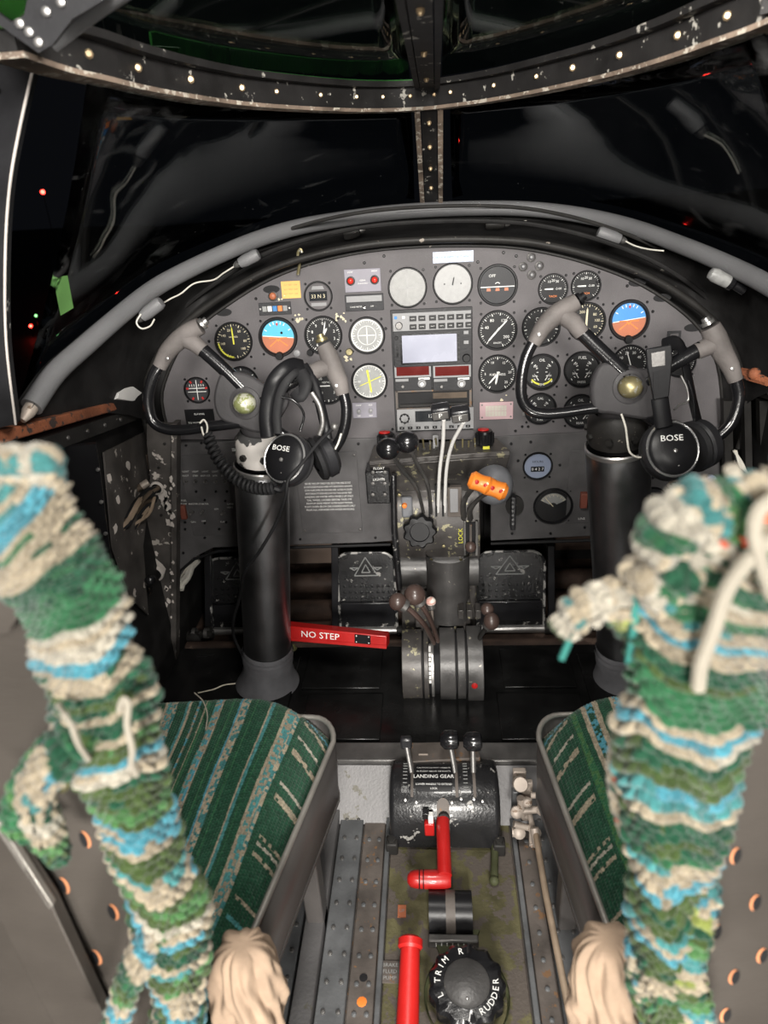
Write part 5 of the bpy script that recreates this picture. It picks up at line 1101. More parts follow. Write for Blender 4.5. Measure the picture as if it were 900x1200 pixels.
for (x, y), mid, end, lab, ch in (((516,484), [(519,520,1.27),(515,555,1.32)], (513,604,1.38), 'white-stemmed lever with a black block handle marked P, the one nearer the radio keypad', 'P'), ((539,487), [(530,520,1.27),(523,552,1.32)], (521,604,1.38), 'white-stemmed lever with a black block handle, the one nearer the red-capped knob', 'F')):
    k = onY(x, y, 1.22); o = thing('propeller_lever', lab, 'lever', k); P = catmull([onY(x+4, y+8, 1.225)]+[onY(*q) for q in mid]+[onY(*end)], 6)
    MB().tube(P, .0036, 10).build('stem', 'white_paint', o); M_ = Matrix.Rotation(-.12, 3, 'Y')@Matrix.Rotation(.35, 3, 'X')
    MB().box(k+Vector((.001, 0, .003)), (.034, .022, .026), M_).build('handle', 'black_satin', o, bevel=.004)
    MB().box(k+Vector((.0, -.0125, -.001)), (.028, .002, .016), M_).build('handle_face', 'steel_dark', o, bevel=.0006)
    MB().text(ch, k+Vector((.0, -.0142, -.001)), .014, M_@Vector((1, 0, 0)), M_@Vector((0, 0, 1))).build('lettering', 'white_print', o, smooth=0)
# orange knobs
for (x, y), mid, lab in (((563, 566), [(549, 578, 1.31), (543, 592, 1.34)], 'orange knobbed mixture lever, the higher one'), ((581, 573), [(562, 584, 1.31), (551, 598, 1.34)], 'orange knobbed mixture lever with a red recess, the lower one')):
    k = onY(x, y, 1.25); o = thing('mixture_lever', lab, 'lever', k); P = catmull([k]+[onY(*q) for q in mid]+[onY(mid[-1][0]+1, 612, 1.38)], 6)
    MB().tube(P, .0065, 10, flat=.6).build('arm', 'steel_dark', o)
    ax = Vector((1, -.15, -.38)).normalized()
    MB().lathe([(0, -.024), (.012, -.023), (.0185, -.016), (.0165, -.004), (.0165, .004), (.0185, .014), (.012, .022), (0, .023)], k, ax, 20).build('knob', 'orange_knob', o)
    for q in (-.009, .010):
        x_, y_, z_ = frame(ax); MB().ball(k+ax*q+Vector((0, -.0145, .004)), .0058, 10, 6, (1, .5, 1)).build('recess', 'red_bright', o)
c = onY(577, 566, 1.42); o = thing('trim_motor', 'round grey motor housing behind the orange knobs', 'motor', c); MB().lathe([(0, .062), (.022, .060), (.034, .052), (.042, .036), (.046, .012), (.044, -.02), (.040, -.035)], c, (.12, -1, .25), 32, sx=.9).build('housing', 'motor_grey', o)
# switch box
c = onY(444, 566, 1.41); o = thing('switch_box', 'small black switch box hanging beside the throttle quadrant', 'switch box', c); MB().box(c, (.052, .05, .078)).build('box', 'black_worn', o, bevel=.003)
for j in range(3):
    for k in range(2): MB().lathe([(.0045, 0), (.004, .004), (0, .005)], onY(437+14*k, 553+13*j, 1.384), (0, -1, 0), 8).build('button', 'steel_dark', o)
mk = MB(); mk.text('FLOAT', onY(444, 549, 1.383), .008, (1, 0, 0), (0, 0, 1)); mk.text('LIGHTS', onY(444, 562, 1.383), .008, (1, 0, 0), (0, 0, 1)); mk.build('lettering', 'white_print', o, smooth=0)
o = thing('support_rod', 'slim black chipped rod standing beside the throttle quadrant', 'rod', onY(463, 690, 1.34)); MB().tube([onY(461, 556, 1.34), onY(462, 620, 1.33), onY(468, 690, 1.33)], .0068, 12).build('rod', 'black_worn', o)
# neck between the quadrants
NK = thing('pedestal_column', 'dark pedestal trunk joining the two lever quadrants down to the floor', 'pedestal', (0.03, 1.42, .09))
a = onY(466, 690, 1.40); b = onY(560, 690, 1.40)
MB().box(((qx0+qx1)/2, 1.44, .30), (qx1-qx0-.012, .10, .44)).build('trunk', 'quadrant_metal', NK, bevel=.004)
MB().cyl((qx0+.004, 1.395, zb-.03), (qx1-.004, 1.395, zb-.03), .045, n=32).build('rounded_apron', 'drum_grey', NK)
ax0 = onY(525, 665, 1.33); MB().lathe([(.048, 0), (.048, -.10), (.050, -.16)], ax0+Vector((.0, .03, .02)), (0, .0, 1), 32).build('torque_tube', 'drum_grey', NK)
MB().box((onY(522, 850, 1.25).x, 1.36, .16), (.125, .05, .22)).build('lower_trunk', 'quadrant_metal', NK, bevel=.004)
# lower quadrant: a drum with slots
YL = 1.235; dc = onY(519, 775, YL+.075); dr = .088; dx0, dx1 = onY(470, 770, YL).x, onY(568, 770, YL).x
LQ = thing('mixture_quadrant', 'worn black drum-shaped lower quadrant with lever slots and a white scale', 'quadrant', (dc.x, dc.y, dc.z-dr))
def drum(o, x0, x1, c, r, a0, a1, m, name, n=24, z_down=.02):
    prof = [(c.y+r*.6, c.z-r*.6)]+[(c.y-math.cos(math.radians(t))*r, c.z+math.sin(math.radians(t))*r) for t in np.linspace(a0, a1, n)]+[(c.y+r*.6, c.z+r*.4)]
    MB().slab([(x0, y, z) for y, z in prof], (x1-x0, 0, 0)).build(name, m, o, bevel=.0015)
segs = [(470, 494, 0.0, 'quadrant_metal'), (496, 502, .001, 'quadrant_metal'), (515, 534, .004, 'drum_grey'), (536, 546, .002, 'drum_grey'), (548, 567, .008, 'drum_grey')]
drum(LQ, dx0+.004, dx1-.004, dc, dr-.012, -62, 95, 'black_rubber', 'core')
for x0, x1, e, m in segs: drum(LQ, onY(x0, 770, YL).x, onY(x1, 770, YL).x, dc, dr+e, -60, 92, m, 'segment')
prev = onY(506.5, 770, YL).x; drum(LQ, prev-.0035, prev+.0035, dc, dr-.004, -50, 90, 'steel', 'sector')
drum(LQ, onY(502, 770, YL).x, onY(505, 770, YL).x, dc, dr+.0015, 5, 60, 'white_paint', 'scale_strip')
MB().box(((dx0+dx1)/2, dc.y-.055, dc.z-dr*.92), (dx1-dx0-.012, .05, .05)).build('foot', 'black_worn', LQ, bevel=.005)
for k in range(3):
    a = onY(540+10*k, 716, YL+.07); MB().box(a, (.012, .03, .022)).build('stop_block', 'quadrant_metal', LQ, bevel=.001)
MB().lathe([(.009, 0), (.009, .006), (.006, .010), (0, .011)], onY(556, 801, YL-.012), (0, -1, 0), 12).build('bolt', 'red_paint', LQ)
for t in np.linspace(0, 50, 9):
    a = math.radians(t); q = Vector((onY(503.5, 770, YL).x, dc.y-math.cos(a)*(dr+.0022), dc.z+math.sin(a)*(dr+.0022))); MB().box(q, (.005, .001, .0014)).build('graduation', 'black_plastic', LQ)
def lev2(lab, k, mids, end, kr, m, arm='steel_dark', ks=(1, 1, 1), nm='mixture_lever', r=.0075):
    return lever(nm, lab, [k]+mids+[end], r, arm, k, kr, m, ks)
ke = onY(509, 775, YL+.01)
lev2('brown round-knobbed lever pointing to the port side', onY(466, 705, 1.20), [onY(480,714,1.20), onY(497,732,1.20)], onY(508, 752, 1.235), .018, 'brown_knob', 'brown_knob', r=.009)
lev2('large brown ball-knobbed lever beside the pinkish knob', onY(486, 697, 1.22), [onY(496,712,1.22), onY(505,728,1.22)], onY(513, 750, 1.24), .022, 'brown_knob', 'brown_knob', r=.009)
lev2('small lever with a chipped pinkish round knob', onY(505, 705, 1.24), [onY(506,715,1.24)], onY(508, 745, 1.26), .0105, 'pink_knob', 'pale_metal', r=.006)
lev2('brown double-lobed knob on the starboard flank of the lower quadrant', onY(576, 728, 1.25), [onY(570,735,1.26)], onY(560, 750, 1.28), .017, 'brown_knob', 'fittings_dark', (1, 1, 1.15))
o = [x for x in bpy.data.objects if x.get('label', '').startswith('brown double')][0]; MB().ball(onY(571, 714, 1.27), .0145, 16, 10).build('knob', 'brown_knob', o)
# base deck piece behind the landing gear box
BD = thing('pedestal_foot', 'grey-brown boxed pedestal foot between the lower quadrant and the landing gear housing', 'pedestal', onZ(520, 880, .1))
fa, fb = onZ(479, 890, .12), onZ(562, 865, .12)
MB().slab([onZ(479, 893, .115), onZ(563, 888, .115), onZ(558, 868, .115), onZ(482, 870, .115)], (0, 0, -.02)).build('top', 'rail_rust', BD, bevel=.002)
MB().slab([onY(478, 828, 1.23), onY(562, 828, 1.23), onY(560, 868, 1.23), onY(480, 870, 1.23)], (0, .03, 0)).build('front', 'drum_grey', BD, bevel=.002)
MB().box(onZ(496, 884, .1165), (.018, .003, .002)).build('clip', 'pale_metal', BD)
# ================================================================ LANDING GEAR HOUSING
gc = onY(520, 945, .955); gr = .070; gx0, gx1 = onY(455, 940, .93).x, onY(587, 940, .93).x
gc = Vector(((gx0+gx1)/2, .985, .055)); 
G = thing('landing_gear_housing', 'glossy black rounded housing lettered LANDING GEAR on the floor', 'housing', (gc.x, gc.y, 0))
rows = []
for t, f in zip((0, .012, .03, .05, .5, .95, .97, .988, 1), (.80, .93, .985, 1, 1, 1, .985, .93, .80)):
    x = gx0+(gx1-gx0)*t; prof = [(gc.y+gr*1.0*f, .002)]+[(gc.y-math.sin(math.radians(a))*gr*f*1.05, .05+math.cos(math.radians(a))*gr*f*.98) for a in np.linspace(-90, 90, 26)]+[(gc.y-gr*1.1*f, .01)]
    rows.append([(x, y, z) for y, z in prof])
MB().loft(rows, closed=True, caps=True).build('shell', 'black_worn', G, smooth=50)
def gp(a, x, e=0): a = math.radians(a); return Vector((x, gc.y-math.sin(a)*(gr*1.05+e), .05+math.cos(a)*(gr*.98+e)))
def gpx(px): return gx0+(gx1-gx0)*(px-455)/132.0
def gstrip(x0, x1, a0, a1, e, m, name, n=12):
    r = [[gp(a, gpx(x0), e), gp(a, gpx(x1), e), gp(a, gpx(x1), e-.004), gp(a, gpx(x0), e-.004)] for a in np.linspace(a0, a1, n)]
    MB().loft(r, closed=True, caps=True).build(name, m, G)
for x0, x1, a0, a1 in ((481.5, 484.5, -30, 38), (534.5, 538, -30, 38), (555.5, 559, -30, 38)): gstrip(x0, x1, a0, a1, .001, 'rail_rust', 'lever_slot')
gstrip(487, 531, -18, 30, .0012, 'black_plastic', 'name_plate'); gstrip(470, 479, -22, 32, .0012, 'black_worn', 'scale_plate'); gstrip(541, 553, -22, 32, .0012, 'black_worn', 'scale_plate')
gstrip(512, 527, 48, 92, .0012, 'rail_rust', 'centre_slot')
MB().lathe([(.0105, 0), (.0105, .0014), (0, .0014)], gp(47, gpx(519.5), .0), gp(47, 0)-Vector((0, gc.y, .05)), 16).build('centre_slot', 'rail_rust', G)
mk = MB()
def gtext(px, a, s, sz, sx=1): a_ = math.radians(a); v = Vector((0, math.cos(a_), math.sin(a_))); mk.text(s, gp(a, gpx(px), .0018), sz, (1, 0, 0), v, sx)
gtext(509, 8, 'LANDING GEAR', .0105, 1.0); gtext(509, 20, 'LOWER HANDLE TO EXTEND', .0050); gtext(509, 26, 'LOCK', .0050); gtext(509, -8, 'CAUTION DO NOT OPERATE', .0048); gtext(509, -1, 'IN FLIGHT ABOVE 120 KNOTS', .0048)
mk.build('lettering', 'white_print', G, smooth=0)
mk = MB()
for a in range(-18, 30, 6):
    for x in (474.5, 547): mk.box(gp(a, gpx(x), .002), (.008, .0012, .0008))
mk.build('graduation', 'dial_grey', G)
for x, a in ((475,42),(488,45),(530,45),(541,40),(556,40),(566,43),(478,-26),(560,-26)): MB().lathe([(.003, 0), (.0025, .0018), (0, .0025)], gp(a, gpx(x), 0), gp(a, 0)-Vector((0, gc.y, .05)), 8).build('rivet', 'steel', G)
for s, x in ((-1, gx0), (1, gx1)):
    MB().box((x-s*.004, gc.y-.078, .016), (.022, .022, .028)).build('mounting_lug', 'fittings_dark', G, bevel=.003); MB().lathe([(.008, 0), (.008, .005), (0, .006)], (x-s*.004, gc.y-.078, .030), (0, 0, 1), 6).build('bolt', 'fittings_dark', G)
# its levers
def glev(px, kx, ky, lab, kr, ks, flatk=False):
    b = gp(2, gpx(px), -.006); k = onY(kx, ky, gc.y+.03); o = thing('gear_lever', lab, 'lever', b)
    MB().tube([b, b.lerp(k, .5), k], .0048, 8, flat=.5).build('arm', 'steel_dark', o)
    if flatk: MB().box(k, (.022, .014, .026)).build('knob', 'black_satin', o, bevel=.004)
    else: MB().lathe([(0, -.019), (.010, -.018), (.0175, -.010), (.0185, .004), (.0165, .014), (.010, .0175), (0, .018)], k, (1, 0, 0), 20).build('knob', 'black_gloss', o)
glev(483, 476, 870, 'short lever with a flat black tab handle behind the landing gear housing', .01, 1, True)
glev(536, 527, 867, 'black round-knobbed lever behind the landing gear housing, the one nearer the tab handle', .02, 1)
glev(557, 554, 869, 'black round-knobbed lever behind the landing gear housing, farther from the tab handle', .02, 1)
# red latch and red T handle
a = gp(70, gpx(503), .004); o = thing('safety_latch', 'small red and white safety latch on the landing gear housing', 'latch', a); MB().box(a+Vector((0, -.004, -.012)), (.018, .014, .030)).build('latch', 'red_paint', o, bevel=.002); MB().box(a+Vector((.003, -.003, .012)), (.009, .012, .018)).build('tab', 'white_paint', o, bevel=.001); MB().box(a+Vector((-.006, .002, .016)), (.012, .014, .014)).build('hinge', 'black_worn', o, bevel=.001)
A = onY(519, 966, .905); B = onY(521, 1026, .815); o = thing('gear_crank', 'red tee-handled gear lever coming out of the landing gear housing', 'lever', B)
MB().tube([gp(66, gpx(520), -.012), A, B], [.0125, .0120, .0125], 16).build('arm', 'red_paint', o); MB().tube([gp(62, gpx(520), -.014), gp(66, gpx(520), .006)], .0105, 12).build('socket', 'fittings_dark', o)
C0, C1 = onY(477, 1030, .815), onY(529, 1031, .815); d = (C1-C0).normalized(); L = (C1-C0).length
MB().lathe([(0, 0), (.007, .001), (.0125, .006), (.0145, .014), (.0150, L*.3), (.0158, L*.6), (.0150, L-.008), (.012, L-.001), (0, L)], C0, d, 24).build('grip', 'red_paint', o)
for t in (.27, .36): MB().lathe([(.0152, L*t), (.0158, L*t+.0008), (.0152, L*t+.002)], C0, d, 24).build('groove', 'black_plastic', o)
# wheel-like dial box
c = onZ(530, 1063, .03); DB = thing('trim_indicator', 'small black rounded indicator box below the red tee handle', 'indicator', (c.x, c.y, 0))
w_ = .078
def bx2(x0, x1, r, m, name, par):
    rows = [[(x, c.y-math.sin(math.radians(t))*r*.8, .008+math.cos(math.radians(t))*r) for t in np.linspace(-90, 90, 18)] for x in (x0, x1)]
    MB().loft([[Vector(p) for p in rr] for rr in rows], closed=True, caps=True).build(name, m, par)
bx2(c.x-w_*.5, c.x+w_*.42, .044, 'black_plastic', 'housing', DB); bx2(c.x-w_*.14, c.x+w_*.06, .0452, 'rail_rust', 'scale_band', DB)
MB().box((c.x, c.y-.045, .010), (w_*1.05, .014, .018)).build('plinth', 'steel_dark', DB, bevel=.003)
for k in range(7): MB().box((c.x-.028+k*.009, c.y-.053, .012), (.0012, .001, .008)).build('graduation', 'white_print', DB)
MB().slab([onZ(505, 1092, .004), onZ(562, 1092, .004), onZ(548, 1128, .004), (onZ(518, 1128, .004))], (0, 0, .006)).build('bracket_plate', 'olive_dark', DB)
# red tube lever
A = onZ(481, 1103, .05); B = onY(477, 1215, .585); o = thing('flap_handle', 'tall red tube handle standing on the centre console', 'handle', B)
MB().tube([A, B], [.0150, .0170], 20).build('tube', 'red_bright', o); d = (B-A).normalized(); MB().lathe([(.014, -.006), (.0195, -.002), (.0195, .008), (.016, .012)], A, d, 20).build('collar', 'red_bright', o)
# rudder trim wheel
c = onZ(547, 1158, .055); o = thing('trim_control', 'black scalloped knob lettered RUDDER TRIM on the centre console', 'knob', (c.x, c.y, 0)); starknob(o, c, .055, .034, (0, -.12, 1), 'black_gloss', 13, .045)
up_ = Vector((0, -.12, 1)).normalized(); MB().lathe([(.060, -.03), (.064, -.026), (.064, -.015)], c-up_*.006, up_, 36).build('base_ring', 'olive_dark', o)
MB().lathe([(0, .019), (.030, .019), (.0335, .0175), (.0345, .0155)], c, up_, 32).build('cap', 'drum_grey', o)
for k in range(3): a = 2*PI*k/3+.5; MB().lathe([(.002, 0), (0, .0015)], c+up_*.019+Vector((math.cos(a)*.022, math.sin(a)*.022, 0)), up_, 8).build('screw', 'steel', o)
yv = Vector((0, 1, .12)).normalized()
for s, a0, st in (('RUDDER', 20, 11), ('TRIM', 150, 11), ('L', 205, 0), ('R', 100, 0)):
    for k, ch in enumerate(s):
        if s == 'RUDDER': a = math.radians(-62+k*13); inward = 1
        elif s == 'TRIM': a = math.radians(178-k*14); inward = 0
        else: a = math.radians(a0); inward = 0
        rd = Vector((math.cos(a), math.sin(a), 0)); p = c+up_*.0187+(Vector((1, 0, 0))*rd.x+yv*rd.y)*.0425
        if inward: v_ = -(Vector((1, 0, 0))*rd.x+yv*rd.y); 
        else: v_ = (Vector((1, 0, 0))*rd.x+yv*rd.y)
        u_ = v_.cross(up_).normalized(); MB().text(ch, p, .0125, u_, v_).build('lettering', 'white_print', o, smooth=0)
A = onY(510, 1195, .60); B = onY(586, 1195, .60)
o = thing('split_handle', 'red boxed handle split by a black gap at the foot of the console', 'handle', A)
for x0, x1 in ((511, 546), (549, 585)): MB().slab([onY(x0, 1188, .66), onY(x1, 1188, .66), onY(x1+1, 1218, .62), onY(x0-1, 1218, .62)], (0, .03, -.03)).build('half', 'red_paint', o, bevel=.003)
MB().slab([onY(509, 1192, .67), onY(588, 1192, .67), onY(588, 1215, .64), onY(509, 1215, .64)], (0, .02, -.02)).build('back_plate', 'black_worn', o)
# placards and rods on console
a = onZ(457, 1139, .003); o = thing('placard', 'small worn lettered placard on the olive console plate beside the red tube', 'placard', a); MB().box(a, (.036, .034, .002)).build('plate', 'rail_rust', o); mk = MB()
for k, s in enumerate(('BRAKE', 'FLUID', 'PUMP')): mk.text(s, a+Vector((0, .010-.010*k, .0013)), .0085)
mk.build('lettering', 'dial_grey', o, smooth=0)
a = onZ(471, 1068, .003); o = thing('placard', 'faded reddish placard beside the rounded indicator box', 'placard', a); MB().box(a, (.014, .022, .002)).build('plate', 'earth_brown', o); MB().text('UP', a+Vector((0, 0, .0015)), .008).build('lettering', 'dial_grey', o, smooth=0)
o = thing('console_rod', 'short olive rod on the console beside the red tee handle', 'rod', onZ(579, 1020, .01)); MB().tube([onZ(580, 992, .012), onZ(579, 1032, .012)], .007, 10).build('rod', 'olive_dark', o); MB().ball(onZ(579, 1032, .012), .009, 10, 6).build('end', 'olive_dark', o)
a = onZ(424, 1174, .004); o = MB().lathe([(0, .001), (.008, 0)], a, (0, 0, 1), 9).build('paint_blob', 'orange_paint'); tag(o, 'blob of orange paint on the floor rail', 'paint')
a = onZ(426, 1146, .004); o = MB().lathe([(0, .001), (.0065, .0008)], a, (0, 0, 1), 14).build('drain_hole', 'black_rubber'); tag(o, 'small dark drain hole in the floor rail above the orange blob', 'hole')
# worn stains on console: real scuffed patches of pale deposit
# starboard mechanism: round cap, brackets and rod
c = onY(609, 918, .93); o = thing('seat_track_mechanism', 'pale metal latch mechanism with a round cap beside the starboard seat', 'mechanism', (c.x, c.y, 0))
MB().lathe([(.0135, 0), (.0135, .016), (.012, .019), (0, .019)], c, (0, -.75, .65), 24).build('cap', 'pale_metal', o)
fbox(o, 601, 902, 616, 912, .95, .012, 'bracket', 'pale_metal', .002); fbox(o, 612, 915, 622, 960, .945, .010, 'bracket', 'pale_metal', .002); fbox(o, 600, 925, 616, 948, .95, .014, 'bracket', 'rail_metal', .002)
for x0, y0, x1, y1, r in ((604,950,640,948,.007),(622,932,640,932,.0055),(602,965,626,972,.006),(622,965,622,990,.0035),(610,935,612,955,.007),(620,952,626,975,.005),(600,975,612,975,.009)):
    MB().tube([onY(x0, y0, .925), onY(x1, y1, .925)], r, 12).build('pin', 'pale_metal', o)
for x, y, r in ((605,951,.011),(608,975,.0115),(634,949,.009),(624,990,.007),(628,975,.009),(617,939,.009)): MB().lathe([(r, 0), (r, .008), (r*.6, .011), (0, .011)], onY(x, y, .925), (0, -.8, .6), 12).build('nut', 'pale_metal', o)
o = thing('push_rod', 'long tan rod running aft along the starboard seat', 'rod', onZ(670, 1195, .05)); MB().tube([onY(628, 978, .90), onZ(640, 1050, .06), onZ(668, 1190, .05), onZ(690, 1300, .05)], .0055, 12).build('rod', 'rod_tan', o)
MB().tube([onY(626, 970, .91), onY(630, 992, .89)], .0085, 12).build('end_fitting', 'pale_metal', o)
# ================================================================ KNITTED YARN
GD=(.009,.046,.024); GM=(.018,.078,.034); GL=(.045,.115,.04); OL=(.036,.058,.018); TE=(.04,.15,.15); BL=(.045,.17,.215); CRM=(.23,.195,.14); WH=(.27,.25,.205); RD=(.6,.08,.03); TD=(.03,.16,.14); YG=(.17,.20,.05)
YP = dict(G=GD, M=GM, L=GL, O=OL, T=TE, B=BL, C=CRM, W=WH, R=RD, D=TD, Y=YG)
def knit_mesh(name, P, Lu, Lv, sw, rh, colf, parent, amp=.0016, lump=.0, bury=None, warp=None):
    """P: (nv, nu, 3) grid; v counts rows (height rh), u counts stitches (width sw)."""
    nv, nu = P.shape[:2]
    du = np.gradient(P, axis=1); dv = np.gradient(P, axis=0); N = np.cross(du, dv); N /= (np.linalg.norm(N, axis=2, keepdims=True)+1e-12)
    if bury is not None:
        c = np.array(bury); s = np.sign(((P-c)*N).sum(axis=2).mean()); N *= (s if s != 0 else 1)
    V, U = np.meshgrid(np.linspace(0, Lv, nv), np.linspace(0, Lu, nu), indexing='ij')
    Vw = V+warp(U/Lu, V/Lv) if warp else V
    row = np.floor(Vw/rh); fv = Vw/rh-row; st = np.floor(U/sw+.5*(row % 2)); fu = U/sw+.5*(row % 2)-st
    h = np.sin(PI*np.clip(fv, 0, 1))**.55*(0.35+.65*np.abs(np.sin(PI*fu))**.6)
    jit = np.sin(row*12.9898+st*78.233)*43758.5453; jit = jit-np.floor(jit)
    D = amp*(h*(.75+.5*jit))
    if lump: D += lump*(np.sin(U*45+V*13)*np.sin(V*38-U*9)+.5*np.sin(U*90+2)*np.sin(V*77))
    Q = P+N*D[..., None]
    C = colf(row.astype(int), st.astype(int), U/Lu, V/Lv, jit)
    me = bpy.data.meshes.new(name); n = nv*nu; me.vertices.add(n); me.vertices.foreach_set('co', (Q-np.array(XF[parent].translation)).reshape(-1).astype(np.float32))
    i = np.arange((nv-1)*(nu-1)); r = i//(nu-1); c = i % (nu-1); a = r*nu+c
    F = np.stack([a, a+1, a+1+nu, a+nu], 1).astype(np.int32); m = len(F)
    me.loops.add(m*4); me.loops.foreach_set('vertex_index', F.reshape(-1)); me.polygons.add(m); me.polygons.foreach_set('loop_start', np.arange(m, dtype=np.int32)*4); me.polygons.foreach_set('use_smooth', np.ones(m, bool))
    me.update(calc_edges=True)
    at = me.color_attributes.new('Col', 'FLOAT_COLOR', 'POINT'); at.data.foreach_set('color', np.concatenate([C, np.ones((nv, nu, 1))], 2).reshape(-1).astype(np.float32))
    me.materials.append(MATS['yarn']); o = bpy.data.objects.new(name, me); COL.objects.link(o); o.parent = parent; XF[o] = XF[parent]; return o
def pal(codes): return np.array([YP[c] for c in codes])
def heather(base, jit, var=.25): return base*(1-var+2*var*jit[..., None])
def sm(x): x = np.clip(x, 0, 1); return x*x*(3-2*x)
def cushion(lab, xin, xout, yb, yf, s, seq, z0=.350):
    """seat cushion cover; s=-1 port, +1 starboard; xin/xout are (front, back) distances from the centre line"""
    t = thing('seat_cushion', lab, 'cushion', (s*(xin[0]+xout[0])/2, (yb+yf)/2, z0-.04))
    nu, nv = 620, 560
    b = np.linspace(0, 1, nu)[None, :]; a = np.linspace(0, 1, nv)[:, None]
    X = (xin[0]+(xin[1]-xin[0])*b)*(1-a)+(xout[0]+(xout[1]-xout[0])*b)*a
    front = yf+.055*(1-(np.clip(1-a/.30, 0, 1))**2.2)-.055*(np.clip((a-.75)/.25, 0, 1))**2.2-.02*a
    Y = front+(yb-front)*b
    dome = (1-np.abs(2*a-1)**4.5)*(1-np.clip(1-b/.09, 0, 1)**2.4)*(1-np.clip((b-.9)/.1, 0, 1)**2)
    Z = z0-.035+.078*dome*(1-.25*b)+.004*np.sin(b*9)*np.sin(a*7)
    P = np.stack([s*X, Y+0*X, Z+0*X], 2)
    Lu, Lv = .50, .45
    bw = .10
    L1 = [(c, w*(.8+.5*((i*7) % 5)/4)) for i, (c, w) in enumerate(list(seq)*2)]; W_ = sum(w for _, w in L1)
    edges = np.cumsum([w for _, w in L1])/W_; cols = [c for c, _ in L1]
    def colf(row, st, U, V, jit):
        k = np.searchsorted(edges, np.clip((V-bw)/(1-bw)+.006*np.sin(U*11)+.10*np.clip(V-bw,0,1)*np.sin(U*2.4), 0, .9999)); k = np.clip(k, 0, len(cols)-1)
        A = np.array([YP[c[0]] for c in cols]); B = np.array([YP[c[1 % len(c)]] for c in cols]); mixp = np.array([0 if len(c) < 2 else .48 for c in cols])
        base = np.where((jit < mixp[k])[..., None], B[k], A[k])
        # border rows crossing the main ones
        q = np.floor(U*84+V*7+.4*np.sin(U*37)).astype(int)
        kind = np.where((q % 5 == 1) | (q % 13 == 4), 1, 0)*(np.sin(q*1.7) > -.75); bc = pal('CTWCBRCW'*1)[(q*5 % 8)]; bc = np.where(((q*5 % 8) == 5)[..., None] & (q % 3 > 0)[..., None], np.array(CRM), bc)
        brd = np.where((kind > 0)[..., None] & (V < bw*.88)[..., None] & (V > bw*.05)[..., None] & (jit > .12)[..., None], bc, np.array(GD))
        return heather(np.where((V < bw)[..., None], brd, base), jit)
    knit_mesh('knitted_cover', P, Lu, Lv, .0046, .0042, colf, t, .0017, .0, bury=(s*.4, .6, .2))
    m = MB(); rows = []
    for aa in np.linspace(.02, .98, 12):
        row = []
        for bb in np.linspace(0, 1, 12):
            i = min(int(aa*(nv-1)), nv-1); j = min(int(bb*(nu-1)), nu-1); p = P[i, j]; row.append((p[0], p[1], p[2]-.008))
        rows.append(row)
    fm = m.loft(rows).build('foam', 'cushion_foam', t); sl = fm.modifiers.new('s', 'SOLIDIFY'); sl.thickness = .02; sl.offset = -1
    return t
seqL = [('G',.8),('CT',1.1),('TC',1.5),('C',.8),('G',1.8),('M',.3),('G',1.0),('T',.7),('C',.5),('G',3.2),('M',.6),('G',1.6),('CT',1.5),('C',.6),('B',.5),('G',2.2),('M',.7),('G',2.0),('C',.5),('BC',.8),('TC',1.4),('G',1.6),('M',.8),('C',.4),('G',1.4),('BC',.9),('G',2),('C',.6),('T',.8),('G',2)]
seqR = [('ML',1.6),('G',1),('C',.7),('BG',1.6),('C',.9),('G',3.2),('C',.7),('BC',.9),('G',3),('C',.8),('T',.9),('G',4),('CB',1.2),('G',3),('C',.5),('G',2)]
cushion('green striped knitted seat cushion on the port seat, wide and fully in view', (.176, .256), (.63, .57), .40, .862, -1, seqL)
cushion('green striped knitted seat cushion on the starboard seat, seen as a narrow wedge', (.152, .205), (.60, .54), .40, .865, 1, seqR)
# ---------------------------------------------------------------- seats
def seat(lab, s, xin, xout, yb, yf, platepx, holes, Yp, extra):
    o = thing('pilot_seat', lab, 'seat', (s*.40, .6, .02))
    c = []
    c += [Vector((s*xin[1], yb, .352)), Vector((s*xin[0], yf-.045, .352))]
    for k in range(1, 7): a = PI/2*k/6; c.append(Vector((s*(xin[0]+.04*(1-math.cos(a))), yf-.045+.055*math.sin(a), .352)))
    c += [Vector((s*(xin[0]+.09), yf+.012, .352)), Vector((s*(xout[0]-.09), yf+.012, .352)), Vector((s*xout[0], yf-.045, .352)), Vector((s*xout[1], yb, .352))]
    rows = [[p+Vector((-s*0.0, 0, dz)) if dz else p for p in c] for dz in (0, -.055, -.13)]
    for p in rows[2]: p.x += s*.004
    w_ = MB().loft(rows).build('pan_side', 'seat_tub', o); sl = w_.modifiers.new('s', 'SOLIDIFY'); sl.thickness = .003; sl.offset = 0
    MB().tube(c, .0042, 10).build('rolled_rim', 'seat_rim', o)
    MB().slab([p+Vector((0, 0, -.128)) for p in c], (0, 0, .004)).build('pan_bottom', 'seat_tub', o)
    for sx in (xin[0]+.05, xout[0]-.05):
        for y in (yb+.08, yf-.10): MB().box((s*sx, y, .11), (.03, .035, .225)).build('pedestal_leg', 'seat_tub', o, bevel=.003)
    P = [onY(x, y, Yp) for x, y in platepx]; MB().slab(P, (0, .004, 0)).build('back_plate', 'seat_metal', o)
    for x, y in holes:
        q = onY(x, y, Yp-.0006); a = pxm(14, q)
        MB().lathe([(0, 0), (a, 0)], q, (0, -1, 0), 20, sx=.42, sy=1).build('hole_edge', 'hole_orange', o)
        MB().lathe([(0, .0004), (a*.93, .0004)], q+Vector((s*a*.13, 0, 0)), (0, -1, 0), 20, sx=.34, sy=1).build('lightening_hole', 'black_rubber', o)
    for pts, m, th in extra: MB().slab([onY(x, y, Yp-.02) for x, y in pts], (0, th, 0)).build('frame_member', m, o, bevel=.001)
    return o
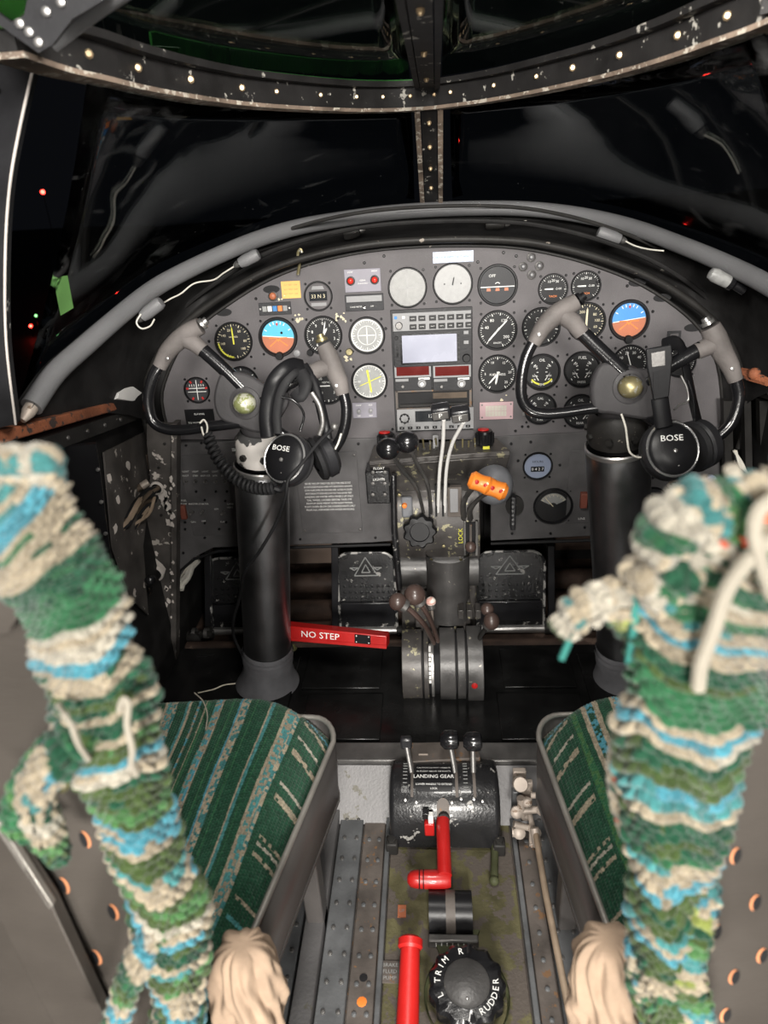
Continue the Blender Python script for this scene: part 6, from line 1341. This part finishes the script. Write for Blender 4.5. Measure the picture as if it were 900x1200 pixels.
plateL = [(-640,560),(-20,640),(20,668),(50,720),(66,800),(95,880),(128,960),(160,1050),(190,1130),(215,1210),(225,1290),(-500,1290)]
seat('port pilot seat with bare grey metal pan and pierced back plate', -1, (.170, .250), (.64, .58), .40, .868, plateL, [(100,984),(75,1038),(133,1069),(113,1122),(66,905),(95,1180)], .365,
     [([(-40,1000),(0,968),(60,1060),(140,1230),(80,1230),(40,1160),(0,1080),(-40,1060)], 'seat_metal', .012), ([(-60,960),(0,965),(62,1062),(58,1068),(-4,975),(-60,972)], 'seat_rim', .006), ([(-40,690),(6,672),(30,705),(10,742),(-40,760)], 'seat_metal', .01)])
plateR = [(1500,530),(1060,590),(960,620),(905,735),(885,790),(862,870),(842,950),(828,1040),(815,1120),(812,1200),(815,1290),(1400,1290)]
seat('starboard pilot seat with pierced metal back plate behind the ragged knitted cover', 1, (.146, .200), (.61, .55), .40, .872, plateR, [(862,1003),(885,1058),(839,1092),(860,1145),(893,1120),(850,1190)], .365,
     [([(884,735),(905,735),(872,860),(852,960),(842,950),(862,870)], 'seat_rim', .004)])
# ---------------------------------------------------------------- back rest covers
def interp2(pts, n): return resample([Vector((p[0], p[1], 0)) for p in pts], n)
def cover(lab, s, Epx, Bpx, Ye, Yb, bands, seed, amp=.0056, wav=10):
    nv = 640; nt = 200
    def byidx(p):
        p = np.array(p, float); t = np.linspace(0, len(p)-1, nv); c = np.stack([np.interp(t, np.arange(len(p)), p[:, k]) for k in (0, 1)], 1)
        w_ = np.hanning(41); w_ /= w_.sum(); c = np.stack([np.convolve(np.pad(c[:, k], 20, mode='reflect', reflect_type='odd'), w_, 'valid') for k in (0, 1)], 1); return [Vector((a, b, 0)) for a, b in c]
    E = byidx(Epx); B = byidx(Bpx)
    o = thing('seat_cover', lab, 'seat cover', onY(E[nv//2].x, E[nv//2].y, Ye))
    P = np.zeros((nv, nt, 3)); T = np.linspace(0, 1, nt)
    for i in range(nv):
        e = onY(E[i].x, E[i].y, Ye); b = onY(B[i].x, B[i].y, Yb)
        d = np.array(e-b); L = np.linalg.norm(d); b = np.array(b)
        f = np.clip(T/.62, 0, 1); g = np.clip((T-.62)/.38, 0, 1)
        th = f*PI/2
        base = b[None, :]+d[None, :]*np.sin(th)[:, None]**1.0*np.minimum(1, f*0+1)[:, None]
        base = b[None, :]+d[None, :]*(f[:, None]*.25+.75*np.sin(th)[:, None])
        bulge = -.034*np.sin(PI*np.clip(f*.92+.04, 0, 1))**.8
        base[:, 1] += bulge
        # wrap on to the front face
        base[:, 1] += .075*g; base[:, 0] += s*(.062*g); base[:, 2] -= g*(.02+.05*np.clip((b[2]-.85)/.12, 0, 1))
        P[i] = base
    ysE = np.array([E[i].y for i in range(nv)])
    ye = np.array([q[0] for q in bands]); cA = pal([q[1][0] for q in bands]); cB = pal([q[1][-1] for q in bands])
    Lv = float(np.sum(np.linalg.norm(np.diff(P[:, nt//2], axis=0), axis=1))); Lu = .16
    def warp(U, V): return wav*.00075*(np.sin(U*5+V*9+seed)*(0.3+.7*np.sin(V*14+seed)**2)+.45*np.sin(U*13+V*27)+.25*np.sin(U*29+V*11))
    def colf(row, st, U, V, jit):
        yy = np.interp((row+.5)*.0080/Lv, np.linspace(0, 1, nv), ysE)
        k = np.clip(np.searchsorted(ye, yy), 0, len(ye)-1)
        spl = (np.sin(row*3.7)*np.sin(U*5+row*1.3) > .15)
        return heather(np.where(spl[..., None] & (jit > .15)[..., None], cB[k], cA[k]), jit, .3)
    knit_mesh('knitted_panel', P, Lu, Lv, .0100, .0080, colf, o, amp, .0034, warp=warp, bury=tuple(np.array(onY(E[nv//2].x, E[nv//2].y, .5))))
    return o
bandsL = [(540,'W'),(556,'CT'),(572,'B'),(584,'CM'),(600,'C'),(610,'CG'),(625,'C'),(655,'GM'),(690,'M'),(700,'CW'),(712,'C'),(722,'W'),(730,'CB'),(748,'B'),(762,'CG'),(775,'C'),(800,'GO'),(812,'CG'),(828,'G'),(838,'C'),(850,'OL'),(864,'B'),(878,'CW'),(905,'OG'),(925,'LO'),(940,'BC'),(955,'CB'),(985,'OM'),(1000,'CT'),(1015,'CB'),(1040,'OL'),(1052,'WT'),(1066,'CB'),(1085,'GO'),(1098,'CT'),(1120,'OL'),(1135,'C'),(1150,'BC'),(1175,'GO'),(1190,'CB'),(1230,'OG'),(1400,'OL')]
EL = [(-600,460),(-120,480),(-40,512),(15,533),(62,554),(100,603),(130,645),(148,705),(168,775),(186,835),(198,900),(206,950),(226,1010),(243,1060),(248,1110),(240,1165),(226,1215),(218,1290)]
BL_ = [(-600,600),(-160,600),(-130,625),(-90,640),(-40,650),(-5,662),(20,690),(42,735),(60,785),(72,835),(92,890),(115,945),(140,1000),(158,1050),(172,1095),(184,1140),(180,1190),(168,1290)]
cvL = cover('ragged green, cream and turquoise crochet cover draped over the port seat back', -1, EL, BL_, .345, .352, bandsL, 1.0)
bandsR = [(540,'W'),(560,'CT'),(585,'CW'),(600,'LG'),(612,'RC'),(625,'CG'),(640,'GM'),(662,'CW'),(680,'MG'),(700,'CT'),(712,'B'),(724,'C'),(745,'G'),(752,'OM'),(775,'M'),(780,'CM'),(800,'M'),(808,'CG'),(822,'B'),(835,'CW'),(858,'OG'),(866,'CG'),(880,'OL'),(894,'TB'),(905,'C'),(945,'GO'),(960,'GM'),(972,'CT'),(986,'CB'),(998,'CB'),(1035,'OG'),(1050,'CT'),(1062,'BC'),(1095,'OG'),(1110,'CM'),(1120,'CG'),(1150,'OM'),(1165,'CB'),(1180,'CT'),(1220,'OG'),(1400,'OL')]
ER = [(1480,420),(1010,470),(960,500),(905,540),(860,568),(795,602),(757,640),(744,690),(738,750),(731,820),(724,900),(730,960),(738,1020),(736,1075),(742,1130),(752,1180),(765,1230),(770,1290)]
BR = [(1480,500),(1060,520),(1030,545),(1000,570),(970,600),(940,645),(920,690),(908,735),(895,790),(878,850),(855,935),(838,990),(830,1040),(824,1080),(818,1110),(816,1160),(820,1220),(830,1290)]
cvR = cover('ragged crochet cover with long loose white yarns on the starboard seat back', 1, ER, BR, .345, .352, bandsR, 1.6, wav=12)
def knit_cord(name, pts, rs, codes, parent, bandlen=.02, amp=.004, flat=.7):
    C = catmull(pts, 10); C = resample(C, 120); nu, nv = 64, len(C); P = np.zeros((nv, nu, 3)); R_ = lerpl(rs, nv); px = None
    for i, p in enumerate(C):
        a = C[max(i-1, 0)]; b = C[min(i+1, nv-1)]; t = (b-a).normalized()
        x = frame(t)[0] if px is None else (px-t*px.dot(t)).normalized(); y = t.cross(x); px = x
        for k in range(nu):
            th = 2*PI*k/(nu-1); P[i, k] = p+(x*math.cos(th)+y*math.sin(th)*flat)*R_[i]*(math.sin(PI*min(max((i+1)/nv*8, 0), .5*1.0) if i < nv/16 else PI/2))
    L = sum((C[i+1]-C[i]).length for i in range(nv-1))
    cA = pal([c[0] for c in codes]); cB = pal([c[-1] for c in codes])
    def colf(row, st, U, V, jit):
        k = (V*L/bandlen+.5*np.sin(U*6.28)).astype(int) % len(codes); return heather(np.where((jit > .5)[..., None], cA[k], cB[k]), jit, .3)
    cen = C[nv//2]; o = knit_mesh(name, P, 2*PI*max(rs), L, .0085, .008, colf, parent, amp)
    return o
Yn = .325
knit_cord('ragged_hem', [onY(135,850,Yn), onY(100,858,Yn), onY(68,888,Yn-.01), onY(42,925,Yn-.015), onY(52,965,Yn-.015), onY(70,1005,Yn-.01)], [.012,.017,.014,.012,.0105,.006], ['L','OG','GM','G','CB','C','CT','CG','W','C'], cvL, .011)
knit_cord('ragged_hem', [onY(215,1075,Yn), onY(180,1095,Yn), onY(160,1130,Yn-.01), onY(146,1165,Yn-.01), onY(126,1235,Yn-.01)], [.010,.013,.011,.011,.009], ['OG','L','CW','B','C','GM'], cvL, .012)
knit_cord('ragged_hem', [onY(60,865,Yn), onY(25,930,Yn), onY(22,965,Yn), onY(45,985,Yn)], [.006,.010,.010,.004], ['M','L','M'], cvL, .012)
def yarn(pts, r, parent, m='cable_white'): MB().tube(catmull(pts, 8), r, 8).build('loose_yarn', m, parent)
mat('yarn_white', (.33, .30, .245), .95, bump=.7, bscale=900, var=.12); mat('yarn_teal', (.03, .20, .17), .95, bump=.6, bscale=700)
mat('yarn_green', (.03, .22, .09), .95, bump=.6, bscale=700)
yarn([onY(140,832,Yn-.02), onY(144,820,Yn-.022), onY(150,826,Yn-.024), onY(149,850,Yn-.026), onY(155,878,Yn-.026), onY(154,895,Yn-.024), onY(160,908,Yn-.022)], .0020, cvL, 'yarn_white')
yarn([onY(104,890,Yn-.02), onY(92,872,Yn-.03), onY(84,850,Yn-.03), onY(76,838,Yn-.03), onY(68,826,Yn-.02)], .0018, cvL, 'yarn_white')
yarn([onZ(232,812,.40), onZ(250,808,.405), onZ(262,803,.405), onZ(276,801,.40)], .0010, cvL, 'yarn_white'); yarn([onZ(228,812,.405), onZ(238,822,.41), onZ(243,838,.41), onZ(241,855,.415)], .0010, cvL, 'yarn_white')
for k in range(7):   # fluffy top tufts
    x = 2+k*9; knit_cord('tuft', [onY(x-8, 560, .335), onY(x, 540-random.random()*8, .325), onY(x+8, 562, .335)], [.006, .008, .005], [random.choice(['W','WC','CT'])], cvL, .05, .003)
MB().ball(onY(66, 905, .33), .012, 16, 10, (.7, .5, 1.5)).build('button', 'olive_hose', cvL)
# starboard extras
knit_cord('knotted_tail', [onY(748,735,.35), onY(738,712,.345), onY(716,702,.34), onY(690,710,.335), onY(668,726,.333), (onY(660,742,.332))], [.015,.016,.013,.011,.010,.006], ['OG','GY','YC','C','CW','W','CT','W'], cvR, .009)
yarn([onY(672,730,.33), onY(668,748,.33), onY(658,772,.33)], .0020, cvR, 'yarn_teal'); yarn([onY(742,680,.345), onY(744,712,.33), onY(742,745,.33), onY(737,775,.335)], .0026, cvR, 'yarn_teal')
yarn([onY(905,630,.30), onY(880,652,.30), onY(852,690,.295), onY(835,740,.295), onY(822,775,.297), onY(818,806,.30)], .0040, cvR, 'yarn_white')
yarn([onY(915,580,.30), onY(890,598,.30), onY(884,625,.298), onY(892,660,.298), onY(905,700,.30)], .0036, cvR, 'yarn_white')
yarn([onY(930,590,.32), onY(890,572,.325), onY(862,560,.33), onY(858,548,.33)], .0040, cvR, 'yarn_white')
yarn([onY(920,570,.32), onY(880,565,.325), onY(850,574,.33), onY(846,570,.33)], .0030, cvR, 'yarn_white')
yarn([onY(748,792,.335), onY(756,820,.325), onY(775,850,.322), onY(790,862,.322)], .0036, cvR, 'yarn_white')
for pts, rs, cd_ in (([(760,650),(790,612),(830,598),(870,610)], [.012,.017,.016,.012], ['CW','GM','W','CT','L']), ([(800,650),(840,640),(880,650),(920,640)], [.010,.014,.014,.012], ['CW','W','G','M']), ([(850,612),(880,606),(910,612)], [.012,.014,.012], ['R','RC','C']), ([(765,690),(800,668),(840,690)], [.010,.014,.008], ['M','G','CG']), ([(800,575),(840,590),(880,580),(920,590)], [.008,.012,.012,.010], ['CT','C','M']), ([(745,660),(765,690),(800,715)], [.009,.011,.007], ['C','W','CT'])):
    knit_cord('bunched_fold', [onY(x, y, .325) for x, y in pts], rs, cd_, cvR, .011)
knit_cord('pinkish_edge', [onY(752,830,.350), onY(728,870,.352), onY(724,920,.355), onY(732,975,.36)], [.006,.008,.008,.004], ['CW','CR','C','CG'], cvR, .006, .002)
knit_cord('ragged_hem', [onY(742,1100,.335), onY(760,1160,.33), onY(790,1230,.33)], [.008,.010,.008], ['CB','C','OG'], cvR, .010)
knit_cord('ragged_hem', [onY(828,1030,.33), onY(812,1085,.322), onY(800,1130,.32), onY(820,1200,.32)], [.008,.012,.013,.010], ['T','CB','CY','OG','L'], cvR, .012)
# ---------------------------------------------------------------- cream padded arm rests
def pad(lab, c, sx, sy, szz, tilt, seed):
    o = thing('armrest_pad', lab, 'armrest', c-Vector((0, 0, szz))); n, m = 160, 120; P = np.zeros((m, n, 3)); M_ = Matrix.Rotation(tilt, 3, 'Y')
    for i in range(m):
        a = PI*(i+.5)/m
        for k in range(n):
            th = 2*PI*k/n; z = math.cos(a); rr = math.sin(a)**.55
            f = 1+.085*math.sin(5*th+3*z+seed+1.4*math.sin(4*z+seed))+.065*math.sin(11*th+2.5*math.sin(5*z+th*2+seed))+.025*math.sin(19*th+6*z)*math.sin(7*z+seed)
            v = M_@Vector((math.cos(th)*rr*sx*f, math.sin(th)*rr*sy*f, z*szz)); P[i, k] = c+v
    MB().loft([[tuple(p) for p in r] for r in P], closed=True, caps=True).build('wrinkled_cover', 'fleece', o, smooth=0 if False else 80)
    MB().tube([c+M_@Vector((0, 0, -szz*.9)), c+M_@Vector((0, 0, -szz*1.6))], .010, 12).build('support', 'steel_dark', o)
    return o
pad('cream wrinkled fleece armrest pad beside the port seat', onY(291, 1168, .44), .039, .036, .090, .06, 0.)
pad('cream wrinkled fleece armrest pad beside the starboard seat', onY(712, 1165, .44), .039, .036, .090, -.06, 2.)
# ================================================================ third level: pieces under the part they sit on
NEST = {'gauge': {'screw': 'bezel', 'marking': 'dial_face', 'needle': 'dial_face', 'yellow_arc': 'dial_face', 'compass_marks': 'dial_face', 'red_mark': 'dial_face', 'flag': 'dial_face', 'scale': 'dial_face', 'lettering': 'dial_face', 'sky_half': 'dial_face', 'ground_half': 'dial_face', 'bank_index': 'dial_face', 'aircraft_symbol': 'dial_face', 'mark': 'dial_face', 'counter': 'dial_face'},
 'control_yoke': {'button': 'grip', 'screw': 'hub', 'centre_cap': 'hub', 'hub_boss': 'hub'}, 'control_column': {'bolt': 'head_casting', 'ring': 'tube', 'boot_strap': 'boot'},
 'headset': {'lettering': 'cup_shell', 'trim_ring': 'cup_shell', 'screw': 'cup_shell', 'dot': 'cup_shell', 'slot': 'headband_plate'},
 'rudder_pedal': {'rolled_rim': 'plate', 'tread_studs': 'plate', 'emblem': 'plate', 'heel_plate': 'plate', 'bearing': 'pivot_bar'},
 'propeller_lever': {'handle_face': 'handle', 'lettering': 'handle'}, 'mixture_lever': {'recess': 'knob', 'ferrule': 'arm'}, 'throttle_lever': {'ferrule': 'arm'},
 'landing_gear_housing': {'lettering': 'name_plate', 'graduation': 'scale_plate', 'bolt': 'mounting_lug', 'rivet': 'shell'},
 'pilot_seat': {'rolled_rim': 'pan_side', 'lightening_hole': 'back_plate', 'hole_edge': 'back_plate'},
 'no_step_lever': {'rivet': 'name_plate', 'lettering': 'arm'}, 'mixture_quadrant': {'graduation': 'scale_strip', 'bolt': 'segment'}, 'trim_control': {'lettering': 'knob', 'cap': 'knob', 'screw': 'cap_'},
 'gear_crank': {'groove': 'grip'}, 'navigation_display': {'screen': 'screen_bezel', 'card_slot': 'plate', 'button': 'plate', 'knob': 'plate'}, 'twin_radio': {'display': 'display_border', 'knob': 'plate'}, 'transponder': {'key': 'keypad_ring'},
 'throttle_quadrant': {'scale_insert': 'scale_plate', 'slider_knob': 'slider', 'screw': 'housing', 'lettering': 'housing'}, 'warning_lamp_plate': {'lamp_lens': 'lamp_ring'}, 'jack': {'plug': 'ring'}}
for t in [o for o in bpy.data.objects if o.parent is None and o.type == 'EMPTY']:
    nm = t.name.split('.')[0]
    if nm not in NEST: continue
    kids = list(t.children); first = {}
    for k in kids: first.setdefault(k.name.split('.')[0], []).append(k)
    for k in kids:
        tgt = NEST[nm].get(k.name.split('.')[0])
        if tgt and tgt in first:
            c = first[tgt]; ctr = lambda q: sum((Vector(v.co) for v in list(q.data.vertices)[::max(1, len(q.data.vertices)//40)]), Vector())/max(1, len(list(q.data.vertices)[::max(1, len(q.data.vertices)//40)]))
            kc = ctr(k); best = min(c, key=lambda q: (ctr(q)-kc).length) if len(c) > 1 else c[0]
            if best is not k and not (tgt in NEST[nm]): k.parent = best
GROUPS = {'gauge': 'round dials on the instrument panels', 'pilot_seat': 'pilot seats', 'seat_cushion': 'knitted seat cushions', 'seat_cover': 'crochet covers on the seat backs', 'armrest_pad': 'cream armrest pads', 'headset': 'headsets hung on the yokes', 'control_yoke': 'control yokes', 'control_column': 'control columns', 'rudder_pedal': 'rudder pedals under the panel', 'map_lamp': 'lamps and clips under the padded tube', 'throttle_lever': 'black-knobbed throttle levers', 'propeller_lever': 'white-stemmed levers', 'gear_lever': 'levers behind the landing gear housing', 'beacon_light': 'lights outside the windshield', 'wire_loom': 'wire looms', 'selector_knob': 'red-topped knobs on the switch shelf', 'sub_panel': 'lower sub-panels', 'twin_radio': 'twin radios with dark red displays', 'placard': 'lettered placards'}
for o in bpy.data.objects:
    if o.parent is None and o.name.split('.')[0] in GROUPS: o['group'] = GROUPS[o.name.split('.')[0]]
for o in bpy.data.objects:
    if o.parent is None and o.name.split('.')[0] == 'mixture_lever': o['group'] = 'orange-knobbed levers' if 'orange' in o['label'] else 'brown-knobbed levers on the lower quadrant'
